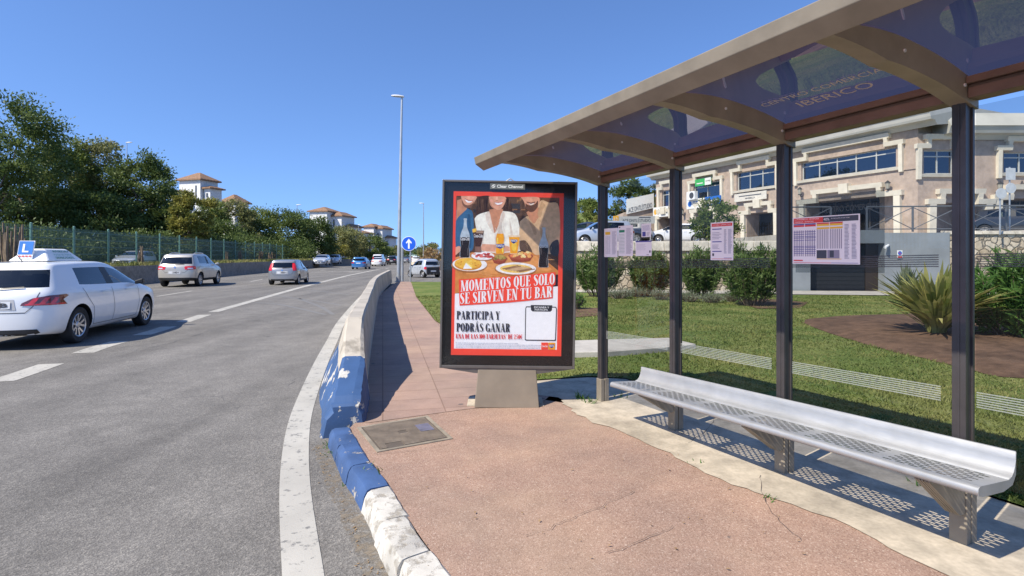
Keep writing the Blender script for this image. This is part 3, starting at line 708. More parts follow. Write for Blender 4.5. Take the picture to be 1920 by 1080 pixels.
# ================================================================ ADVERTISING PANEL
class Glyphs:
    "condensed high-contrast capitals with serifs, drawn as ribbons in a unit-high cell"
    T = .17; t = .05
    def __init__(s): s.polys = []
    def rib(s, pts):          # (x, y, width) centre-line
        L = []; Rr = []; k = len(pts)
        for i, (x, y, w_) in enumerate(pts):
            a = pts[max(i-1,0)]; c = pts[min(i+1,k-1)]; d = Vector((c[0]-a[0], c[1]-a[1])); d = d.normalized() if d.length else Vector((1,0))
            n = Vector((-d.y, d.x)); L.append((x+n.x*w_/2, y+n.y*w_/2)); Rr.append((x-n.x*w_/2, y-n.y*w_/2))
        for i in range(k-1): s.polys.append([L[i], L[i+1], Rr[i+1], Rr[i]])
    def rect(s, x0, y0, x1, y1): s.polys.append([(x0,y0),(x1,y0),(x1,y1),(x0,y1)])
    def stem(s, x, thick=True, y0=0, y1=1, serif=(1,1)):
        w_ = s.T if thick else s.t; s.rect(x-w_/2, y0, x+w_/2, y1); e = w_/2+.06
        if serif[0]: s.rect(x-e, y0, x+e, y0+.045)
        if serif[1]: s.rect(x-e, y1-.045, x+e, y1)
    def arc(s, cx, cy, rx, ry, a0, a1, n=14, thick=None, thin=None):
        th = s.T if thick is None else thick; tn = s.t if thin is None else thin; pts = []
        for i in range(n+1):
            a = R(a0+(a1-a0)*i/n); pts.append((cx+rx*math.cos(a), cy+ry*math.sin(a), tn+(th-tn)*abs(math.cos(a))**1.5))
        s.rib(pts)
    def draw(s, ch):
        T, t = s.T, s.t; s.polys = []; ac = ch in 'ÁÉÍÓÚ'; b = {'Á':'A'}.get(ch, ch)
        if b == ' ': return [], .22
        if b == 'I': s.stem(.14); w_ = .28
        elif b == 'L': s.stem(.14); s.rect(.14,0,.42,.05); s.rib([(.41,.0,.02),(.42,.22,.05)]); w_ = .44
        elif b == 'E':
            s.stem(.14)
            for y in (0,.95): s.rect(.14,y,.42,y+.05)
            s.rect(.14,.48,.34,.53); s.rect(.33,.40,.36,.61); s.rib([(.41,0,.03),(.425,.2,.05)]); s.rib([(.40,1,.03),(.41,.8,.05)]); w_ = .45
        elif b == 'T': s.stem(.24, serif=(1,0)); s.rect(.02,.95,.46,1); s.rib([(.035,1,.03),(.025,.78,.05)]); s.rib([(.445,1,.03),(.455,.78,.05)]); w_ = .48
        elif b == 'N': s.stem(.09,False); s.rib([(.11,1,T),(.42,0,T)]); s.stem(.44,False,serif=(0,1)); w_ = .54
        elif b == 'M': s.stem(.09,False); s.rib([(.12,1,T),(.33,.02,T*.8)]); s.rib([(.33,.02,t),(.54,1,t)]); s.stem(.59); w_ = .73
        elif b == 'V': s.rib([(.10,1,T),(.27,0,T*.8)]); s.rib([(.27,0,t),(.44,1,t)]); s.rect(.0,.955,.2,1); s.rect(.36,.955,.52,1); w_ = .52
        elif b == 'A': s.rib([(.08,0,t),(.27,1,t)]); s.rib([(.25,1,T*.8),(.43,0,T)]); s.rect(.15,.28,.38,.33); s.rect(.0,0,.16,.045); s.rect(.33,0,.54,.045); w_ = .54
        elif b == 'Y': s.rib([(.09,1,T),(.25,.45,T)]); s.rib([(.26,.45,t),(.42,1,t)]); s.stem(.25,True,0,.48,(1,0)); s.rect(.0,.955,.2,1); s.rect(.34,.955,.5,1); w_ = .5
        elif b == 'U': s.stem(.14,serif=(0,1),y0=.2); s.arc(.295,.22,.155,.2,180,360,12,T*.8); s.stem(.45,False,serif=(0,1),y0=.2); w_ = .55
        elif b in 'OQ0':
            r = .19 if b != '0' else .15; s.arc(r+.05,.5,r-.03,.475,0,360,28); w_ = 2*r+.1
            if b == 'Q': s.rib([(.22,.12,.05),(.30,-.02,.12),(.38,-.16,.09),(.46,-.15,.03)])
        elif b in 'CG':
            s.arc(.25,.5,.17,.475,48,312,24); s.rib([(.385,.86,.10),(.41,.70,.04)])
            if b == 'C': s.rib([(.385,.13,.04),(.42,.28,.04)]); w_ = .46
            else: s.stem(.42,True,.03,.42,(0,1)); w_ = .53
        elif b == 'D': s.stem(.14); s.arc(.15,.5,.27,.475,-90,90,16); w_ = .50
        elif b in 'PRB':
            s.stem(.14); s.arc(.2,.735,.19,.24,-90,90,14); s.rect(.14,.95,.22,1); s.rect(.14,.47,.22,.52); w_ = .46
            if b == 'R': s.rib([(.26,.5,T*.8),(.36,.3,T),(.40,.05,T*.9),(.48,.02,.05)]); w_ = .52
            if b == 'B': s.arc(.2,.25,.215,.225,-90,90,14); s.rect(.14,0,.22,.05); w_ = .50
        elif b == 'S':
            s.rib([(.37,.80,.05),(.34,.93,.07),(.23,.975,.05),(.12,.90,.11),(.10,.76,.15),(.17,.60,.19),(.28,.46,.20),(.35,.30,.17),(.33,.12,.11),(.22,.025,.05),(.10,.06,.06),(.06,.22,.05)]); w_ = .44
        elif b == 'J': s.stem(.25,serif=(0,1),y0=.15); s.arc(.16,.16,.09,.13,180,360,10,T*.7); w_ = .40
        elif b == '1': s.stem(.16,serif=(1,0)); s.rib([(.16,.97,.06),(.04,.84,.04)]); w_ = .3
        elif b == '2': s.rib([(.06,.75,.1),(.1,.92,.09),(.2,.97,.06),(.31,.88,.13),(.31,.7,.15),(.2,.42,.12),(.06,.06,.09)]); s.rect(.05,0,.4,.1); s.rib([(.39,.02,.03),(.4,.22,.04)]); w_ = .44
        elif b == '5': s.rect(.08,.9,.36,1); s.rect(.08,.52,.12,.95); s.rib([(.1,.54,.05),(.2,.6,.07),(.31,.5,.13),(.33,.3,.16),(.28,.09,.1),(.16,.03,.06),(.06,.14,.1)]); w_ = .42
        elif b == '€': s.arc(.29,.5,.16,.475,50,310,22); s.rect(.0,.54,.32,.6); s.rect(.0,.41,.30,.47); w_ = .46
        elif b == '*':
            for k in range(3):
                a = k*PI/3+PI/6; s.rib([(.12-.09*math.cos(a),.86-.09*math.sin(a),.05),(.12+.09*math.cos(a),.86+.09*math.sin(a),.05)])
            w_ = .24
        else: w_ = .3
        if ac: s.rib([(.24,1.06,.10),(.36,1.24,.05)])
        return [list(p) for p in s.polys], w_+.03
    def line(s, txt):
        out = []; x = 0
        for ch in txt:
            ps, w_ = s.draw(ch); out += [[(px+x, py) for px, py in p] for p in ps]; x += w_
        return out, x-.03
GL = Glyphs()

def poster_sign():
    YS = 5.70
    root = thing('advertising_panel', 'tall black framed street advertising panel with red bordered poster on beige foot', 'advertising panel', (-.055, YS, 0), R(1.5))
    root.rotation_euler = (0, R(.95), R(1.5))
    blk = plain('gloss_black_bezel', (.012,.012,.014), .12, var=.2); rim = plain('grey_frame', (.16,.145,.13), .4, .6)
    met = m_brushed('bronze_foot', (.22,.175,.125), .5, .2, (1,1,30))
    W, Z0, Z1, D = 1.375, .375, 2.285, .17; x0, x1 = -W/2, W/2
    b = MB()   # outer frame: four rails round a recessed box
    b.box(x0,x0+.022,-.012,D,Z0,Z1); b.box(x1-.022,x1,-.012,D,Z0,Z1); b.box(x0+.022,x1-.022,-.012,D,Z1-.022,Z1); b.box(x0+.022,x1-.022,-.012,D,Z0,Z0+.03)
    b.build('frame', rim, root, bevel=.004)
    b = MB(); b.box(x0+.023,x1-.023,.012,D-.005,Z0+.031,Z1-.023); b.build('housing', blk, root)
    b = MB(); b.tube([(-.05,.05,Z1-.002),(0,.05,Z1+.03),(.05,.05,Z1-.002)], .006, 6); b.build('lifting_hook', M['galv'], root)
    b = MB(); b.prism([(x0+.02,.0,Z0-.001),(x1-.02,.0,Z0-.001),(x1-.36,.0,Z0-.05),(x0+.36,.0,Z0-.05)], (0,.15,0)); b.build('under_tray', rim, root)
    b = MB(); b.hexa([(-.325,-.10,0),(.325,-.10,0),(.325,.24,0),(-.325,.24,0)], [(-.295,.0,Z0-.004),(.295,.0,Z0-.004),(.295,.16,Z0-.004),(-.295,.16,Z0-.004)])
    b.build('foot', met, root, bevel=.006)
    b = MB(); b.box(-.40,.38,-.04,.30,-.01,.012); b.build('foot_plate', M['conc'], root, bevel=.004)
    b = MB(); b.add([(x0+.023,-.004,Z0+.031),(x1-.023,-.004,Z0+.031),(x1-.023,-.004,Z1-.023),(x0+.023,-.004,Z1-.023)], [(0,1,2,3)]); b.build('cover_glass', glassmat('cover_glass', (.97,.97,.97), 1.4, .4), root)
    # ---- poster: u to the right, v up, 0..1 over the red sheet
    pw, ph = 1.125, 1.665; px0, pz0 = -.575, .505
    lay = [0]
    def P(u, v): return (px0+u*pw, .010-lay[0]*.000008, pz0+v*ph)
    cols = {}
    def col(c):
        if c not in cols: cols[c] = len(cols)
        return cols[c]
    art = MB()
    def A(pts, c, b=None):     # points in the zoom of the upper poster: 1035 x 1535 px
        lay[0] += 1; (b or art).poly([P((x-115)/1035, 1-(y-85)/1535) for x, y in pts], col(c))
    def E(cx, cy, rx, ry, c, n=22, a0=0, a1=360): A([(cx+rx*math.cos(R(a0+(a1-a0)*i/n)), cy-ry*math.sin(R(a0+(a1-a0)*i/n))) for i in range(n+(a1-a0 < 360))], c)
    def S(pts, c, n=5): A([tuple(p) for p in smooth_path(pts+[pts[0]], n)[:-1]], c)
    RED=(.86,.065,.04); WHT=(.86,.87,.88); BRN=(.075,.038,.022); SK=(.56,.29,.19); SK2=(.45,.21,.12); HAIR=(.045,.02,.013); TBL=(.50,.20,.055); TB2=(.60,.27,.085); BLU=(.035,.11,.21); TAN=(.53,.36,.21); TAN2=(.42,.27,.15); SHW=(.72,.66,.58); SHG=(.56,.49,.42); COLA=(.018,.010,.010); GLS=(.36,.42,.46); ORG=(.82,.30,.015); YEL=(.78,.40,.05); NAV=(.02,.04,.22); PLT=(.72,.70,.68); BOWL=(.25,.05,.025); POT=(.78,.45,.16); OLV=(.28,.22,.05); HAM=(.42,.055,.045); FIS=(.34,.20,.10); INK=(.035,.035,.045); GRY=(.35,.36,.38)
    A([(115,85),(1150,85),(1150,1620),(115,1620)], RED)
    A([(143,128),(1108,128),(1108,1560),(143,1560)], WHT)
    A([(143,128),(1108,128),(1108,960),(143,1045)], BRN)
    A([(620,140),(760,140),(760,300),(620,300)], (.10,.055,.035)); A([(640,190),(740,190),(740,280),(640,280)], (.05,.045,.05)); A([(900,130),(1105,130),(1105,190),(940,180)], (.13,.06,.03)); A([(640,240),(790,240),(790,252),(640,252)], (.22,.11,.05)); A([(330,200),(140,200),(140,140),(330,140)], (.12,.06,.035))
    A([(143,705),(300,655),(560,640),(900,648),(1108,815),(1108,850),(850,872),(143,1045)], TBL)
    A([(300,690),(900,680),(1060,810),(700,850),(250,860),(180,760)], TB2)
    A([(1060,858),(1108,850),(1108,962),(1050,968)], (.02,.02,.035))
    rb = random.Random(21)
    for i in range(46): x = rb.uniform(150,1100); y = rb.uniform(130,300); A([(x,y),(x+rb.uniform(8,40),y),(x+rb.uniform(8,40),y+rb.uniform(6,40)),(x,y+rb.uniform(6,40))], rb.choice([(.16,.085,.045),(.05,.03,.025),(.24,.13,.06),(.10,.06,.04),(.03,.025,.03)]))
    # left man
    S([(143,260),(215,235),(258,250),(300,300),(312,560),(290,640),(200,640),(143,600)], BLU); S([(150,170),(205,160),(240,240),(215,275),(160,330),(145,350)], SK2)
    S([(185,129),(325,129),(320,165),(285,225),(245,238),(205,210)], SK); S([(190,150),(215,200),(250,215),(290,200),(312,165),(290,222),(245,240),(203,214)], (.16,.075,.045)); S([(222,152),(258,172),(288,172),(280,186),(250,190),(230,175)], (.74,.70,.66)); A([(222,150),(260,168),(300,168),(298,174),(258,175),(220,157)], (.33,.10,.08))
    S([(250,300),(275,320),(290,560),(270,600)], (.02,.07,.15))
    # woman
    S([(352,129),(460,129),(455,260),(430,310),(370,315),(325,285),(345,200)], HAIR); S([(590,129),(630,140),(668,240),(640,285),(590,280)], HAIR)
    S([(315,340),(350,300),(450,268),(560,262),(690,285),(735,400),(745,560),(730,640),(390,640),(340,470)], SHW)
    S([(452,250),(575,245),(560,300),(540,400),(505,470),(460,380),(440,310)], SK2); S([(445,129),(598,129),(596,190),(560,245),(520,252),(475,225),(450,180)], SK)
    S([(498,180),(535,185),(575,176),(560,202),(535,207),(512,200)], (.75,.72,.69)); A([(495,177),(535,181),(578,173),(577,178),(535,187),(497,182)], (.42,.10,.09)); A([(498,192),(530,208),(565,200),(562,206),(530,215)], (.45,.13,.11))
    S([(415,300),(450,268),(470,340),(500,470),(470,440),(430,370)], SHG); S([(575,262),(600,300),(560,400),(510,470),(545,380)], SHG); A([(505,470),(512,470),(525,640),(515,640)], SHG)
    S([(640,330),(665,420),(690,560),(700,620),(680,600),(655,480)], SHG); S([(380,420),(400,520),(395,600),(370,520)], SHG)
    S([(390,575),(520,580),(640,595),(645,640),(400,640)], SK)
    A([(515,129),(528,129),(534,158),(522,166),(508,160)], (.66,.38,.27)); A([(508,160),(534,160),(530,168),(512,168)], (.40,.18,.11)); E(470,165,16,12,(.62,.30,.22)); E(575,160,14,12,(.62,.30,.22)); S([(448,150),(458,205),(490,240),(520,250),(488,226),(465,190)], (.40,.19,.12))
    for i in range(30): x = rb.uniform(335,450); A([(x,150+rb.uniform(0,30)),(x+4,150),(x+rb.uniform(-12,12),300+rb.uniform(-30,10))], rb.choice([(.10,.05,.03),(.02,.01,.01),(.15,.08,.045)]))
    for i in range(16): x = rb.uniform(600,655); A([(x,150),(x+4,150),(x+rb.uniform(-8,12),270)], rb.choice([(.10,.05,.03),(.02,.01,.01),(.15,.08,.045)]))
    # right man
    S([(738,360),(800,310),(880,290),(930,160),(1010,175),(1106,215),(1106,610),(960,660),(880,662),(800,560),(740,620)], TAN)
    S([(800,270),(895,215),(935,270),(900,340),(870,375),(830,330)], SK2); S([(745,129),(915,129),(905,215),(870,258),(830,262),(795,225),(775,170)], SK); S([(790,185),(830,205),(880,190),(905,160),(905,215),(870,260),(828,265),(795,228)], (.11,.05,.03)); S([(812,178),(840,190),(872,180),(862,196),(838,202)], (.66,.60,.55)); A([(800,168),(840,178),(880,168),(880,178),(840,190),(802,180)], (.16,.07,.05))
    S([(940,165),(905,285),(935,315),(955,240),(975,200)], TAN2); S([(800,300),(870,380),(900,460),(880,480),(840,390)], TAN2); S([(920,400),(990,470),(1010,600),(960,640),(940,500)], TAN2); S([(740,540),(800,540),(860,640),(780,630),(745,620)], (.10,.06,.04))
    S([(1020,600),(1050,545),(1106,530),(1106,670),(1040,660)], (.05,.05,.06)); S([(143,610),(180,600),(190,640),(160,670),(143,680)], SK)
    A([(248,129),(262,129),(272,150),(258,158),(244,150)], (.64,.35,.24)); A([(836,129),(850,129),(858,158),(842,164),(828,158)], (.62,.34,.23)); E(880,150,14,12,(.60,.30,.20)); E(300,145,12,10,(.62,.32,.22))
    for i in range(26):
        x = rb.uniform(745,1090); y = rb.uniform(320,600); A([(x,y),(x+3,y),(x+rb.uniform(-20,40),y+rb.uniform(40,90))], rb.choice([TAN2,(.60,.43,.27),(.46,.31,.18)]))
    for i in range(26):
        x = rb.uniform(360,720); y = rb.uniform(330,560); A([(x,y),(x+4,y),(x+rb.uniform(-25,25),y+rb.uniform(30,70))], rb.choice([SHG,(.80,.75,.68),(.64,.58,.50)]))
    for i in range(40):
        x = rb.uniform(150,1040); y = rb.uniform(700,900); A([(x,y),(x+rb.uniform(30,120),y-2),(x+rb.uniform(30,120),y+4),(x,y+4)], rb.choice([(.56,.24,.07),(.44,.17,.045),(.66,.33,.12)]))
    # food
    E(272,776,168,70,(.30,.12,.04)); E(277,768,162,64,PLT); E(262,770,128,56,(.50,.22,.03)); E(262,757,125,50,YEL); A([(240,756),(300,808),(215,812)], PLT); A([(240,756),(300,808),(300,790),(243,748)], (.85,.60,.22))
    for i in range(26): E(random.uniform(165,365),random.uniform(728,790),random.uniform(5,13),random.uniform(3,6),random.choice([(.62,.28,.03),(.84,.50,.10),(.55,.22,.02)]),8)
    E(398,692,112,42,(.34,.15,.05)); E(398,686,108,40,PLT)
    for i in range(20): E(random.uniform(315,480),random.uniform(662,705),random.uniform(14,30),random.uniform(5,10),random.choice([HAM,(.55,.12,.09),(.32,.03,.03),(.62,.28,.22)]),9)
    A([(482,710),(628,705),(600,755),(555,765),(505,752)], BOWL); E(555,710,73,24,(.33,.08,.04))
    for i in range(16): E(random.uniform(505,605),random.uniform(682,716),15,12,random.choice([OLV,(.36,.27,.07),(.2,.14,.03)]),10)
    A([(636,680),(868,676),(840,728),(752,742),(670,730)], BOWL); E(752,682,116,34,(.33,.08,.04))
    for i in range(30): E(random.uniform(660,845),random.uniform(640,692),random.uniform(13,20),random.uniform(10,14),random.choice([POT,(.85,.58,.28),(.70,.36,.10),(.62,.18,.07)]),7)
    E(705,808,196,60,(.34,.14,.045)); E(710,800,190,57,PLT); E(710,802,150,40,(.70,.46,.12))
    for i in range(7): x = 580+i*26; A([(x,802+i*4),(x+150,768+i*5),(x+155,776+i*5),(x+10,812+i*4)], random.choice([FIS,(.45,.30,.17),(.24,.13,.07)]))
    def bottle(x, y0, y1, wd, liquid, fill, glass=GLS):
        h = y1-y0; pr = [(0,.13),(.04,.16),(.05,.13),(.22,.17),(.36,.36),(.48,.46),(.60,.44),(.72,.38),(.84,.45),(.96,.46),(1,.40)]
        pts = [(x+wd*a, y0+h*t) for t, a in pr]+[(x-wd*a, y0+h*t) for t, a in reversed(pr)]; S(pts, glass, 3)
        pr2 = [(t, a*.94) for t, a in pr if t >= fill]; A([(x+wd*a, y0+h*t) for t, a in pr2]+[(x-wd*a, y0+h*t) for t, a in reversed(pr2)], liquid)
        A([(x-wd*.30,y0+h*.5),(x-wd*.22,y0+h*.5),(x-wd*.20,y0+h*.68),(x-wd*.26,y0+h*.68)], tuple(min(1,k*2+.1) for k in liquid)); A([(x+wd*.24,y0+h*.76),(x+wd*.32,y0+h*.76),(x+wd*.34,y0+h*.95),(x+wd*.26,y0+h*.95)], tuple(min(1,k*2.2+.08) for k in liquid))
    bottle(229,338,705,100,COLA,.40); A([(300,450),(405,450),(398,500),(378,600),(385,655),(322,655),(330,600),(306,500)], (.05,.02,.015)); A([(296,438),(330,428),(342,462),(300,470)], YEL); A([(330,452),(402,452),(398,475),(332,475)], (.30,.20,.14)); A([(325,600),(380,600),(384,652),(324,652)], (.20,.10,.07))
    bottle(557,368,665,88,ORG,.30,(.50,.44,.38)); A([(520,575),(598,570),(596,600),(560,618),(522,604)], NAV)
    A([(634,488),(746,488),(742,520),(722,665),(652,665),(640,520)], (.62,.50,.36)); A([(640,505),(742,505),(720,660),(655,660)], ORG); E(690,590,24,50,(.90,.45,.06)); A([(655,528),(722,528),(715,548),(685,568),(660,550)], NAV)
    bottle(968,410,785,100,COLA,.38)
    # headline block, fine print, frame for the (absent) code
    def B5(x, y): return (115+(x-104)/1134*1035, 85+(1-(930-y)/1690)*1535)   # the zoom of the lower poster
    A([B5(*p) for p in [(178,285),(172,150),(680,112),(1165,58),(1165,190),(1140,200),(1140,330),(690,382),(185,420)]], RED)
    A([B5(*p) for p in [(860,440),(868,418),(1175,418),(1186,440),(1180,768),(1170,772),(872,772),(860,765)]], INK); A([B5(*p) for p in [(869,440),(874,428),(1170,428),(1177,440),(1171,756),(1164,762),(876,762),(869,756)]], WHT)
    A([B5(*p) for p in [(915,403),(1137,403),(1135,455),(1118,470),(935,470),(918,455)]], INK)
    A([B5(*p) for p in [(1030,790),(1100,790),(1100,862),(1030,862)]], RED); A([B5(*p) for p in [(1103,790),(1173,790),(1173,862),(1103,862)]], (.80,.28,.02)); A([B5(*p) for p in [(1110,812),(1166,808),(1160,835),(1138,848),(1114,835)]], NAV)
    rr = random.Random(8)
    for r in range(4):
        x = 150
        while x < (760 if r == 0 else 1010):
            e = x+rr.uniform(8,38); A([B5(*p) for p in [(x,800+r*16),(e,800+r*16),(e,806+r*16),(x,806+r*16)]], (.48,.49,.53)); x = e+6
    lay[0] += 4
    let = MB()
    def serif(txt, p0, p1, h0, c):
        polys, wd = GL.line(txt); a = Vector(B5(*p0)); e = Vector(B5(*p1)); up = Vector((0, -(h0)/1690*1535)); k = col(c)
        for i, p in enumerate(polys):
            lay[0] += 1 if i % 3 == 0 else 0
            q = [a+(e-a)*(x/wd)+up*y for x, y in p]; yy = .010-(lay[0]+ (i % 7)*.2)*.000008
            let.add([(px0+(v.x-115)/1035*pw, yy, pz0+(1-(v.y-85)/1535)*ph) for v in q], [tuple(range(len(q)))], k)
    serif('MOMENTOS QUE SOLO', (192,276), (1158,184), 114, (.80,.80,.80)); serif('SE SIRVEN EN TU BAR', (186,405), (1132,318), 116, (.80,.80,.80))
    serif('PARTICIPA Y', (155,562), (600,560), 86, INK); serif('PODRÁS GANAR', (155,688), (705,686), 88, INK); serif('UNA DE LAS 100 TARJETAS* DE 250€', (150,760), (835,757), 48, (.55,.03,.03))
    def sans(txt, x0, y0, x1, y1, c, five=True):
        lay[0] += 2; a = B5(x0,y1) if five else (x0,y1); e = B5(x1,y0) if five else (x1,y0)
        wd = (e[0]-a[0])/1035*pw; hg = (a[1]-e[1])/1535*ph; y = .010-lay[0]*.000008
        put_text(let, txt, .1, lambda u, v: (px0+(a[0]-115)/1035*pw+u, y, pz0+(1-(a[1]-85)/1535)*ph+v), width=wd, height=hg, mi=col(c), off=.002)
    sans('ESCANEA Y', 950,416,1105,436,(.75,.75,.75)); sans('PARTICIPA', 957,442,1092,460,(.75,.75,.75))
    for x0, y0, x1, y1 in ((189,512,270,545),(312,482,395,515),(930,570,1008,602)): sans('Coca-Cola', x0,y0,x1,y1,(.75,.75,.75),False)
    sans('FANTA', 524,578,594,602,(.80,.80,.80),False); sans('FANTA', 658,530,718,550,(.80,.80,.80),False); sans('Coca-Cola', 1036,815,1095,838,(.78,.78,.78)); sans('FANTA', 1113,815,1162,833,(.80,.80,.80))
    def cm(c): 
        return plain('print_%d' % cols[c], tuple(min(.9, k*(1.3 if max(c)-min(c) > .02 else 1.1)) for k in c), .55, var=(.03 if c in (RED, WHT, INK) or min(c) > .7 else .16), vs=22, spec=.2)
    mats = [cm(c) for c in cols]
    po = art.build('poster', mats, root); le = let.build('poster_lettering', mats, po)
    # maker's plate on the top of the bezel
    b = MB(); b.box(-.205,.15,-.0085,-.0045,Z1-.088,Z1-.030,0)
    b.add([(-.195,-.0095,Z1-.066),(-.175,-.0095,Z1-.042),(-.15,-.0095,Z1-.040),(-.165,-.0095,Z1-.052),(-.18,-.0095,Z1-.060)], [tuple(range(5))], 1)
    b.add([(-.145,-.0096,Z1-.046),(-.160,-.0096,Z1-.072),(-.188,-.0096,Z1-.076),(-.172,-.0096,Z1-.064),(-.155,-.0096,Z1-.056)], [tuple(range(5))], 1)
    put_text(b, 'Clear Channel', .1, lambda u, v: (-.135+u, -.0095, Z1-.074+v), width=.265, height=.032, mi=1, off=.002)
    b.build('name_plate', [plain('plate_grey', (.10,.11,.11), .5), plain('plate_white', (.70,.72,.70), .5)], root)
poster_sign()
# ================================================================ VEHICLES
def paint(name, col, metal=0.0, rough=.28):
    m, nt, b = newmat(name); b.inputs['Base Color'].default_value = (*col, 1); b.inputs['Metallic'].default_value = metal
    b.inputs['Roughness'].default_value = rough; b.inputs['Coat Weight'].default_value = .8; b.inputs['Coat Roughness'].default_value = .05
    L = nt.links; v = coords(nt, 'object'); f = noise(nt, v, 4, 5)
    g = N(nt, 'ShaderNodeNewGeometry'); sx = N(nt, 'ShaderNodeSeparateXYZ'); L.new(v, sx.inputs[0])
    dust = ramp(nt, sx.outputs[2], [(.2, .35), (.55, 0)])     # road dust on the lower panels
    d2 = mix(nt, 1, dust, ramp(nt, f, [(.3, .5), (.7, 1)]), 'MULTIPLY')
    L.new(mix(nt, d2, col, (.30,.27,.23)), b.inputs['Base Color'])
    L.new(ramp(nt, d2, [(0, rough), (.5, .6)]), b.inputs['Roughness']); return m
M['carglass'] = glassmat('tinted_car_glass', (.50,.56,.54), 1.5, 1.6)
M['carglassdark'] = glassmat('dark_car_glass', (.26,.29,.29), 1.5, 1.6)
M['well'] = plain('wheel_well', (.008,.008,.008), .9); M['interior'] = plain('dark_upholstery', (.035,.035,.04), .8)
M['rim'] = plain('alloy_rim', (.55,.55,.56), .3, .8, .06); M['redlight'] = plain('red_lamp', (.62,.015,.02), .12, var=.35, vs=14, coat=1)
M['smoke'] = plain('smoked_lamp', (.14,.015,.02), .15, coat=1); M['lamp'] = plain('clear_lamp', (.65,.67,.70), .12, .3, coat=1)
M['plate'] = plain('number_plate', (.68,.69,.70), .45, var=.03); M['seam'] = plain('panel_gap', (.05,.05,.05), .7)
M['amber'] = plain('amber_lamp', (.7,.25,.02), .2, coat=1)

# column: xl, x5, xt, zb, zbelt, zt, yl, yt ; metres, x from the rear bumper
HATCH = dict(L=4.25, W=1.80, H=1.46, ra=.80, fa=3.42, wr=.322, cols=[
 (.16,.17,.40,.24,.975,1.43,.79,.635),(.36,.44,.60,.22,1.01,1.445,.875,.61),(.66,.86,.90,.20,.995,1.45,.90,.625),(1.25,1.32,1.28,.19,.965,1.462,.90,.635),
 (1.86,1.86,1.80,.19,.955,1.462,.90,.635),(1.97,1.97,1.90,.19,.95,1.46,.90,.635),(2.62,2.62,2.36,.19,.96,1.425,.90,.615),(3.12,3.10,3.12,.19,.945,1.02,.895,.76),
 (3.52,3.52,3.52,.19,.88,.955,.885,.72),(3.92,3.92,3.92,.2,.80,.85,.85,.66),(4.08,4.06,4.06,.22,.66,.72,.73,.56)],
 side=(2,3,5,6), pillar=(4,), ws=6, rear='cap', bulge=.15, fbulge=.16)
COMPACT = dict(L=3.82, W=1.65, H=1.44, ra=.62, fa=3.11, wr=.295, cols=[
 (.14,.15,.34,.26,.93,1.385,.74,.60),(.32,.34,.46,.23,.96,1.42,.80,.59),(.55,.66,.62,.2,.97,1.43,.82,.60),(1.1,1.15,1.1,.19,.94,1.445,.825,.605),
 (1.60,1.60,1.54,.19,.92,1.445,.825,.605),(1.70,1.70,1.64,.19,.92,1.44,.825,.605),(2.30,2.30,2.06,.19,.90,1.40,.825,.585),(2.82,2.80,2.84,.19,.89,.97,.82,.70),
 (3.15,3.15,3.15,.19,.83,.91,.81,.66),(3.52,3.52,3.52,.2,.74,.80,.78,.60),(3.68,3.66,3.66,.22,.60,.66,.66,.50)],
 side=(2,3,5,6), pillar=(4,), ws=6, rear='cap', bulge=.12, fbulge=.14)
SUV = dict(L=4.43, W=1.84, H=1.68, ra=.88, fa=3.49, wr=.35, cols=[
 (.16,.18,.44,.34,1.09,1.61,.82,.64),(.36,.40,.58,.31,1.11,1.65,.89,.64),(.66,.82,.80,.28,1.12,1.655,.915,.655),(1.3,1.36,1.30,.27,1.09,1.68,.92,.665),
 (1.92,1.92,1.86,.27,1.08,1.68,.92,.665),(2.03,2.03,1.96,.27,1.075,1.675,.92,.665),(2.70,2.70,2.46,.27,1.06,1.63,.92,.645),(3.20,3.18,3.18,.27,1.05,1.13,.915,.79),
 (3.60,3.60,3.60,.27,.99,1.08,.905,.76),(4.05,4.05,4.05,.28,.90,.98,.87,.70),(4.24,4.22,4.22,.3,.74,.82,.76,.6)],
 side=(2,3,5,6), pillar=(4,), ws=6, rear='cap', bulge=.15, fbulge=.17)
SEDAN = dict(L=4.6, W=1.80, H=1.44, ra=.98, fa=3.65, wr=.32, cols=[
 (.16,.16,.16,.26,.96,1.0,.76,.62),(.40,.42,.42,.22,1.0,1.06,.87,.66),(.74,.86,.86,.2,1.0,1.07,.90,.68),(1.30,1.36,1.50,.19,.98,1.40,.90,.60),
 (1.98,1.98,1.95,.19,.96,1.44,.90,.625),(2.08,2.08,2.05,.19,.96,1.44,.90,.625),(2.80,2.80,2.54,.19,.94,1.40,.90,.605),(3.30,3.28,3.28,.19,.93,1.0,.895,.76),
 (3.72,3.72,3.72,.19,.87,.94,.885,.72),(4.22,4.22,4.22,.2,.78,.83,.85,.66),(4.42,4.40,4.40,.22,.66,.71,.73,.56)],
 side=(3,5,6), pillar=(4,), ws=6, rear=2, bulge=.14, fbulge=.17)
VAN = dict(L=4.9, W=1.9, H=1.97, ra=1.0, fa=4.0, wr=.335, cols=[
 (.12,.14,.26,.3,1.15,1.86,.84,.72),(.30,.32,.40,.28,1.15,1.93,.92,.75),(.66,.66,.66,.26,1.15,1.95,.95,.76),(1.6,1.6,1.6,.25,1.14,1.97,.95,.76),
 (2.55,2.55,2.55,.25,1.12,1.97,.95,.76),(2.70,2.70,2.70,.25,1.12,1.965,.95,.76),(3.55,3.55,3.35,.25,1.10,1.90,.95,.73),(4.22,4.20,4.16,.25,1.09,1.18,.94,.80),
 (4.45,4.45,4.45,.25,1.02,1.10,.92,.76),(4.66,4.66,4.66,.26,.92,.99,.88,.7),(4.76,4.75,4.75,.28,.76,.82,.78,.6)],
 side=(2,3,5,6), pillar=(4,), ws=6, rear='cap', bulge=.1, fbulge=.14)
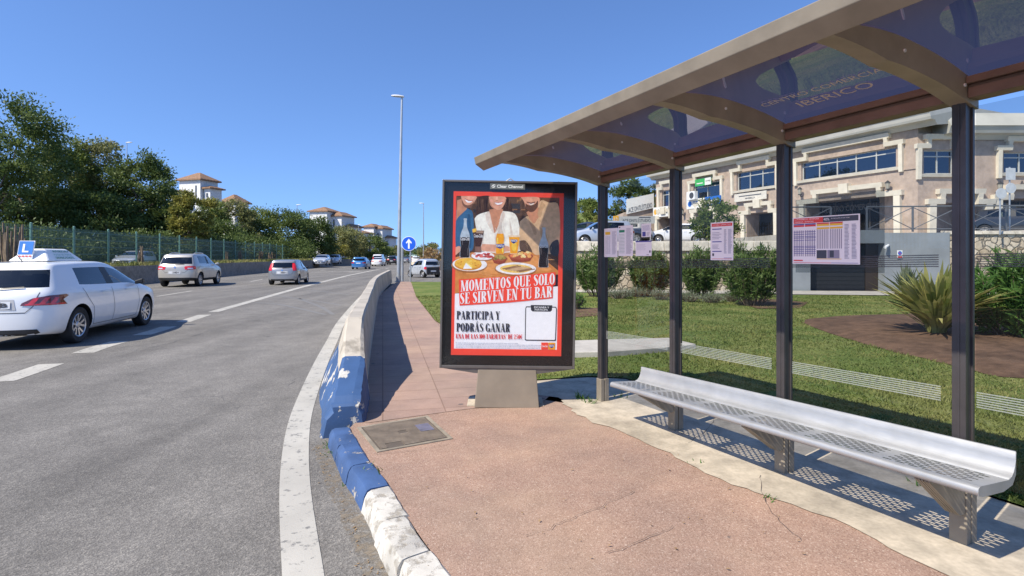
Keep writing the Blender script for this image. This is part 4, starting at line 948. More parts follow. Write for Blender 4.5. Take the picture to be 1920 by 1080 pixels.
CITY = dict(L=2.70, W=1.66, H=1.55, ra=.45, fa=2.32, wr=.30, cols=[
 (.12,.14,.24,.28,1.0,1.44,.74,.56),(.26,.28,.34,.24,1.0,1.50,.82,.59),(.48,.58,.54,.22,.99,1.54,.83,.60),(.90,.92,.88,.2,.97,1.55,.83,.605),
 (1.02,1.02,.98,.2,.96,1.55,.83,.605),(1.12,1.12,1.08,.2,.96,1.545,.83,.605),(1.60,1.60,1.42,.2,.95,1.48,.83,.585),(2.10,2.08,2.06,.2,.95,1.03,.82,.70),
 (2.28,2.28,2.28,.2,.89,.97,.81,.66),(2.48,2.48,2.48,.22,.80,.87,.77,.60),(2.58,2.57,2.57,.24,.66,.72,.66,.5)],
 side=(2,5,6), pillar=(3,4), ws=6, rear='cap', bulge=.1, fbulge=.1)

def car_body(sp, cladding):
    "closed smooth shell; face material index: 0 paint, 1 glass, 2 plastic, 3 wheel well"
    cols = sp['cols']; V = []; Fs = []; Ms = []
    def vid(p): V.append(p); return len(V)-1
    nc = len(cols); G = {}
    for i, (xl, x5, xt, zb, zbelt, zt, yl, yt) in enumerate(cols):
        up = zt-zbelt > .25
        zm = zb+(zbelt-zb)*.50
        rows = [(xl, .55*yl, zb+.03), (xl, .90*yl, zb), (xl, .975*yl, zb+.13), (xl, yl, zm), (xl+(x5-xl)*.6, .985*yl, zbelt-.07), (x5, .955*yl, zbelt)]
        if up: rows += [(xt, yt+.04, zt-.048), (xt, yt-.0, zt-.010), (xt, yt*.5, zt), (xt, 0, zt+.006)]
        else: rows += [(xt, yt, zt-.02), (xt, yt*.82, zt-.008), (xt, yt*.45, zt), (xt, 0, zt+.004)]
        for j, (x, y, z) in enumerate(rows):
            for sgn in (1, -1):
                if j == 9 and sgn == -1: G[i,j,sgn] = G[i,j,1]; continue
                G[i,j,sgn] = vid((x, y*sgn, z))
    def face(ids, m):
        ids = [k for n, k in enumerate(ids) if k not in ids[:n]]
        if len(ids) > 2: Fs.append(ids); Ms.append(m)
    for i in range(nc-1):
        for j in range(9):
            m = 0
            if j == 0: m = 2
            if j == 1 and cladding: m = 2
            if j == 5 and i in sp['side']: m = 1
            if j == 5 and i in sp['pillar']: m = 2
            if j >= 6 and i == sp['ws']: m = 1
            if sp['rear'] == i and j >= 6: m = 1
            for sgn in (1, -1):
                q = [G[i,j,sgn], G[i+1,j,sgn], G[i+1,j+1,sgn], G[i,j+1,sgn]]
                face(q if sgn < 0 else q[::-1], m)
        q = [G[i,0,1], G[i+1,0,1], G[i+1,0,-1], G[i,0,-1]]; face(q, 2)
    for end, dirn, bl in ((0, -1, sp['bulge']), (nc-1, 1, sp['fbulge'])):
        D = {}; Cc = {}
        for j in range(8):
            p = V[G[end,j,1]]; k = 1 if j < 5 else (.55 if j < 6 else .35)
            if end: k = 1 if j < 5 else .8
            for sgn in (1,-1): D[j,sgn] = vid((p[0]+dirn*bl*.72*k, p[1]*.58*sgn, p[2]))
            Cc[j] = vid((p[0]+dirn*bl*k, 0, p[2]))
        for j in range(7):
            m = 0
            if j == 0 or (cladding and j == 1): m = 2
            if end == 0 and sp['rear'] == 'cap' and j == 5: m = 1
            if end and j in (2,): m = 2
            for sgn in (1,-1):
                for a, c in (((G[end,j,sgn],G[end,j+1,sgn]),(D[j,sgn],D[j+1,sgn])), ((D[j,sgn],D[j+1,sgn]),(Cc[j],Cc[j+1]))):
                    q = [a[0],a[1],c[1],c[0]]; face(q if (sgn*dirn) < 0 else q[::-1], m)
        for sgn in (1,-1):
            q = [G[end,7,sgn],G[end,8,sgn],D[7,sgn]]; face(q if sgn*dirn < 0 else q[::-1], 0)
            q = [D[7,sgn],G[end,8,sgn],G[end,9,1],Cc[7]]; face(q if sgn*dirn < 0 else q[::-1], 0)
            q = [G[end,0,sgn],D[0,sgn],Cc[0]]
        q = [G[end,0,1],D[0,1],Cc[0],D[0,-1],G[end,0,-1]]; face(q if dirn > 0 else q[::-1], 2)
    me = bpy.data.meshes.new('shell'); me.from_pydata(V, [], Fs); me.polygons.foreach_set('material_index', Ms)
    bm = bmesh.new(); bm.from_mesh(me); bmesh.ops.recalc_face_normals(bm, faces=bm.faces); bm.to_mesh(me); bm.free()
    for k in range(4): me.materials.append(None)
    o = bpy.data.objects.new('shell', me); C.objects.link(o)
    o.modifiers.new('s', 'SUBSURF').levels = 2
    dg = bpy.context.evaluated_depsgraph_get(); m2 = bpy.data.meshes.new_from_object(o.evaluated_get(dg)); o.modifiers.clear()
    co = np.empty(len(m2.vertices)*3); m2.vertices.foreach_get('co', co); co = co.reshape(-1,3)
    lo, hi = co.min(0), co.max(0)
    co[:,0] = (co[:,0]-lo[0])/(hi[0]-lo[0])*sp['L']; co[:,1] *= sp['W']/(hi[1]-lo[1]); zb = min(c[3] for c in cols); co[:,2] = zb+(co[:,2]-lo[2])/(hi[2]-lo[2])*(sp['H']-zb)
    m2.vertices.foreach_set('co', co.ravel()); o.data = m2
    bmc = bmesh.new()
    for ax in (sp['ra'], sp['fa']):
        for sgn in (1,-1):
            r = bmesh.ops.create_cone(bmc, cap_ends=True, segments=40, radius1=sp['wr']*1.16, radius2=sp['wr']*1.16, depth=.5)
            bmesh.ops.rotate(bmc, verts=r['verts'], cent=(0,0,0), matrix=Matrix.Rotation(PI/2, 3, 'X'))
            bmesh.ops.translate(bmc, verts=r['verts'], vec=(ax, sgn*(sp['W']/2-.24+.25), sp['wr']*1.02))
    for f in bmc.faces: f.material_index = 3
    cm = bpy.data.meshes.new('cut'); bmc.to_mesh(cm); bmc.free()
    for k in range(4): cm.materials.append(None)
    co_ = bpy.data.objects.new('cut', cm); C.objects.link(co_)
    bo = o.modifiers.new('b', 'BOOLEAN'); bo.object = co_; bo.operation = 'DIFFERENCE'; bo.solver = 'EXACT'
    dg = bpy.context.evaluated_depsgraph_get(); m3 = bpy.data.meshes.new_from_object(o.evaluated_get(dg))
    bpy.data.objects.remove(o); bpy.data.objects.remove(co_)
    return m3

def wheel_meshes(wr, spokes):
    w_ = .205; t = MB(); k = wr*.655
    t.lathe([(k,-w_*.38),(wr*.90,-w_*.5),(wr*.975,-w_*.42),(wr,-w_*.25),(wr,w_*.25),(wr*.975,w_*.42),(wr*.90,w_*.5),(k,w_*.40)], 36)
    r = MB(); r.lathe([(k*1.01,w_*.40),(k*.97,w_*.44),(k*.90,w_*.40),(k*.88,w_*.05)], 36)
    for s in range(spokes):
        a0 = 2*PI*s/spokes
        for da in (-.16, .16):
            a = a0+da; c, sn = math.cos(a), math.sin(a); a2 = a0+da*1.9; c2, s2 = math.cos(a2), math.sin(a2); n = (-sn, c); wi, wo = wr*.05, wr*.062
            p = lambda rr, t_, y, cc=c, ss=sn: (rr*cc-t_*ss, y, rr*ss+t_*cc)
            r.hexa([p(.06,-wi,.02),p(.06,wi,.02),p(k*.93,wo,.03,c2,s2),p(k*.93,-wo,.03,c2,s2)], [p(.06,-wi,w_*.30),p(.06,wi,w_*.30),p(k*.93,wo,w_*.38,c2,s2),p(k*.93,-wo,w_*.38,c2,s2)])
    r.lathe([(.0,w_*.36),(.045,w_*.35),(.065,w_*.28),(.065,0)], 16)
    d = MB(); d.lathe([(.0,w_*.02),(k*.9,w_*.02)], 24)
    return t, r, d

def decal(root, bvh, name, outline, mat, view, off=.006, maxe=.06, thick=None, smooth=True):
    """outline: 2-D points seen along a direction; laid on the shell by casting rays.
       view = (origin, right, up, forward)"""
    o, r, u, f = [Vector(x) for x in view]
    bm = bmesh.new(); vs = [bm.verts.new((x, y, 0)) for x, y in outline]; bm.faces.new(vs)
    bmesh.ops.triangulate(bm, faces=bm.faces[:])
    for _ in range(5):
        es = [e for e in bm.edges if e.calc_length() > maxe]
        if not es: break
        bmesh.ops.subdivide_edges(bm, edges=es, cuts=1); bmesh.ops.triangulate(bm, faces=[x for x in bm.faces if len(x.verts) > 3])
    last = None; bad = []
    for v in bm.verts:
        hit, nrm, idx, dist = bvh.ray_cast(o+r*v.co.x+u*v.co.y, f)
        if hit is None: bad.append(v); continue
        v.co = hit-f*off*.6+nrm*off*.6 if nrm.dot(f) < 0 else hit-f*off
    bmesh.ops.delete(bm, geom=bad, context='VERTS')
    me = bpy.data.meshes.new(name); bmesh.ops.recalc_face_normals(bm, faces=bm.faces); bm.to_mesh(me); bm.free(); me.materials.append(mat)
    if smooth: me.polygons.foreach_set('use_smooth', [True]*len(me.polygons))
    ob = bpy.data.objects.new(name, me); C.objects.link(ob); ob.parent = root; return ob

def strip(pts, wd):   # outline of a thin closed band along a polyline
    L = []; Rr = []; P = [Vector(p) for p in pts]
    for i, p in enumerate(P):
        d = (P[min(i+1,len(P)-1)]-P[max(i-1,0)]).normalized(); n = Vector((-d.y, d.x)); L.append(tuple(p+n*wd/2)); Rr.append(tuple(p-n*wd/2))
    return L+Rr[::-1]

BODY = {}
def make_car(name, label, cat, sp, pm, loc, heading, group, scale=1, cladding=False, detail=2, spokes=5, glass='carglass', lights='side', plate_text=None, front=False, rails=False):
    root = thing(name, label, cat, loc, heading, group); root.scale = (scale,)*3
    key = (id(sp), cladding)
    if key not in BODY: BODY[key] = car_body(sp, cladding)
    src = BODY[key]; h = sp['L']/2
    # split shell into paint, plastic, glass islands
    bm = bmesh.new(); bm.from_mesh(src); bmesh.ops.translate(bm, verts=bm.verts, vec=(-h,0,0))
    bvh = BVHTree.FromBMesh(bm)
    def part(nm, sel, mat, parent=root, ang=40):
        b2 = bm.copy(); b2.faces.ensure_lookup_table(); keep = set(sel)
        bmesh.ops.delete(b2, geom=[f for f in b2.faces if f.index not in keep], context='FACES')
        me = bpy.data.meshes.new(nm); b2.to_mesh(me); b2.free()
        me.materials.clear()
        for m in mat: me.materials.append(m)
        if len(mat) == 1: me.polygons.foreach_set('material_index', [0]*len(me.polygons))
        me.polygons.foreach_set('use_smooth', [True]*len(me.polygons))
        try: me.set_sharp_from_angle(angle=R(ang))
        except Exception: pass
        o = bpy.data.objects.new(nm, me); C.objects.link(o); o.parent = parent; return o
    bm.faces.ensure_lookup_table(); bm.faces.index_update()
    by = {0:[],1:[],2:[],3:[]}
    for f in bm.faces: by[f.material_index].append(f.index)
    body = part('body', by[0], [pm]); 
    part('trim', by[2]+by[3], [M['black']])
    seen = set(); G = by[1]; gs = set(G)
    for s in G:
        if s in seen: continue
        st = [s]; comp = []; seen.add(s)
        while st:
            k = st.pop(); comp.append(k)
            for e in bm.faces[k].edges:
                for f in e.link_faces:
                    if f.index in gs and f.index not in seen: seen.add(f.index); st.append(f.index)
        cc = sum((bm.faces[k].calc_center_median() for k in comp), Vector())/len(comp)
        nm = 'side_window' if abs(cc.y) > .3 else ('windshield' if cc.x > 0 else 'rear_window')
        part(nm, comp, [M[glass]] if nm != 'rear_window' else [M['carglassdark']])
    # wheels
    tt, rr_, dd = wheel_meshes(sp['wr'], spokes); first = None
    meshes = None
    for ax in (sp['ra'], sp['fa']):
        for sgn in (1,-1):
            if meshes is None:
                w0 = tt.build('wheel', M['rubber'], root, True, angle=40); r0 = rr_.build('rim', M['rim'], w0, False); d0 = dd.build('hub_disc', M['darkgrey'], w0); meshes = (w0.data, r0.data, d0.data); wo = w0
            else:
                wo = bpy.data.objects.new('wheel', meshes[0]); C.objects.link(wo); wo.parent = root
                for nm, me in (('rim', meshes[1]), ('hub_disc', meshes[2])):
                    q = bpy.data.objects.new(nm, me); C.objects.link(q); q.parent = wo
            wo.location = (ax-h, sgn*(sp['W']/2-.125), sp['wr']); wo.rotation_euler = (0, R(random.uniform(0,72)), 0 if sgn > 0 else PI)
    # interior
    W = sp['W']; H = sp['H']; b = MB(); zf = sp['cols'][4][3]+.12; zb_ = sp['cols'][4][4]
    xb = sp['ra']+.05-h; xf = sp['cols'][7][0]-h
    b.box(xb-.2, xf, -W*.40, W*.40, zf-.02, zf)
    b.box(xf-.45, xf-.02, -W*.40, W*.40, zf, zb_-.03)
    b.box(xb-.5 if sp['rear'] == 'cap' else xb-.1, xb+.05, -W*.38, W*.38, zf, zb_-.08)
    s1 = sp['cols'][5][0]-h+.1
    for x, ys in ((s1, (-.36,.36)), (xb+.25, (-.42,0,.42))):
        for y in ys:
            b.hexa([(x,y-.21,zf),(x+.5,y-.21,zf),(x+.5,y+.21,zf),(x,y+.21,zf)], [(x,y-.21,zf+.24),(x+.5,y-.21,zf+.28),(x+.5,y+.21,zf+.28),(x,y+.21,zf+.24)])
            b.hexa([(x-.02,y-.21,zf+.2),(x+.11,y-.21,zf+.2),(x+.11,y+.21,zf+.2),(x-.02,y+.21,zf+.2)], [(x-.2,y-.17,zb_+.06),(x-.12,y-.17,zb_+.06),(x-.12,y+.17,zb_+.06),(x-.2,y+.17,zb_+.06)])
            b.hexa([(x-.2,y-.12,zb_+.09),(x-.12,y-.12,zb_+.09),(x-.12,y+.12,zb_+.09),(x-.2,y+.12,zb_+.09)], [(x-.23,y-.11,zb_+.25),(x-.15,y-.11,zb_+.25),(x-.15,y+.11,zb_+.25),(x-.23,y+.11,zb_+.25)])
    b.build('interior', M['interior'], root, bevel=.02 if detail > 1 else 0)
    # mirrors
    for sgn in (1,-1):
        b = MB(); x = sp['cols'][6][0]-h+.28; y = sgn*(W/2-.03); z = zb_+.05
        b.hexa([(x-.05,y,z-.06),(x+.08,y,z-.06),(x+.10,y+sgn*.16,z-.04),(x-.03,y+sgn*.16,z-.04)], [(x-.05,y,z+.02),(x+.05,y,z+.02),(x+.06,y+sgn*.15,z+.075),(x-.03,y+sgn*.16,z+.075)])
        mm = b.build('mirror', [pm if cladding or detail < 2 else M['black']], root, bevel=.02)
    # lamps and plate at the rear
    rear = ((-h-1,0,0),(0,-1,0),(0,0,1),(1,0,0))
    zl = sp['cols'][0][4]
    c45 = math.sqrt(.5)
    for sgn in (1,-1):
        vw = ((-h-1+.15, sgn*1.0+sgn*(W/2-.15)*1, 0), (sgn*-c45*-1*-1, -c45*0-c45, 0), (0,0,1), (c45,-sgn*c45,0))
        # horizontal axis of the oblique view runs inboard for +, so mirror by sgn
        rt = Vector((c45*1, sgn*c45, 0)); o_ = Vector((-h+.12, sgn*(W/2-.12), 0))-Vector((c45,-sgn*c45,0))*1.2
        vw = (o_, rt, (0,0,1), (c45,-sgn*c45,0))
        if lights == 'side':     # long claw lamp reaching round the corner
            decal(root, bvh, 'tail_light', [(-.34,zl-.245),(-.32,zl-.20),(-.20,zl-.125),(.0,zl-.085),(.26,zl-.075),(.30,zl-.10),(.20,zl-.16),(.27,zl-.245)], M['smoke'], vw, .008)
            for k in range(3): x = -.27+k*.13; decal(root, bvh, 'lamp_bar', [(x,zl-.232),(x+.075,zl-.232),(x+.15,zl-.115),(x+.085,zl-.12)], M['redlight'], vw, .014)
            decal(root, bvh, 'lamp_bar', [(-.30,zl-.24),(.24,zl-.24),(.22,zl-.215),(-.28,zl-.215)], M['redlight'], vw, .013)
        elif lights == 'block': decal(root, bvh, 'tail_light', [(-.30,zl-.22),(-.31,zl-.08),(-.25,zl-.05),(.16,zl-.045),(.20,zl-.10),(.17,zl-.21)], M['redlight'], vw, .008); decal(root, bvh, 'lamp_lens', [(-.20,zl-.18),(.02,zl-.18),(.02,zl-.13),(-.20,zl-.13)], M['lamp'], vw, .014)
        elif lights == 'tall': decal(root, bvh, 'tail_light', [(-.13,zl-.12),(-.13,zl+.02),(-.05,zl+.30),(.06,zl+.30),(.10,zl-.02),(.08,zl-.12)], M['redlight'], vw, .008)
        elif lights == 'round': decal(root, bvh, 'tail_light', [(.0+.13*math.cos(a*PI/8), zl-.2+.12*math.sin(a*PI/8)) for a in range(16)], M['redlight'], vw, .01)
        if front:
            fo = Vector((h-.1, sgn*(W/2-.12), 0))+Vector((c45,sgn*c45,0))*1.2; zf_ = sp['cols'][-1][4]
            decal(root, bvh, 'headlight', [(-.25,zf_-.02),(.18,zf_-.06),(.2,zf_+.04),(-.05,zf_+.12),(-.25,zf_+.08)], M['lamp'], (fo, (-c45, sgn*c45, 0), (0,0,1), (-c45,-sgn*c45,0)), .008)
    zp = zl-.23 if lights != 'block' else zl-.36
    if sp is CITY: zp = .55
    pl = decal(root, bvh, 'number_plate', [(-.26,zp-.055),(.26,zp-.055),(.26,zp+.055),(-.26,zp+.055)], M['plate'], rear, .012, 1)
    if plate_text:
        x_ = min(v.co.x for v in pl.data.vertices)-.004; b = MB(); put_text(b, plate_text, .1, lambda u, v: (x_, -(-.04+u), zp-.036+v), width=.27, height=.072, off=.004); b.build('plate_lettering', M['darkgrey'], pl)
        decal(root, bvh, 'plate_recess', [(-.33,zp-.085),(.33,zp-.085),(.30,zp+.09),(-.30,zp+.09)], plain('recess_shade', (.45,.45,.45), .5), rear, .004, .1)
    if front:
        fr = ((h+1,0,0),(0,1,0),(0,0,1),(-1,0,0)); decal(root, bvh, 'front_plate', [(-.26,.40),(.26,.40),(.26,.51),(-.26,.51)], M['plate'], fr, .012, 1)
        decal(root, bvh, 'grille', [(-.5,.55),(.5,.55),(.42,.66),(-.42,.66)], M['black'], fr, .006, .1)
    if detail > 1:
        for sgn in (1,-1):
            sv = ((0, sgn*2, 0), (1,0,0), (0,0,1), (0,-sgn,0)); cs = sp['cols']; X = lambda v: v-h
            zs = cs[4][3]+.10
            seam = [strip([(X(cs[2][1]+.03),cs[2][4]-.02),(X(cs[2][1]+.16),.80),(X(sp['ra']+.40),.62),(X(sp['ra']+.43),zs)], .009), strip([(X(cs[4][0]+.04),cs[4][4]-.01),(X(cs[4][0]+.10),.55),(X(cs[4][0]+.05),zs)], .009), strip([(X(cs[6][0]+.36),cs[7][4]-.03),(X(cs[6][0]+.40),.60),(X(cs[6][0]+.28),zs)], .009), strip([(X(sp['ra']+.43),zs),(X(cs[6][0]+.28),zs)], .009)]
            for q in seam: decal(body, bvh, 'door_seam', q, M['seam'], sv, .003, .08)
            for xx in (cs[4][0]-.28, cs[6][0]-.12):
                decal(body, bvh, 'door_handle', [(X(xx)-.10,.855),(X(xx)+.10,.855),(X(xx)+.10,.885),(X(xx)-.10,.885)], pm, sv, .03, .05)
        decal(body, bvh, 'tailgate_seam', strip([(-.62,zl-.03),(-.55,zl-.26),(-.45,zl-.36),(.45,zl-.36),(.55,zl-.26),(.62,zl-.03)], .012), M['seam'], rear, .003, .08)
        decal(root, bvh, 'lower_bumper', [(-.66,.22),(.66,.22),(.60,.34),(-.60,.34)], M['black'], rear, .006, .1)
        decal(root, bvh, 'wiper', strip([(0,zl+.02),(.40,zl+.05)], .022), M['black'], rear, .02, .1)
        decal(root, bvh, 'badge', [(.05*math.cos(a*PI/6), zl-.10+.05*math.sin(a*PI/6)) for a in range(12)], M['chrome'], rear, .012, 1)
    if rails:
        for sgn in (1,-1):
            b = MB(); tp = lambda x, y: (bvh.ray_cast(Vector((x,y,4)), Vector((0,0,-1)))[0] or Vector((0,0,H))).z
            xs = [sp['cols'][2][2]-h+i*(sp['cols'][6][2]-sp['cols'][2][2]-.05)/5 for i in range(6)]
            b.tube([(x, sgn*.56, tp(x, sgn*.56)+(.045 if 0 < i < 5 else -.005)) for i, x in enumerate(xs)], .018, 6); b.build('roof_rail', M['palegrey'], root)
    bm.free(); return root
def head(dx, dy): return math.atan2(dy, dx)
PW = paint('white_paint', (.76,.77,.78)); PSB = paint('champagne_paint', (.50,.47,.42), .35); PS = paint('silver_paint', (.27,.28,.30), .4); PBL = paint('bright_blue_paint', (.03,.17,.45), .2)
PBK = paint('black_paint', (.015,.016,.02)); PDB = paint('dark_blue_paint', (.02,.03,.06)); PLB = paint('pale_silver_paint', (.52,.56,.61), .4)
GR = 'cars driving away on the main road'; OP = 'cars oncoming beyond the median'; TE = 'cars parked on the upper terrace'
learner = make_car('learner_car', 'white driving school hatchback with L plate sign on its roof', 'car', HATCH, PW, (-9.33,11.78,RZ), head(-.19,.98), GR, 1.06, plate_text='VB', spokes=5)
def roof_sign():
    b = MB(); h = HATCH['L']/2; Z = 1.47; x = .55-2.125+.86
    def loop(s, z): return [(x-.33*s-.02, -.52*s, z), (x+.33*s, -.52*s, z), (x+.33*s, .52*s, z), (x-.33*s-.02, .52*s, z)]
    b = MB(); b.hexa([(x-.52,-.32,Z-.015),(x+.62,-.32,Z-.015),(x+.62,.32,Z-.015),(x-.52,.32,Z-.015)], [(x-.30,-.14,Z+.21),(x+.38,-.14,Z+.21),(x+.38,.14,Z+.21),(x-.30,.14,Z+.21)])
    o = b.build('school_sign', plain('sign_white', (.80,.81,.80), .35, var=.02), learner, bevel=.03)
    # lettering on the flank that faces the pavement, tilted with it
    def fl(u, v): t = v/.235; return (x-.10+u, -.327+.18*t-.006, Z-.012+.225*t)
    b = MB(); put_text(b, 'AUTOESCUELA', .1, lambda u, v: fl(u-.06, .165+v), width=.50, height=.04, mi=0, off=.002); put_text(b, 'PLAZA DE TOROS', .1, lambda u, v: fl(u-.10, .10+v), width=.54, height=.036, mi=1, off=.001); put_text(b, 'DRIVING SCHOOL', .1, lambda u, v: fl(u-.12, .04+v), width=.58, height=.04, mi=0, off=.002)
    b.build('lettering', [plain('sign_green', (.01,.20,.10), .5), plain('sign_faint_green', (.30,.50,.40), .5)], o)
    b = MB(); b.hexa([(x-.50,.18,Z+.03),(x-.48,.18,Z+.03),(x-.48,-.06,Z+.03),(x-.50,-.06,Z+.03)], [(x-.42,.18,Z+.35),(x-.40,.18,Z+.35),(x-.40,-.06,Z+.35),(x-.42,-.06,Z+.35)])
    pl = b.build('learner_plate', [M['white']], learner)
    b = MB(); q = lambda u, v: (x-.505+.08*v/.32, .18-u*1.09, Z+.03+v*1.03)
    b.add([q(.008,.075),q(.212,.075),q(.212,.302),q(.008,.302)], [(0,1,2,3)], 0)
    b.add([(p[0]-.003,p[1],p[2]) for p in (q(.065,.255),q(.095,.255),q(.095,.135),q(.155,.135),q(.155,.11),q(.065,.11))], [tuple(range(6))], 1)
    for i in range(4): b.add([(p[0]-.003,p[1],p[2]) for p in (q(.02+i*.05,.03),q(.055+i*.05,.03),q(.055+i*.05,.055),q(.02+i*.05,.055))], [(0,1,2,3)], 2)
    b.build('plate_lettering', [plain('learner_blue', (.02,.16,.50), .4), M['white'], plain('plate_red_print', (.55,.08,.07), .5)], pl)
    b = MB(); b.tube([(x-.62,.02,Z-.02),(x-.80,.02,Z+.13)], [.008,.004], 6); b.build('aerial', M['black'], learner)
roof_sign()
make_car('suv_car', 'champagne beige SUV with roof rails and dark lower cladding', 'car', SUV, PSB, (-18.05,31.6,RZ), head(-.17,.985), GR, 1.06, cladding=True, lights='block', rails=True, plate_text='HDT')
make_car('compact_car', 'small silver hatchback with tall red rear lamps, crossing the solid lane line', 'car', COMPACT, PS, (-13.25,33.4,RZ), head(-.16,.985), GR, 1.0, lights='tall', plate_text='BKN')
make_car('hatchback_car', 'bright blue hatchback on the road ahead of the silver hatchback', 'car', HATCH, PBL, (-19.1,71,RZ), head(-.09,1), GR, 1.02, detail=1)
make_car('sedan_car', 'white saloon on the road right of the bright blue hatchback', 'car', SEDAN, PW, (-21.9,92,RZ), head(-.07,1), GR, 1.0, detail=1, lights='block')
make_car('passenger_van', 'tall white minibus in the far traffic behind the white saloon', 'van', VAN, PW, (-25.6,108,RZ), head(-.07,1), GR, 1.0, detail=1, lights='tall')
make_car('suv_car', 'black SUV in the far traffic right of the white minibus', 'car', SUV, PBK, (-22.5,106,RZ), head(-.05,1), GR, 1.0, True, 1, lights='block')
make_car('hatchback_car', 'silver hatchback half hidden beyond the bright blue hatchback', 'car', HATCH, PLB, (-29.8,112,RZ), head(-.07,1), GR, 1.0, detail=1)
make_car('sedan_car', 'silver saloon in the far traffic beyond the arrow sign pole', 'car', SEDAN, PS, (-24.6,131,RZ), head(.02,1), GR, 1.0, detail=1, lights='block')
make_car('delivery_van', 'pale green van farthest off behind the arrow sign pole', 'van', VAN, paint('pale_green_paint', (.45,.60,.55)), (-26.6,155,RZ), head(.05,1), GR, 1.0, detail=1, lights='tall')
make_car('hatchback_car', 'white hatchback in the far traffic right of the arrow sign pole', 'car', COMPACT, PW, (-20.6,122,RZ), head(.06,1), GR, 1.1, detail=1)
make_car('city_car', 'tiny silver two seat car on the side road by the arrow sign', 'car', CITY, PLB, (-6.75,43.0,RZ), head(-.68,.73), None, .92, lights='round', spokes=6, glass='carglassdark')
ZO = .5
make_car('taxi_car', 'pale silver car on the far carriageway behind the green fence', 'car', HATCH, PLB, (-30.3,45,ZO), head(.17,-.985), OP, 1.0, detail=1, front=True)
make_car('hatchback_car', 'oncoming grey car just past the end of the green fence', 'car', HATCH, PLB, (-26.8,79,ZO-.3), head(.15,-.985), OP, 1.05, detail=1, front=True)
make_car('hatchback_car', 'oncoming pale car behind the one past the fence end', 'car', COMPACT, PW, (-29.4,93,ZO-.3), head(.15,-.985), OP, 1.1, detail=1, front=True)
# ================================================================ FOLIAGE TOOLS
RS = np.random.RandomState(7)
def unit(n):
    v = RS.normal(size=(n,3)); return v/np.linalg.norm(v, axis=1, keepdims=True)
def leaf_mesh(name, P, D, L, Wd, mats, mi=None, fold=.0):
    "one four-cornered leaf per point: P base, D direction, L length, Wd width"
    n = len(P); D = D/np.linalg.norm(D, axis=1, keepdims=True)
    S = np.cross(D, unit(n)); S /= np.linalg.norm(S, axis=1, keepdims=True)+1e-9
    L = np.broadcast_to(np.asarray(L, float).reshape(-1,1), (n,1)); Wd = np.broadcast_to(np.asarray(Wd, float).reshape(-1,1), (n,1))
    V = np.stack([P, P+D*L*.45+S*Wd*.5, P+D*L, P+D*L*.45-S*Wd*.5], 1).reshape(-1,3)
    return quads(name, V, mats)
def quads(name, V, mats):
    n = len(V)//4; me = bpy.data.meshes.new(name)
    me.vertices.add(n*4); me.vertices.foreach_set('co', V.astype(np.float32).ravel())
    me.loops.add(n*4); me.loops.foreach_set('vertex_index', np.arange(n*4, dtype=np.int32))
    me.polygons.add(n); me.polygons.foreach_set('loop_start', np.arange(0, n*4, 4, dtype=np.int32)); me.polygons.foreach_set('loop_total', np.full(n, 4, dtype=np.int32))
    me.update(calc_edges=True)
    for m in (mats if isinstance(mats, list) else [mats]): me.materials.append(m)
    return me
def obj(name, me, parent=None):
    o = bpy.data.objects.new(name, me); C.objects.link(o)
    if parent: o.parent = parent
    return o
M['bark'] = plain('bark', (.16,.12,.085), .9, var=.35, vs=9, bumps=.6, bs=25)
LF = {'dark': m_leaf('leaf_dark', (.058,.092,.024), (.10,.148,.038), (.165,.21,.058), .36), 'mid': m_leaf('leaf_mid', (.10,.148,.034), (.16,.21,.048), (.23,.255,.07), .37),
      'yellow': m_leaf('leaf_yellow', (.22,.21,.045), (.30,.27,.06), (.17,.20,.045), .36), 'olive': m_leaf('leaf_olive', (.155,.175,.06), (.23,.24,.085), (.30,.28,.115), .36),
      'oleander': m_leaf('leaf_oleander', (.065,.11,.03), (.12,.185,.05), (.18,.24,.075), .3, 2), 'bright': m_leaf('leaf_bright', (.05,.12,.025), (.09,.19,.04), (.14,.24,.05), .3, 2),
      'grey': m_leaf('leaf_greygreen', (.14,.17,.10), (.21,.24,.16), (.25,.27,.18), .2, 2), 'strap': m_leaf('leaf_strap', (.17,.21,.05), (.40,.38,.13), (.50,.43,.18), .3, 1.5), 'dry': m_leaf('leaf_dry', (.28,.17,.08), (.38,.26,.13), (.30,.22,.10), .2)}
def crown_mesh(rx, rz, z0, nclump, per, size, mat, seed, lean=0, fill=.5):
    "foliage in clumps spread through an uneven ellipsoid; bottom at z0"
    global RS
    RS = np.random.RandomState(seed); cs = []; zc = z0+rz
    lob = unit(7); amp = RS.uniform(-.22,.30,7)
    while len(cs) < nclump:
        d = unit(1)[0]; r = RS.uniform(fill,1.0)**.6; k = 1+sum(a*max(0, d@l)**4 for a, l in zip(amp, lob))
        p = np.array([d[0]*rx*r*k+lean*d[2], d[1]*rx*r*k, zc+d[2]*rz*r*k])
        if p[2] > z0-.1*rz: cs.append((p, d, RS.uniform(.55,1.25)))
    Ps = []; Ds = []
    for p, d, s in cs:
        n = int(per*s); q = RS.normal(size=(n,3))*np.array([.34,.34,.24])*s*rx*.36*1.0; Ps.append(p+q); Ds.append(unit(n)*.9+d*.5+q*.4/(rx*.3)+np.array([0,0,.1]))
    P = np.concatenate(Ps); D = np.concatenate(Ds)
    return leaf_mesh('crown', P, D, RS.uniform(.7,1.4,len(P))*size, RS.uniform(.35,.65,len(P))*size, mat)
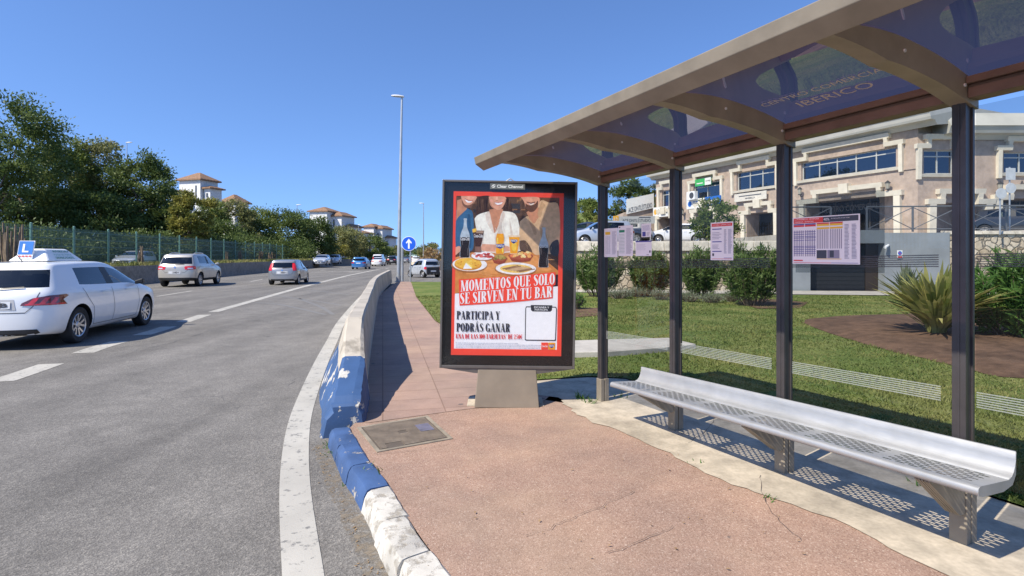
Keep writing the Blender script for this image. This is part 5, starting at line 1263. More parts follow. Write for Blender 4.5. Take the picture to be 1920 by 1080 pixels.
def trunk_mesh(h, r, rx, rz, z0, seed, bare=False):
    rr = random.Random(seed); b = MB(); top = z0+rz*1.1
    pts = [(rr.uniform(-.1,.1)*i*.4, rr.uniform(-.1,.1)*i*.4, top*i/6) for i in range(7)]; b.tube(pts, [r*(1.25 if i == 0 else 1-.12*i) for i in range(7)], 9)
    for k in range(9):
        a = rr.uniform(0,2*PI); i = rr.randint(2,5); p = Vector(pts[i]); e = Vector((math.cos(a)*rx*rr.uniform(.55,.9), math.sin(a)*rx*rr.uniform(.55,.9), z0+rz*rr.uniform(.4,1.5))); m = p.lerp(e,.5)+Vector((0,0,rr.uniform(-.2,.5)))
        b.tube([p,m,e], [r*.45,r*.28,r*.08], 6)
    return b
TREE = {}
def tree(name, label, px, py_top, Y, zb, width_px, kind, group, seed, cat='tree', low=.18, n=95, per=150, leaf=.30, sq=1.0):
    X = (px-960)/F*Y; H = CH+(HOR-py_top)*Y/F-zb; rx = width_px*Y/F/2*.88; z0 = H*low; rz = (H-z0)/2*.94
    t = thing(name, label, cat, (X,Y,zb), 0, group)
    tb = trunk_mesh(H, max(.12,H*.022), rx, rz, z0, seed); o = tb.build('trunk', M['bark'], t, True)
    obj('crown', crown_mesh(rx, rz, z0, n, per, leaf, LF[kind], seed), t); return t

# ================================================================ UPPER TERRACE, WALLS AND BUILDING
TZ = 2.45
Yw = lambda X: 24.9-.085*(X-1.5)
b = MB(); pts = [(11.6,Yw(11.6)+.5),(34,Yw(34)+.5),(75,22),(75,120),(-2,120),(-2,37.5),(11.6,37.5)]
b.prism([(x,y,-.3) for x,y in pts], (0,0,TZ+.3)); struct(b.build('terrace', M['path']))
b = MB(); b.prism([(x,y,-.3) for x,y in [(1.0,Yw(1.0)+.5),(11.59,Yw(11.6)+.5),(11.59,37.49),(-2,37.49)]], (0,0,2.12+.3)); struct(b.build('parking_strip', M['asphalt']))
b = MB(); hp = []
for i in range(13):
    row = []
    for j in range(9):
        x = -2+i*6.5; y = 62+j*14; row.append((x,y, TZ-.3+ (4.5*max(0,min(1,(y-60)/30))+2.5*math.sin(x*.13+1)*min(1,j/3)) + .02*(y-60)))
    hp.append(row)
b.grid(hp); struct(b.build('hill', M['lawn'], smooth=True))
def wall_run(name, label, x0, x1, ztop, mat, cap, th=.54):
    o = thing(name, label, 'wall'); b = MB(); y0, y1 = Yw(x0), Yw(x1)
    b.hexa([(x0,y0,-.1),(x1,y1,-.1),(x1,y1+th,-.1),(x0,y0+th,-.1)], [(x0,y0,ztop),(x1,y1,ztop),(x1,y1+th,ztop),(x0,y0+th,ztop)]); b.build('wall_face', mat, o)
    if cap:
        b = MB(); n = int((x1-x0)/.62)
        for i in range(n):
            a = x0+(x1-x0)*i/n+.008; e = x0+(x1-x0)*(i+1)/n-.008; h = random.uniform(-.012,.012)
            b.hexa([(a,Yw(a)-.09,ztop+.002),(e,Yw(e)-.09,ztop+.002),(e,Yw(e)+th,ztop+.002),(a,Yw(a)+th,ztop+.002)], [(a,Yw(a)-.03,ztop+cap+h),(e,Yw(e)-.03,ztop+cap+h),(e,Yw(e)+th,ztop+cap+.05+h),(a,Yw(a)+th,ztop+cap+.05+h)])
        b.build('coping', m_concrete('coping_stone', (.55,.50,.41), .5, 6) , o, bevel=.02)
    return o
wall_run('stone_wall', 'honey rubble stone retaining wall with pale coping behind the oleander row', 1.0, 11.65, 1.74, M['stone'], .40)
wall_run('stone_wall', 'rubble stone retaining wall at right, under the terrace railing beside the garage', 18.35, 34, 2.42, M['stone'], .14)
def garage():
    o = thing('garage_front', 'grey painted basement garage front with a dark opening under the railing', 'garage'); g = plain('grey_render', (.24,.26,.275), .75, var=.12, vs=1.5, space='world')
    b = MB(); y = lambda x: Yw(x)-.02
    def blk(x0,x1,z0,z1,d0=0,d1=.56): b.hexa([(x0,y(x0)+d0,z0),(x1,y(x1)+d0,z0),(x1,y(x1)+d1,z0),(x0,y(x0)+d1,z0)], [(x0,y(x0)+d0,z1),(x1,y(x1)+d0,z1),(x1,y(x1)+d1,z1),(x0,y(x0)+d1,z1)])
    blk(11.67,12.75,-.1,2.62); blk(15.75,18.33,-.1,2.5); blk(12.75,15.75,2.06,2.62)
    b.build('wall_face', g, o)
    b = MB(); b.hexa([(12.75,y(12.75)+.42,-.1),(15.2,y(15.2)+.42,-.1),(15.2,y(15.2)+.48,-.1),(12.75,y(12.75)+.48,-.1)], [(12.75,y(12.75)+.42,2.06),(15.2,y(15.2)+.42,2.06),(15.2,y(15.2)+.48,2.06),(12.75,y(12.75)+.48,2.06)])
    for i in range(11): z = .1+i*.18; b.hexa([(12.76,y(12.76)+.405,z),(15.19,y(15.19)+.405,z),(15.19,y(15.19)+.42,z),(12.76,y(12.76)+.42,z)], [(12.76,y(12.76)+.405,z+.10),(15.19,y(15.19)+.405,z+.10),(15.19,y(15.19)+.42,z+.10),(12.76,y(12.76)+.42,z+.10)])
    b.build('roller_door', plain('dark_shutter', (.018,.019,.022), .35), o)
    b = MB(); b.hexa([(15.22,y(15.2)+.40,-.1),(15.73,y(15.7)+.40,-.1),(15.73,y(15.7)+.46,-.1),(15.22,y(15.2)+.46,-.1)], [(15.22,y(15.2)+.40,2.05),(15.73,y(15.7)+.40,2.05),(15.73,y(15.7)+.46,2.05),(15.22,y(15.2)+.46,2.05)]); b.build('door', plain('dark_brown_door', (.035,.025,.02), .5), o)
    b = MB(); b.tube([(15.9,y(15.9)-.01,1.98),(15.78,y(15.8)-.12,1.94),(15.62,y(15.7)-.22,1.88)], [.04,.05,.06], 8); b.build('camera', M['white'], o)
    s = thing('parking_sign', 'small square no parking sign with blue disc on the grey garage wall', 'sign'); b = MB(); X = 16.35; b.hexa([(X-.12,y(X)-.03,1.42),(X+.1,y(X)-.03,1.42),(X+.1,y(X)-.015,1.42),(X-.12,y(X)-.015,1.42)], [(X-.12,y(X)-.03,1.76),(X+.1,y(X)-.03,1.76),(X+.1,y(X)-.015,1.76),(X-.12,y(X)-.015,1.76)]); b.build('board', M['white'], s)
    b = MB(); b.poly([(X-.01+.085*math.cos(a*PI/10),y(X)-.033,1.64+.085*math.sin(a*PI/10)) for a in range(20)],0); b.poly([(X-.075,y(X)-.0345,1.69),(X-.06,y(X)-.0345,1.705),(X+.055,y(X)-.0345,1.59),(X+.04,y(X)-.0345,1.575)],1); b.add([(X-.1,y(X)-.033,1.44),(X+.08,y(X)-.033,1.44),(X+.08,y(X)-.033,1.50),(X-.1,y(X)-.033,1.50)],[(0,1,2,3)],1); b.build('symbol', [plain('sign_blue',(.02,.12,.50),.4), plain('sign_red',(.6,.04,.04),.4)], s)
garage()
def railing(label, x0, x1, off=.25, step=1.75):
    o = thing('railing', label, 'railing'); n = max(1, round((x1-x0)/step)); zz = TZ+.16; b = MB(); mt = plain('grey_rail', (.16,.165,.175), .5, .3)
    P = lambda x, z: (x, Yw(x)+off, z)
    for i in range(n+1): x = x0+(x1-x0)*i/n; q = MB(); q.box(x-.03,x+.03,Yw(x)+off-.03,Yw(x)+off+.03,zz-.06,zz+1.0); q.build('post', mt, o)
    b.tube([P(x0,zz+1.02),P(x1,zz+1.02)], .032, 6); b.tube([P(x0,zz+.06),P(x1,zz+.06)], .022, 6)
    for i in range(n):
        a, e = x0+(x1-x0)*i/n, x0+(x1-x0)*(i+1)/n; b.tube([P(a,zz+.06),P(e,zz+.98)], .018, 5); b.tube([P(a,zz+.98),P((a+e)/2+.02,zz+.53)], .018, 5); b.tube([P((a+e)/2+.02,zz+.53),P(e,zz+.06)], .018, 5)
    b.build('rail', mt, o)
railing('grey cross braced terrace railing above the garage and stone wall', 15.2, 30)
railing('grey cross braced railing between the round bush and the garage', 11.9, 13.7, .2)

AX, AY, BX, BY = 12.6, 49.0, 21.3, 29.4
LWL = math.hypot(BX-AX, BY-AY); UW = ((BX-AX)/LWL, (BY-AY)/LWL); BROT = math.atan2(UW[1], UW[0])
def fac(px, py):
    k = (px-960)/F; t = (k*AY-AX)/((BX-AX)+k*(AY-BY)); Y = AY+(BY-AY)*t; return t*LWL, CH+(HOR-py)*Y/F
def facr(px, py): return (px-960)/F*BY-BX, CH+(HOR-py)*BY/F
M['pink'] = m_concrete('pink_render', (.44,.345,.275), .25, 4, .85, .5); M['cream'] = plain('cream_stone', (.66,.60,.48), .8, var=.1, vs=3, space='world')
M['fascia'] = plain('grey_fascia', (.44,.43,.38), .7, var=.1, vs=1, space='world'); M['winglass'] = glassmat('window_glass', (.10,.12,.15), 1.5, 3.2, .01, (.75,.85,1)); M['alu'] = plain('pale_window_frame', (.50,.50,.46), .5, .2)
M['room'] = plain('dark_room', (.05,.055,.065), .8)
M['blind'] = plain('pale_blind', (.42,.44,.46), .8, var=.06)
def building():
    root = thing('office_building', 'pink two storey shopping building with cream stepped window surrounds and grey eaves', 'building', (AX,AY,0), BROT)
    # the right-hand wing lies along +X from B, expressed in the building's own axes
    cb, sb = math.cos(-BROT), math.sin(-BROT)
    def RW(s, d, z): x, y = BX-AX+s, BY-AY+d; return (cb*x-sb*y, sb*x+cb*y, z)
    def LW(s, d, z): return (s, d, z)
    wins = {'L': [], 'R': []}
    for a, c in (((1241,356),(1262,388)), ((1300,342),(1349,371)), ((1381,318),(1452,353)), ((1502,290),(1680,326))):
        s0, s1 = fac(a[0],0)[0], fac(c[0],0)[0]; zt = fac((a[0]+c[0])/2,a[1])[1]; z0 = fac((a[0]+c[0])/2,c[1])[1]; wins['L'].append((s0,s1,z0,zt))
    doors = {'L': [], 'R': []}
    for a, c in (((1236,408),(1262,440)), ((1305,395),(1340,440)), ((1400,398),(1453,440)), ((1512,372),(1678,425))):
        s0, s1 = fac(a[0],0)[0], fac(c[0],0)[0]; doors['L'].append((s0,s1,TZ,fac((a[0]+c[0])/2,a[1])[1]))
    wins['R'] = [(*[facr(x,0)[0] for x in (1732,1790)], facr(0,326)[1], facr(0,281)[1]), (*[facr(x,0)[0] for x in (1882,1950)], facr(0,324)[1], facr(0,285)[1]), (*[facr(x,0)[0] for x in (2040,2110)], facr(0,324)[1], facr(0,285)[1])]
    doors['R'] = [(facr(1752,0)[0], facr(1842,0)[0], TZ, facr(0,380)[1]), (facr(1875,0)[0], facr(1990,0)[0], TZ, facr(0,372)[1])]
    spans = {'L': (0, LWL, 8.55), 'R': (0.0, 14.0, 7.95)}
    for side, T in (('L', LW), ('R', RW)):
        s0, s1, zt = spans[side]; holes = wins[side]+doors[side]; b = MB()
        ss = sorted({s0,s1}|{h[0] for h in holes}|{h[1] for h in holes}); zs = sorted({TZ-.1,zt}|{h[2] for h in holes if h[2] > TZ}|{h[3] for h in holes})
        for a, e in zip(ss, ss[1:]):
            for z, z2 in zip(zs, zs[1:]):
                ms, mz = (a+e)/2, (z+z2)/2
                if any(h[0] < ms < h[1] and h[2]-.15 < mz < h[3] for h in holes): continue
                b.add([T(a,0,z),T(e,0,z),T(e,0,z2),T(a,0,z2)], [(0,1,2,3)])
        for h in holes:
            a, e, z, z2 = h; d = .28 if h in wins[side] else 1.3
            b.add([T(a,0,z),T(a,d,z),T(a,d,z2),T(a,0,z2)], [(0,1,2,3)]); b.add([T(e,0,z),T(e,0,z2),T(e,d,z2),T(e,d,z)], [(0,1,2,3)]); b.add([T(a,0,z2),T(a,d,z2),T(e,d,z2),T(e,0,z2)], [(0,1,2,3)]); b.add([T(a,0,z),T(e,0,z),T(e,d,z),T(a,d,z)], [(0,1,2,3)])
        # inner back and far ends so that the shell is solid
        b.add([T(s0,0,TZ),T(s0,9,TZ),T(s0,9,zt),T(s0,0,zt)], [(0,1,2,3)]); b.add([T(s1,0,TZ),T(s1,9,TZ),T(s1,9,zt),T(s1,0,zt)], [(0,1,2,3)]); b.add([T(s0,1.6,TZ),T(s1,1.6,TZ),T(s1,1.6,zt),T(s0,1.6,zt)], [(0,1,2,3)])
        b.build('wall', M['pink'], root)
        for h in wins[side]:
            a, e, z, z2 = h; w = MB(); n = max(2, round((e-a)/1.25)); fr = .06
            for i in range(n+1):
                x = a+(e-a)*i/n; x0, x1 = (x, x+fr) if i == 0 else ((x-fr, x) if i == n else (x-fr/2, x+fr/2)); w.hexa([T(x0,.16,z),T(x1,.16,z),T(x1,.24,z),T(x0,.24,z)], [T(x0,.16,z2),T(x1,.16,z2),T(x1,.24,z2),T(x0,.24,z2)])
            for q in (z, z2-fr, z+(z2-z)*.72): w.hexa([T(a+fr,.163,q),T(e-fr,.163,q),T(e-fr,.237,q),T(a+fr,.237,q)], [T(a+fr,.163,q+fr),T(e-fr,.163,q+fr),T(e-fr,.237,q+fr),T(a+fr,.237,q+fr)])
            f = w.build('window', M['alu'], root)
            g = MB(); g.add([T(a+.01,.2,z+.01),T(e-.01,.2,z+.01),T(e-.01,.2,z2-.01),T(a+.01,.2,z2-.01)], [(0,1,2,3)]); g.build('pane', M['winglass'], f)
            g = MB(); rr = random.Random(int(a*10))
            for i in range(n):
                if rr.random() < .55: x0 = a+(e-a)*(i+.1)/n; x1 = a+(e-a)*(i+.1+rr.uniform(.2,.8))/n; g.add([T(x0,.26,z),T(x1,.26,z),T(x1,.26,z2),T(x0,.26,z2)], [(0,1,2,3)])
            g.add([T(a,.9,z),T(e,.9,z),T(e,.9,z2),T(a,.9,z2)], [(0,1,2,3)]) if not g.f else None
            g.build('blind', M['blind'], f)
            # stepped cream surround: side posts, stepped head, sill
            u = MB(); tw = .20; st = min(.55,(e-a)*.16)
            def bar(x0,x1,q0,q1,p=.16): u.hexa([T(x0,-p,q0),T(x1,-p,q0),T(x1,.0,q0),T(x0,.0,q0)], [T(x0,-p-.05,q1),T(x1,-p-.05,q1),T(x1,.0,q1),T(x0,.0,q1)])
            bar(a-.42,a-.42+tw,z-.30,z2+.06); bar(e+.42-tw,e+.42,z-.30,z2+.06)
            bar(a-.50,a+st,z2+.062,z2+.30,.2); bar(e-st,e+.50,z2+.062,z2+.30,.2); bar(a+st-.2,a+st,z2+.302,z2+.52,.2); bar(e-st,e-st+.2,z2+.302,z2+.52,.2); bar(a+st-.3,e-st+.3,z2+.522,z2+.78,.24)
            bar(a-.36,e+.36,z-.17,z-.02,.12)
            u.build('window_surround', M['cream'], root)
        for h in doors[side]:
            a, e, z, z2 = h; st = (e-a)*.16; u = MB()
            def bar(x0,x1,q0,q1,p=.18): u.hexa([T(x0,-p,q0),T(x1,-p,q0),T(x1,.0,q0),T(x0,.0,q0)], [T(x0,-p-.05,q1),T(x1,-p-.05,q1),T(x1,.0,q1),T(x0,.0,q1)])
            bar(a-.38,a-.04,z,z2-.1); bar(e+.04,e+.38,z,z2-.1); bar(a-.5,a+st,z2-.095,z2+.18,.24); bar(e-st,e+.5,z2-.095,z2+.18,.24); bar(a+st-.25,a+st,z2+.182,z2+.44,.24); bar(e-st,e-st+.25,z2+.182,z2+.44,.24); bar(a+st-.35,e-st+.35,z2+.442,z2+.70,.28)
            m = (a+e)/2; bar(m-.28,m+.28,z2+.30,z2+.86,.40); u.build('portal_surround', M['cream'], root)
            dd = MB(); n = max(2, round((e-a)/1.0))
            for i in range(n+1): x = a+(e-a-.06)*i/n; dd.hexa([T(x,1.2,z),T(x+.06,1.2,z),T(x+.06,1.28,z),T(x,1.28,z)], [T(x,1.2,z2),T(x+.06,1.2,z2),T(x+.06,1.28,z2),T(x,1.28,z2)])
            dd.hexa([T(a,1.205,z+2.05),T(e,1.205,z+2.05),T(e,1.275,z+2.05),T(a,1.275,z+2.05)], [T(a,1.205,z+2.13),T(e,1.205,z+2.13),T(e,1.275,z+2.13),T(a,1.275,z+2.13)])
            f = dd.build('door', plain('bronze_frame', (.10,.085,.07), .5), root)
            g = MB(); g.add([T(a,1.24,z),T(e,1.24,z),T(e,1.24,z2),T(a,1.24,z2)], [(0,1,2,3)]); g.build('pane', plain('dark_door_glass', (.02,.02,.022), .06, coat=.5), f)
        # eaves: sloping fascia over a moulded cornice
        b = MB(); z0, z1 = zt, zt+(.85 if side == 'L' else 1.0); e0, e1 = s0-(.5 if side == 'L' else -1.15), s1+(1.0 if side == 'L' else .8)
        prof = [(-.10,z0-.35),(-.30,z0-.12),(-.62,z0-.10),(-.75,z0+.22),(-.80,z0+.25),(-.35,z1-.1),(-.30,z1),(9,z1+.02)]
        b.grid([[T(s, d, z) for d, z in prof] for s in (e0, e1)]); b.poly([T(e0,d,z) for d, z in prof]+[T(e0,9,z0-.35)]); b.poly([T(e1,d,z) for d, z in reversed(prof)]+[T(e1,.0,z0-.35)][:0])
        b.build('eaves', M['fascia'], root)
    # belt course and lettering
    b = MB(); s0 = fac(1484,0)[0]; b.hexa([(s0,-.06,fac(1600,332)[1]),(LWL,-.06,fac(1600,332)[1]),(LWL,0,fac(1600,332)[1]),(s0,0,fac(1600,332)[1])], [(s0,-.06,fac(1600,332)[1]+.08),(LWL,-.06,fac(1600,332)[1]+.08),(LWL,0,fac(1600,332)[1]+.08),(s0,0,fac(1600,332)[1]+.08)]); b.build('belt_course', M['pink'], root)
    b = MB(); s0, z0 = fac(1518,392); s1 = fac(1672,0)[0]; put_text(b, 'CENTRO COMERCIAL IBERICO', .1, lambda u, v: (s0+u, 1.15, fac(1595,392)[1]+v), width=s1-s0, height=.36); b.build('door_lettering', plain('bronze_letters', (.26,.22,.19), .5), root)
    b = MB(); put_text(b, 'A', .1, lambda u, v: RW(facr(1911,0)[0]+u, -.03, facr(0,348)[1]+v), width=.26, height=.26); b.build('wall_lettering', M['darkgrey'], root)
    return root
building()
# low wing at the far left end of the building, with its sign
def at_face(T, name, label, cat, rect, board, lines, dz=0, parent_rot=BROT, d=.12):
    "a signboard on the long facade"
    (x0,y0),(x1,y1) = rect; s0, s1 = fac(x0,0)[0], fac(x1,0)[0]; zt = fac((x0+x1)/2,y0)[1]; zb = fac((x0+x1)/2,y1)[1]
    o = thing(name, label, cat, (AX,AY,0), BROT); b = MB(); b.box(s0,s1,-.26,-.20,zb,zt); b.build('board', board, o)
    for txt, u0, u1, v0, v1, m in lines:
        q = MB()
        if txt == 'O': q.poly([(s0+(u0+u1)/2*(s1-s0)+(u1-u0)/2*(s1-s0)*math.cos(k*PI/9), -.264, zb+(v0+v1)/2*(zt-zb)+(v1-v0)/2*(zt-zb)*math.sin(k*PI/9)) for k in range(18)])
        elif txt == '-': q.add([(s0+u0*(s1-s0),-.263,zb+v0*(zt-zb)),(s0+u1*(s1-s0),-.263,zb+v0*(zt-zb)),(s0+u1*(s1-s0),-.263,zb+v1*(zt-zb)),(s0+u0*(s1-s0),-.263,zb+v1*(zt-zb))], [(0,1,2,3)])
        else: put_text(q, txt, .1, lambda u, v: (s0+u0*(s1-s0)+u, -.267, zb+v0*(zt-zb)+v), width=(u1-u0)*(s1-s0), height=(v1-v0)*(zt-zb), off=.002)
        q.build('lettering', m, o)
    return o
BW = plain('sign_board_white', (.70,.69,.65), .5, var=.04); BB = plain('sign_board_blue', (.02,.13,.48), .45); DK = plain('sign_dark_ink', (.05,.06,.08), .5); BG = plain('banner_green', (.05,.38,.10), .5); OR_ = plain('sign_amber', (.70,.38,.04), .5)
at_face(0, 'shop_sign', 'white shop sign with blue disc logo left of the blue sign', 'sign', ((1292,373),(1325,391)), BW, [('O',.08,.30,.22,.82,BB),('ZURICH',.36,.95,.30,.75,BB)])
at_face(0, 'shop_sign', 'plain blue shop sign beside the white one with the disc logo', 'sign', ((1327,368),(1356,384)), BB, [('-',.1,.8,.42,.56,BW),('-',.1,.6,.22,.32,BW)])
at_face(0, 'shop_sign', 'white sign with plant logo and M&M lettering at the building end', 'sign', ((1229,388),(1257,407)), BW, [('O',.06,.26,.25,.80,OR_),('M&M',.34,.96,.25,.78,DK)])
at_face(0, 'shop_sign', 'small amber shop sign beside a wall lantern', 'sign', ((1274,384),(1281,397)), OR_, [('-',.3,.7,.3,.7,BW)])
at_face(0, 'shop_sign', 'long cream shop sign under the upper window, above a portal', 'sign', ((1382,361),(1442,376)), plain('sign_board_cream', (.60,.56,.48), .6), [('-',.15,.85,.58,.70,DK),('MARBELLA',.36,.66,.22,.40,DK)])
at_face(0, 'hanging_banner', 'green and white banner across the top of an upper window', 'banner', ((1308,335),(1338,348)), BG, [('-',.62,1,.0,1,BW),('-',.1,.5,.3,.45,BW),('-',.66,.95,.45,.65,BG)])
def ace():
    o = thing('end_wing', 'low pink wing left of the main building with a white sign panel', 'building'); b = MB(); Y = 51; P = lambda px, py, dy=0: tuple(dp(px,py,Y)+Vector((0,dy,0)))
    b.prism([P(1150,455),P(1171,398),P(1226,388),P(1228,455)], (0,5,0)); b.build('wall', M['pink'], o)
    s = thing('shop_sign', 'large white panel lettered ACE DNTL STUDIO above the low pink wing', 'sign'); b = MB(); b.prism([P(1174,402,-.2),P(1225,390,-.2),P(1225,363,-.2),P(1174,374,-.2)], (0,.12,0)); b.build('board', BW, s)
    b = MB()
    def m1(u, v): return tuple(dp(1178+u, 399-v-u*.235, Y-.23))
    put_text(b, 'ACE DNTL', .1, m1, width=25, height=9); put_text(b, 'STUDIO', .1, lambda u, v: m1(u+27.5,v), width=17, height=9); b.poly([m1(25.7,-1),m1(26.3,-1),m1(26.3,11),m1(25.7,11)]); b.build('lettering', DK, s)
    s = thing('shop_sign', 'long grey free standing board lettered ACE DNTL STUDIO above the parked cars', 'sign'); Y2 = 39; b = MB(); Q = lambda px, py, dy=0: tuple(dp(px,py,Y2)+Vector((0,dy,0)))
    b.prism([Q(1160,419),Q(1228,419),Q(1228,405),Q(1160,406)], (0,.1,0)); b.build('board', plain('sign_board_grey', (.42,.42,.39), .6), s)
    b = MB(); b.prism([Q(1150,419,-.01),Q(1159.8,419,-.01),Q(1159.8,404,-.01),Q(1150,405,-.01)], (0,.1,0)); b.build('number_tile', OR_, s)
    for px in (1166,1220): q = MB(); a = dp(px,419,Y2); q.cyl((a.x,a.y+.05,TZ),(a.x,a.y+.05,a.z),.04); q.build('post', M['galv'], s)
    b = MB(); m2 = lambda u, v: tuple(dp(1167+u,416+(-v),Y2-.02)); put_text(b, 'ACE DNTL', .1, m2, width=28, height=5.5); put_text(b, 'STUDIO', .1, lambda u, v: m2(u+32,v), width=21, height=5.5); b.poly([m2(29.6,-1),m2(30.2,-1),m2(30.2,7),m2(29.6,7)]); b.poly([m2(31,8),m2(53,8),m2(53,9.3),m2(31,9.3)]); b.build('lettering', DK, s)
    b = MB(); put_text(b, '12', .1, lambda u, v: tuple(dp(1152+u,416-v,Y2-.04)), width=6, height=8); b.build('lettering', BW, s)
ace()
def lantern(px, py, label, right=False):
    s, z = (facr if right else fac)(px, py)
    if right: o = thing('wall_lantern', label, 'lantern', (BX+s, BY, 0), 0, 'lanterns on the pink building')
    else: o = thing('wall_lantern', label, 'lantern', (AX+UW[0]*s, AY+UW[1]*s, 0), BROT, 'lanterns on the pink building')
    mt = plain('lantern_iron', (.03,.03,.03), .5); b = MB(); b.tube([(0,0,z-.25),(0,-.18,z-.32),(0,-.3,z-.2)], .02, 6); b.cyl((0,-.3,z-.2),(0,-.3,z-.16),.12,.12,8); b.cyl((0,-.3,z+.16),(0,-.3,z+.3),.16,.02,8); b.build('bracket', mt, o)
    b = MB(); b.cyl((0,-.3,z-.16),(0,-.3,z+.16),.08,.13,8); b.build('lamp_glass', plain('lantern_glass', (.35,.33,.27), .2), o)
lantern(1506,360,'wall lantern left of the wide portal'); lantern(1671,349,'wall lantern right of the wide portal'); lantern(1285,398,'wall lantern beside the small amber sign'); lantern(1866,352,'wall lantern on the right wing', True)
def ac():
    s, z = fac(1306,368); o = thing('air_conditioner', 'white air conditioning unit at the foot of the upper window with banner', 'air conditioner', (AX+UW[0]*s, AY+UW[1]*s, 0), BROT); b = MB(); b.box(-.45,.45,-.62,-.27,z-.3,z+.35); b.build('case', M['white'], o, bevel=.02); b = MB(); b.cyl((.12,-.622,z+.02),(.12,-.63,z+.02),.25,n=20); b.build('fan_grille', M['darkgrey'], o)
ac()
# ---- cars on the terrace
make_car('estate_car', 'white estate car parked on the terrace left of the round bush', 'car', HATCH, PW, (12.6,43.5,TZ), head(-1,.06), TE, 1.08, detail=2, front=True)
make_car('suv_car', 'dark blue SUV on the terrace behind the timetables', 'car', SUV, PDB, (8.4,43,TZ), head(-.9,.45), TE, 1.05, True, 1)
make_car('suv_car', 'silver SUV on the terrace beside the panel, nose to the left', 'car', SUV, PLB, (5.5,35,2.12), head(-1,-.15), TE, .95, False, 1, front=True)
make_car('saloon_car', 'dark saloon on the terrace behind the silver SUV', 'car', SEDAN, PDB, (5.2,40.5,TZ), head(-1,.1), TE, 1.05, detail=1)
make_car('hatchback_car', 'black hatchback parked by the right wing at the frame edge', 'car', HATCH, PBK, (25.3,27.6,TZ), head(.5,-.86), TE, 1.0, detail=1, front=True)
# ---- round traffic signs seen from behind
for px, py, lab, hh in ((1875,363,'round sign seen from behind, the lower left one by the right wing',0), (1893,353,'round sign seen from behind with a square plate above it',1)):
    Y = 23.0+hh*.8; a = dp(px,py,Y); o = thing('road_sign', lab, 'road sign', (a.x,a.y,0)); b = MB(); b.cyl((0,0,TZ-.05),(0,0,a.z+(.9 if hh else .2)),.03); b.build('pole', M['galv'], o); b = MB(); b.cyl((0,-.05,a.z),(0,-.07,a.z),.22,n=24); b.build('disc', M['palegrey'], o)
    if hh: b = MB(); b.box(-.2,.2,-.06,-.04,a.z+.35,a.z+.85); b.build('plate', M['palegrey'], o)

# ================================================================ PLANTS BEYOND THE GLASS
def shrub(name, label, px, py, wpx, hpx, kind, seed, group=None, n=7000, ll=.18, lw=.036, cat='shrub', zb=.02):
    global RS
    Y = (CH-zb)*F/(py-HOR); X = (px-960)/F*Y; Wd = wpx*Y/F/2; H = hpx*Y/F; RS = np.random.RandomState(seed); rr = random.Random(seed)
    t = thing(name, label, cat, (X,Y,zb), 0, group); b = MB(); Ps = []; Ds = []
    ns = 55; per = n//ns
    for k in range(ns):
        a = rr.uniform(0,2*PI); r = math.sqrt(rr.random())*Wd; e = Vector((math.cos(a)*r, math.sin(a)*r*.8, H*(rr.uniform(.72,1.02)-.30*(r/Wd)**2))); s0 = Vector((math.cos(a)*r*.35, math.sin(a)*r*.3, 0)); mid = s0.lerp(e,.5)+Vector((math.cos(a)*r*.16, math.sin(a)*r*.16, .05))
        b.tube([s0,mid,e], [.014,.010,.004], 4)
        tt = RS.uniform(.12,1.0,per)**.75; p = np.array([list((s0*(1-x)**2+mid*2*x*(1-x)+e*x*x)) for x in tt]); d = np.array(list((e-mid).normalized()))
        Ps.append(p+RS.normal(size=p.shape)*.045); Ds.append(d*.75+unit(per)*.85)
    P = np.concatenate(Ps); D = np.concatenate(Ds)
    b.build('stem', M['bark'], t); obj('foliage', leaf_mesh('foliage', P, D, RS.uniform(.7,1.3,len(P))*ll, RS.uniform(.8,1.3,len(P))*lw, LF[kind]), t); return t
OG = 'oleander shrubs along the stone wall'
shrub('oleander_shrub', 'oleander between the black panel and the first shelter post', 1124, 556, 98, 98, 'oleander', 1, OG)
shrub('oleander_shrub', 'oleander behind the four small notices', 1219, 556, 78, 88, 'oleander', 2, OG)
shrub('oleander_shrub', 'oleander left of the red headed timetable', 1312, 560, 80, 98, 'oleander', 3, OG)
shrub('oleander_shrub', 'largest oleander, just right of the red headed timetable', 1408, 573, 108, 122, 'oleander', 4, OG, 9000)
shrub('oleander_shrub', 'small low shrub at the right edge of the black panel', 1081, 580, 28, 32, 'bright', 5, None, 700, .10, .02)
shrub('garden_shrub', 'dense bright green shrub behind the last shelter post at right', 1918, 642, 205, 165, 'bright', 6, None, 10000, .18, .036)
shrub('garden_shrub', 'spiky green plant on the far right, below the round signs', 1868, 500, 34, 58, 'bright', 7, None, 700, .30, .035)
LGR = 'grey lavender tufts before the oleanders'
for i, (px, py, wp, lab) in enumerate(((1160,560,56,'grey green tuft under the oleander by the panel'),(1196,557,42,'grey green tuft left of the second shelter post'),(1238,562,46,'grey green tuft behind the second shelter post'),(1292,566,44,'grey green tuft just right of the second post'),(1334,568,44,'grey green tuft before the third oleander'),(1372,566,38,'grey green tuft left of the largest oleander'))):
    shrub('lavender_tuft', lab, px, py, wp, 17, 'grey', 20+i, LGR, 900, .11, .012, 'plant')
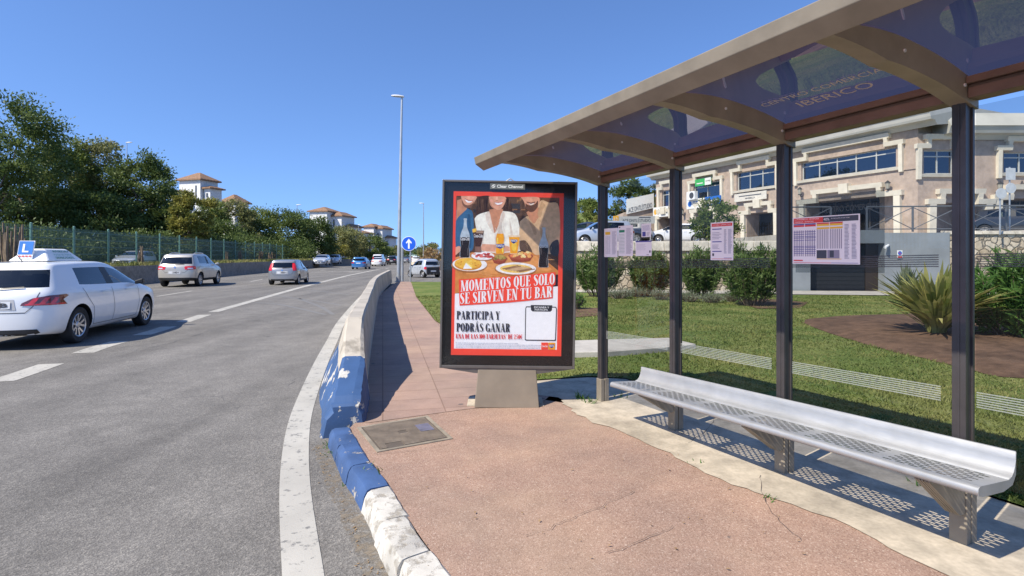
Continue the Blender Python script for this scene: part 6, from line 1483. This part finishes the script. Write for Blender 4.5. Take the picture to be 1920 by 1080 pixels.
# round clipped bush on a short trunk at the terrace edge
def bush():
    Y = 26.0; a = dp(1342,424,Y); t = thing('round_bush', 'rounded dark green bush on the terrace edge before the building', 'bush', (a.x,Y,1.9)); b = MB(); b.tube([(0,0,0),(.05,.05,.5),(0,0,1.1)], [.09,.08,.05], 8); b.build('trunk', M['bark'], t)
    obj('crown', crown_mesh(1.0, 1.02, .25, 70, 70, .13, LF['mid'], 31, fill=.6), t)
bush()
def strap_plant(name, label, px, py, hpx, spread, seed, nb=150, zb=.1, kind='strap'):
    Y = (CH-zb)*F/(py-HOR); X = (px-960)/F*Y; rr = random.Random(seed); H = hpx*Y/F; t = thing(name, label, 'plant', (X,Y,zb)); V = []
    for k in range(nb):
        a = rr.uniform(0,2*PI); lean = rr.uniform(.05,1)**.8*spread; h = H*rr.uniform(.65,1.05)*(1-.32*lean/spread); w_ = rr.uniform(.028,.05); br = Vector((math.cos(a)*.12*rr.random(), math.sin(a)*.12*rr.random(), 0)); dirv = Vector((math.cos(a), math.sin(a), 0)); sd_ = Vector((-math.sin(a), math.cos(a), 0)); droop = rr.uniform(.0,.35)*lean
        tw = rr.uniform(-.8,.8); sd_ = (sd_*math.cos(tw)+dirv*math.sin(tw)); prev = None
        for i in range(6):
            u = i/5; p = br+dirv*lean*u**1.5+Vector((0,0,h*(u-.12*u*u)-droop*u**3)); ww = w_*(.6+1.2*u*(1-u)*1.6)*(1 if i < 5 else .08)
            cur = (p-sd_*ww, p+sd_*ww)
            if prev: V += [prev[0],prev[1],cur[1],cur[0]]
            prev = cur
    obj('foliage', quads('foliage', np.array([list(v) for v in V]), LF[kind]), t); return t
strap_plant('flax_plant', 'large yellow green strap leaved flax in the bark bed', 1756, 628, 165, 1.15, 41, 250)
shrub('garden_shrub', 'leafy shrub in front of the right stone wall, left of the last post', 1776, 530, 60, 62, 'oleander', 61, None, 3000, .17, .034)
shrub('garden_shrub', 'leafy shrub in front of the right stone wall, at the right frame edge', 1925, 520, 80, 62, 'oleander', 62, None, 3600, .17, .034)
strap_plant('yucca_plant', 'small spiky yucca against the grey garage wall', 1700, 560, 90, .5, 43, 60, .05, 'grey')
# palm and trees behind
def palm():
    Y = 44; a = dp(1765,212,Y); t = thing('palm_tree', 'palm crown showing above the roof of the pink building', 'palm', (a.x,Y,TZ)); h = a.z-TZ; b = MB(); b.tube([(0,0,0),(.1,0,h*.5),(0,0,h)], [.35,.28,.25], 10); b.build('trunk', M['bark'], t); V = []; rr = random.Random(3)
    for k in range(26):
        az = rr.uniform(0,2*PI); el = rr.uniform(-.6,1.1); d = Vector((math.cos(az),math.sin(az),0)); s = Vector((-d.y,d.x,0)); L = 2.6; pts = [Vector((0,0,h))+d*L*u*math.cos(el)+Vector((0,0,L*u*math.sin(el)-1.5*u*u)) for u in [i/10 for i in range(11)]]
        for i in range(1,11):
            for sg in (1,-1):
                for q in (0,.5):
                    p = pts[i].lerp(pts[i-1],q); e = p+s*sg*.5*(1.1-i/11)+d*.25+Vector((0,0,-.18)); V += [p, p+d*.05, e+d*.01, e]
    obj('crown', quads('crown', np.array([list(v) for v in V]), LF['mid']), t)
palm()
HG = 'trees on the slope behind the terrace'
tree('hill_tree', 'bright green round tree beyond the cars, right of the black panel', 1104, 366, 62, TZ+1, 66, 'mid', HG, 51, low=.1, n=60, per=120, leaf=.30)
tree('hill_tree', 'dark tree rising behind the low pink wing', 1180, 333, 66, TZ+1, 88, 'dark', HG, 52, low=.1, n=70, per=130, leaf=.33)
tree('hill_tree', 'dark tree at the left corner of the pink building', 1232, 345, 70, TZ+1, 60, 'olive', HG, 53, low=.1, n=50, per=120, leaf=.33)
tree('hill_tree', 'tree whose top just clears the black panel', 1045, 333, 75, TZ+1, 70, 'olive', HG, 54, low=.1, n=50, per=120, leaf=.33)
tree('hill_bush', 'yellow flowering bush below the bright green tree', 1128, 402, 56, TZ, 54, 'yellow', None, 55, 'bush', .02, 40, 90, .22)
tree('hill_bush', 'green bush behind the parked dark saloon', 1092, 405, 58, TZ, 50, 'mid', None, 56, 'bush', .02, 40, 90, .24)
# grass blades on the lawn: one mass
def grass():
    RSg = np.random.RandomState(3); n = 170000; Y = 3+18*RSg.rand(n)**1.6; k = RSg.uniform(-.30,1.1,n); X = k*Y
    poly = [(p[0],p[1]) for p in ghost+list(reversed(tile_right[1:-1]))]
    def inside(px, py, poly):
        r = np.zeros(len(px), bool); j = len(poly)-1
        for i in range(len(poly)):
            xi, yi = poly[i]; xj, yj = poly[j]; c = ((yi > py) != (yj > py)) & (px < (xj-xi)*(py-yi)/(yj-yi+1e-12)+xi); r ^= c; j = i
        return r
    ok = inside(X, Y, poly) & ~inside(X, Y, [tuple(p) for p in bed]); X, Y = X[ok], Y[ok]; n = len(X)
    h = RSg.uniform(.012,.038,n)*(1+.5*np.sin(X*1.7)*np.sin(Y*1.3)); a = RSg.uniform(0,2*np.pi,n); w_ = RSg.uniform(.004,.009,n)*(.6+Y/9); lx, ly = RSg.normal(size=n)*.02, RSg.normal(size=n)*.02
    P = np.stack([X,Y,np.full(n,.018)],1); S = np.stack([np.cos(a)*w_,np.sin(a)*w_,np.zeros(n)],1); T = P+np.stack([lx,ly,h],1)
    V = np.stack([P-S,P+S,T+S*.2,T-S*.2],1).reshape(-1,3); o = obj('grass', quads('grass', V, m_leaf('grass_blade', (.085,.13,.024), (.165,.205,.05), (.31,.29,.10), .34, .9))); o['kind'] = 'stuff'
grass()
def weeds():
    V = []; rr = random.Random(9)
    for px, py, n, s, z in ((622,838,26,.06,RZ),(630,852,22,.06,RZ),(640,870,14,.05,RZ),(701,884,14,.05,0),(1090,748,50,.09,0),(1725,910,24,.06,0),(1442,936,10,.035,0),(1108,756,30,.07,0),(1905,935,40,.08,0),(1880,925,30,.07,0),(1160,745,24,.06,0),(660,905,10,.04,RZ),(1312,870,6,.03,0)):
        c = gp(px,py,z)
        for i in range(n):
            a = rr.uniform(0,2*PI); p = c+Vector((rr.gauss(0,.035),rr.gauss(0,.035),0)); d = Vector((math.cos(a)*.6,math.sin(a)*.6,rr.uniform(.3,1)))*s*rr.uniform(.6,1.3); q = Vector((-math.sin(a),math.cos(a),0))*.006; V += [p-q,p+q,p+d+q*.2,p+d-q*.2]
    o = obj('weeds', quads('weeds', np.array([list(v) for v in V]), LF['bright'])); o['kind'] = 'stuff'
    V = []
    for i in range(170):   # dead leaves and crumbs along the kerb and over the paving
        if i < 90: p = kerb_in[rr.randrange(0,40)]; c = Vector((p.x-.26+rr.gauss(0,.03), p.y-.11+rr.gauss(0,.03), RZ+.006))
        else: c = gp(rr.uniform(700,1700), rr.uniform(820,1075), .012)
        if i >= 90 and c.x > 2.6-.3*c.y: continue
        a = rr.uniform(0,2*PI); s = rr.uniform(.004,.014); u = Vector((math.cos(a),math.sin(a),rr.uniform(0,.4)))*s; v = Vector((-math.sin(a),math.cos(a),0))*s*.5; V += [c-u,c+v,c+u,c-v]
    o = obj('litter', quads('litter', np.array([list(v) for v in V]), LF['dry'])); o['kind'] = 'stuff'
weeds()
# ================================================================ MEDIAN, FENCE AND THE FAR SIDE
wl = [(-17.6,-4),(-19.2,11),(-22.05,33.8),(-25.2,60),(-29.8,95.7),(-33.5,150),(-36,220)]
fl = lambda Y: -18.2-.171*Y
MT = .95
def wx(Y):
    for a, c in zip(wl, wl[1:]):
        if Y <= c[1]: return a[0]+(c[0]-a[0])*(Y-a[1])/(c[1]-a[1])
    return wl[-1][0]
mw = thing('median_wall', 'long low grey concrete wall along the far edge of the road, planted on top', 'wall'); b = MB(); rows = []
Ys = [-4+i*3 for i in range(75)]
for y in Ys: x = wx(y); rows.append([(x+.12,y,RZ-.02),(x+.06,y,.2),(x,y,MT),(x-.22,y,MT),(x-.25,y,MT-.25)])
b.grid(rows); b.build('wall_face', M['median'], mw)
b = MB(); b.grid([[(wx(y)-.21,y,MT-.06),(wx(y)-.9,y,MT+.02),(fl(y)-.8,y,MT-.02),(fl(y)-1.1,y,.3)] for y in Ys]); struct(b.build('median_ground', M['soil'], smooth=True))
b = MB(); b.grid([[(fl(y)-1.0,y,.46),(fl(y)-10,y,.46)] for y in Ys]); struct(b.build('far_road', M['asphalt']))
b = MB(); b.grid([[(fl(y)-9.9,y,.40),(fl(y)-14,y,.6),(fl(y)-40,y,1.2),(fl(y)-200,y,4)] for y in [-40]+Ys+[400]]); struct(b.build('embankment', M['soil'], smooth=True))
fb = thing('barrier_wall', 'long grey concrete barrier on the far carriageway, seen through the green fence', 'barrier'); b = MB(); b.grid([[(fl(y)-8.9,y,.4),(fl(y)-9.1,y,1.25),(fl(y)-9.3,y,1.25),(fl(y)-9.5,y,.4)] for y in Ys]); b.build('barrier_body', M['median'], fb)
def fence():
    m, nt, bs = newmat('green_mesh'); v = coords(nt); L = nt.links; bs.inputs['Base Color'].default_value = (.055,.13,.095,1); bs.inputs['Roughness'].default_value = .5
    t = N(nt, 'ShaderNodeBsdfTransparent'); sep = N(nt, 'ShaderNodeSeparateXYZ'); L.new(v, sep.inputs[0])
    def bars(sock, period, duty):
        a = N(nt, 'ShaderNodeMath', operation='DIVIDE'); a.inputs[1].default_value = period; L.new(sock, a.inputs[0]); f = N(nt, 'ShaderNodeMath', operation='FRACT'); L.new(a.outputs[0], f.inputs[0])
        c = N(nt, 'ShaderNodeMath', operation='LESS_THAN'); c.inputs[1].default_value = duty; L.new(f.outputs[0], c.inputs[0]); return c.outputs[0]
    mx = N(nt, 'ShaderNodeMath', operation='MAXIMUM'); L.new(bars(sep.outputs[1], .11, .40), mx.inputs[0]); L.new(bars(sep.outputs[2], .40, .10), mx.inputs[1])
    ms = N(nt, 'ShaderNodeMixShader'); L.new(mx.outputs[0], ms.inputs[0]); L.new(t.outputs[0], ms.inputs[1]); L.new(bs.outputs[0], ms.inputs[2]); L.new(ms.outputs[0], nt.nodes['Material Output'].inputs[0])
    gp_ = plain('green_post', (.12,.24,.19), .45); o = thing('mesh_fence', 'tall green wire mesh fence with round posts on the planted median', 'fence'); Yp = [16.5-3.32*4+i*3.32 for i in range(27)]
    for i, y in enumerate(Yp):
        x = fl(y); q = MB(); q.cyl((x,y,MT-.1),(x,y,MT+2.12),.055,n=8); q.cyl((x,y,MT+2.12),(x,y,MT+2.16),.065,.03,n=8); q.build('post', gp_, o)
        if i < len(Yp)-1:
            y2 = Yp[i+1]; q = MB(); q.add([(x,y+.06,MT+.05),(fl(y2),y2-.06,MT+.05),(fl(y2),y2-.06,MT+2.03),(x,y+.06,MT+2.03)], [(0,1,2,3)]); q.build('mesh_panel', m, o)
fence()
def stumps():
    rr = random.Random(4); mt = plain('dry_stem', (.20,.15,.10), .9, var=.3)
    for px, top, Y, w_, n, lab in ((20,418,23,.55,16,'big cluster of bare brown stems on the median at the far left'),(263,461,35,.22,12,'bare brown stems before the pale silver car'),(425,472,52,.2,8,'bare stems on the median between the two silver cars, first from the beige SUV'),(450,470,56,.2,8,'bare stems on the median, second from the beige SUV'),(489,470,64,.25,9,'bare stems on the median behind the small silver hatchback, first of the row'),(508,472,68,.25,9,'bare stems on the median behind the silver hatchback, second of the row'),(516,472,71,.2,7,'bare stems on the median behind the silver hatchback, third of the row'),(582,477,88,.3,8,'bare stems on the median just past the fence end'),(655,470,120,.4,7,'bare stems farthest along the median')):
        c = dp(px,top,Y); H = c.z-MT+.1; o = thing('bare_shrub', lab, 'shrub', (c.x,Y,MT-.08), 0, 'cut back shrubs on the median'); b = MB()
        for k in range(n):
            a = rr.uniform(0,2*PI); r = w_*math.sqrt(rr.random()); h = H*rr.uniform(.55,1.0); b.tube([(math.cos(a)*r*.7,math.sin(a)*r*.7,0),(math.cos(a)*r+rr.uniform(-.04,.04),math.sin(a)*r,h*.5),(math.cos(a)*r*1.15,math.sin(a)*r,h)], [.055,.045,.03], 6)
        b.build('stem', mt, o)
stumps()
def median_grass():
    rg = np.random.RandomState(12); n = 26000; Y = 14+110*rg.rand(n)**1.5; x0 = np.array([wx(y) for y in Y]); X = x0-.1-rg.rand(n)**1.5*2.0
    h = rg.uniform(.05,.30,n)*(.6+.5*np.sin(Y*.9)**2); a = rg.uniform(0,2*np.pi,n); w_ = .012+Y*.0006
    P = np.stack([X,Y,np.full(n,MT-.03)],1); S = np.stack([np.cos(a)*w_,np.sin(a)*w_,np.zeros(n)],1); T = P+np.stack([rg.normal(size=n)*.08,rg.normal(size=n)*.08,h],1)
    o = obj('median_grass', quads('median_grass', np.stack([P-S,P+S,T+S*.3,T-S*.3],1).reshape(-1,3), m_leaf('median_weed', (.14,.17,.04), (.24,.25,.08), (.33,.28,.12), .3, .5))); o['kind'] = 'stuff'
median_grass()

# ---------------------------------------------------------------- trees of the far side
TG = 'trees along the far side of the road'
for i, (px, py, Y, wd, kind, n, per, lf, lab) in enumerate((
 (12,158,48,215,'dark',150,190,.27,'tallest dark evergreen at the far left edge'),
 (-40,225,42,150,'dark',90,150,.25,'dark evergreen cut by the left frame edge'),
 (128,246,55,135,'mid',120,160,.27,'lighter green tree right of the tallest evergreen'),
 (195,254,58,125,'olive',120,160,.27,'olive green tree left of the lamp that tops the trees'),
 (266,280,57,140,'dark',130,170,.27,'dark dense tree right of the lamp that tops the trees'),
 (95,335,50,150,'dark',90,150,.25,'low dark tree behind the fence under the tallest evergreen'),
 (200,350,52,140,'dark',90,150,.25,'low dark tree in front of the olive green tree'),
 (316,333,66,80,'mid',90,130,.28,'slim green tree just left of the yellow tree'),
 (356,342,54,74,'yellow',100,140,.25,'yellow leaved tree before the big white tower'),
 (312,392,56,90,'dark',80,130,.27,'low dark tree under the yellow leaved tree'),
 (392,362,78,80,'mid',90,130,.29,'green tree right of the yellow leaved tree'),
 (442,370,82,90,'olive',90,130,.30,'olive tree below the second white house'),
 (400,410,74,120,'dark',80,130,.28,'low dark tree below the white tower'),
 (488,382,88,90,'mid',90,130,.31,'mid green tree left of the lamp before the white houses'),
 (538,388,88,115,'dark',110,140,.31,'broad dark tree above the fence end'),
 (590,406,94,90,'dark',90,130,.32,'dark tree right of the fence end, below the white houses'),
 (480,430,84,110,'dark',70,120,.29,'low dark tree behind the small silver hatchback'),
 (636,424,108,75,'olive',70,120,.34,'olive tree in front of the long tiled roof'),
 (662,430,118,70,'olive',70,120,.36,'olive tree left of the middle lamp on the far side'),
 (626,452,100,44,'yellow',45,90,.28,'small yellow green tree above the oncoming cars'),
 (694,440,125,70,'dark',70,120,.36,'dark tree right of the middle lamp, below the farthest white houses'),
 (716,458,140,44,'mid',45,90,.40,'small green tree left of the big lamp post'),
 (738,460,150,46,'olive',45,90,.40,'olive tree behind the big lamp post'),
 (776,464,160,70,'dark',60,90,.42,'dark tree behind the arrow sign'),
 (808,456,115,46,'olive',50,90,.34,'grey green tree left of the black panel'),
 (-260,200,44,240,'mid',110,150,.27,'tree beyond the left frame edge, nearest to it'),(-560,190,40,300,'dark',110,150,.27,'tree well beyond the left frame edge'),
 (60,425,40,190,'dark',70,150,.24,'low dark bush behind the fence at the far left edge'),(165,432,46,150,'dark',70,150,.24,'low dark bush behind the fence left of the pale silver car'),(275,436,50,150,'dark',70,150,.24,'low dark bush behind the fence above the pale silver car'),(380,442,58,150,'dark',70,140,.25,'low dark bush behind the fence right of the beige SUV'),(455,446,70,120,'dark',60,130,.26,'low dark bush behind the fence right end'),(540,450,82,120,'dark',60,130,.28,'low dark bush by the fence end'))):
    zb = .9 if px < 700 else 0
    tree('roadside_tree', lab, px, py, Y, zb, wd, kind, TG, 100+i, low=.05 if i not in (2,3) else .12, n=n, per=per, leaf=lf)
tree('dry_bush', 'brown dry bush beside the black panel, above the small silver car', 812, 462, 72, -.1, 44, 'dry', None, 160, 'bush', .02, 40, 80, .2)
# ---------------------------------------------------------------- white houses with tiled roofs
M['wwall'] = m_concrete('white_render', (.66,.66,.65), .2, 3, .85, .3); M['shade'] = plain('dark_window', (.06,.07,.09), .3)
def hip(b, x0, x1, y0, y1, z, h, ov=.6, mi=0):
    x0 -= ov; x1 += ov; y0 -= ov; y1 += ov; cx, cy = (x0+x1)/2, (y0+y1)/2; r = max(0, (x1-x0)-(y1-y0))/2; q = max(0, (y1-y0)-(x1-x0))/2
    a = [(x0,y0,z),(x1,y0,z),(x1,y1,z),(x0,y1,z)]; t = [(cx-r,cy-q,z+h),(cx+r,cy-q,z+h),(cx+r,cy+q,z+h),(cx-r,cy+q,z+h)]
    b.add(a+t, [(0,1,5,4),(1,2,6,5),(2,3,7,6),(3,0,4,7),(3,2,1,0)], mi); b.box(x0,x1,y0,y1,z-.35,z-.005,mi)
def house(name, label, Y, blocks, rz, px0):
    c = dp(px0,480,Y); o = thing(name, label, 'building', (c.x,Y,-2), rz, 'white houses with tiled roofs'); s = Y/F; Z = lambda py: CH+(HOR-py)*s+2
    w_ = MB(); rf = MB(); wi = MB()
    for bi, (p0, p1, ye, rh, d0, d1, win) in enumerate(blocks):
        x0, x1 = (p0-px0)*s, (p1-px0)*s; z = Z(ye); w = MB(); w.box(x0,x1,d0,d1,0,z); w.build('wall', M['wwall'], o)
        if rh: r = MB(); hip(r, x0, x1, d0, d1, z+.36, rh*s, .7); r.build('roof', M['roof'], o)
        for (u, v, ww, hh) in win:
            q = MB(); X = x0+u*(x1-x0); q.box(X-ww*s/2,X+ww*s/2,d0-.08,d0+.05,z-(v+hh)*s,z-v*s); q.build('window', M['shade'], o)
    return o
house('white_house', 'big white tower house with brown hipped roof beside the yellow tree', 150, [(329,378,338,15,0,6,[(.8,10,3,30)]),(380,394,354,4,1,5,[(.5,8,4,8)]),(330,345,362,3,-3,0,[])], R(-16), 365)
house('white_house', 'lower house with a pale tiled roof right of the big white tower', 165, [(412,442,380,15,0,6,[(.4,6,5,6)]),(430,433,368,0,2,3,[])], R(-12), 432)
house('white_house', 'white twin roofed house above the broad dark tree', 200, [(577,614,397,9,0,9,[(.8,12,3,14)]),(612,635,405,8,3,12,[(.3,6,3,14)]),(634,645,425,5,6,14,[(.5,6,3,5)])], R(-14), 605)
house('white_house', 'white house with a long tiled roof between the two twin roofed houses', 225, [(652,684,438,6,0,9,[])], R(-8), 668)
house('white_house', 'farthest white twin roofed house left of the big lamp post', 235, [(680,701,426,6,0,9,[(.85,10,3,6)]),(700,714,429,6,2,11,[(.4,8,5,3),(.5,20,6,3)]),(710,722,446,4,5,12,[(.5,6,5,3)])], R(-14), 698)
# ---------------------------------------------------------------- lamps and the arrow sign
def lamp(label, px, pbase, ptop, Y, zb, arm, lean=0, r=.085):
    a = dp(px,pbase,Y); h = CH+(HOR-ptop)*Y/F-zb; o = thing('street_lamp', label, 'street lamp', (a.x,Y,zb), 0, 'street lamps along the road'); o.rotation_euler = (0,R(lean),0); k = 1 if arm > 0 else -1
    b = MB(); b.cyl((0,0,0),(0,0,.35),r*1.25,n=14); b.cyl((0,0,.35),(0,0,h-.1),r,r*.5,n=14); b.box(-.18,.18,-.18,.18,-.02,.02); b.build('pole', M['galv'], o, True, angle=40)
    b = MB(); L = abs(arm); rows = []
    for i in range(9):
        u = i/8; ww = .17*math.sin(PI*(.12+.82*u))**.6; hh = .075*math.sin(PI*(.15+.75*u))**.6; x = k*(-.12+L*u); z = h-.05+.05*u
        rows.append([(x, ww*math.cos(t), z+hh*math.sin(t)*(1.2 if math.sin(t) > 0 else .7)) for t in [2*PI*j/12 for j in range(13)]])
    b.grid(rows); b.poly(rows[0][:12]); b.poly(rows[-1][:12][::-1]); b.build('lamp_head', M['palegrey'], o, True, angle=50)
lamp('tall steel street lamp standing at the far end of the curved barrier', 747, 528, 180, 33.3, 0, -.75, 1.1, .12)
lamp('street lamp right of the blue arrow sign, by the sandy barrier', 794, 497, 381, 95, -.1, -.85, .0, .11)
lamp('street lamp whose head rises above the left trees', 238, 480, 267, 78, .6, .85, 0, .09)
lamp('street lamp before the white twin roofed house', 557, 480, 384, 98, .5, .85, 0, .1)
lamp('street lamp left of the farthest white houses', 672, 480, 421, 165, .3, .9, 0, .1)
lamp('farthest street lamp, just right of the farthest white houses', 727, 480, 441, 245, 0, 1.2, 0, .1)
def arrow_sign():
    a = dp(767,528,32.6); o = thing('arrow_sign', 'round blue sign with a white upward arrow on a thin grey pole', 'road sign', (a.x,32.6,0)); zc = CH+(HOR-457)*32.6/F
    b = MB(); b.cyl((.08,0,-.05),(.08,0,zc+.2),.045,n=12); b.build('pole', M['galv'], o, True, angle=40)
    b = MB(); b.cyl((0,-.05,zc),(0,-.075,zc),.425,n=48); b.build('disc', M['white'], o, bevel=.004)
    b = MB(); b.poly([(.40*math.cos(t),-.0775,zc+.40*math.sin(t)) for t in [2*PI*i/48 for i in range(48)]]); b.build('blue_face', plain('traffic_blue', (.012,.10,.62), .35, var=.03), o)
    b = MB(); b.poly([(x,-.080,zc+z) for x, z in ((-.048,-.29),(.048,-.29),(.048,.08),(.15,-.0),(.17,.07),(.0,.29),(-.17,.07),(-.15,-.0),(-.048,.08))]); b.build('arrow', M['white'], o)
    a = dp(754.5,528,33.9); o = thing('sign_pole', 'plain grey pole between the big lamp post and the arrow sign', 'pole', (a.x,33.9,0)); b = MB(); b.cyl((0,0,-.1),(0,0,2.0),.075,n=12); b.cyl((0,0,2.0),(0,0,2.03),.085,.05,n=12); b.build('pole_tube', M['galv'], o, True, angle=40)
arrow_sign()
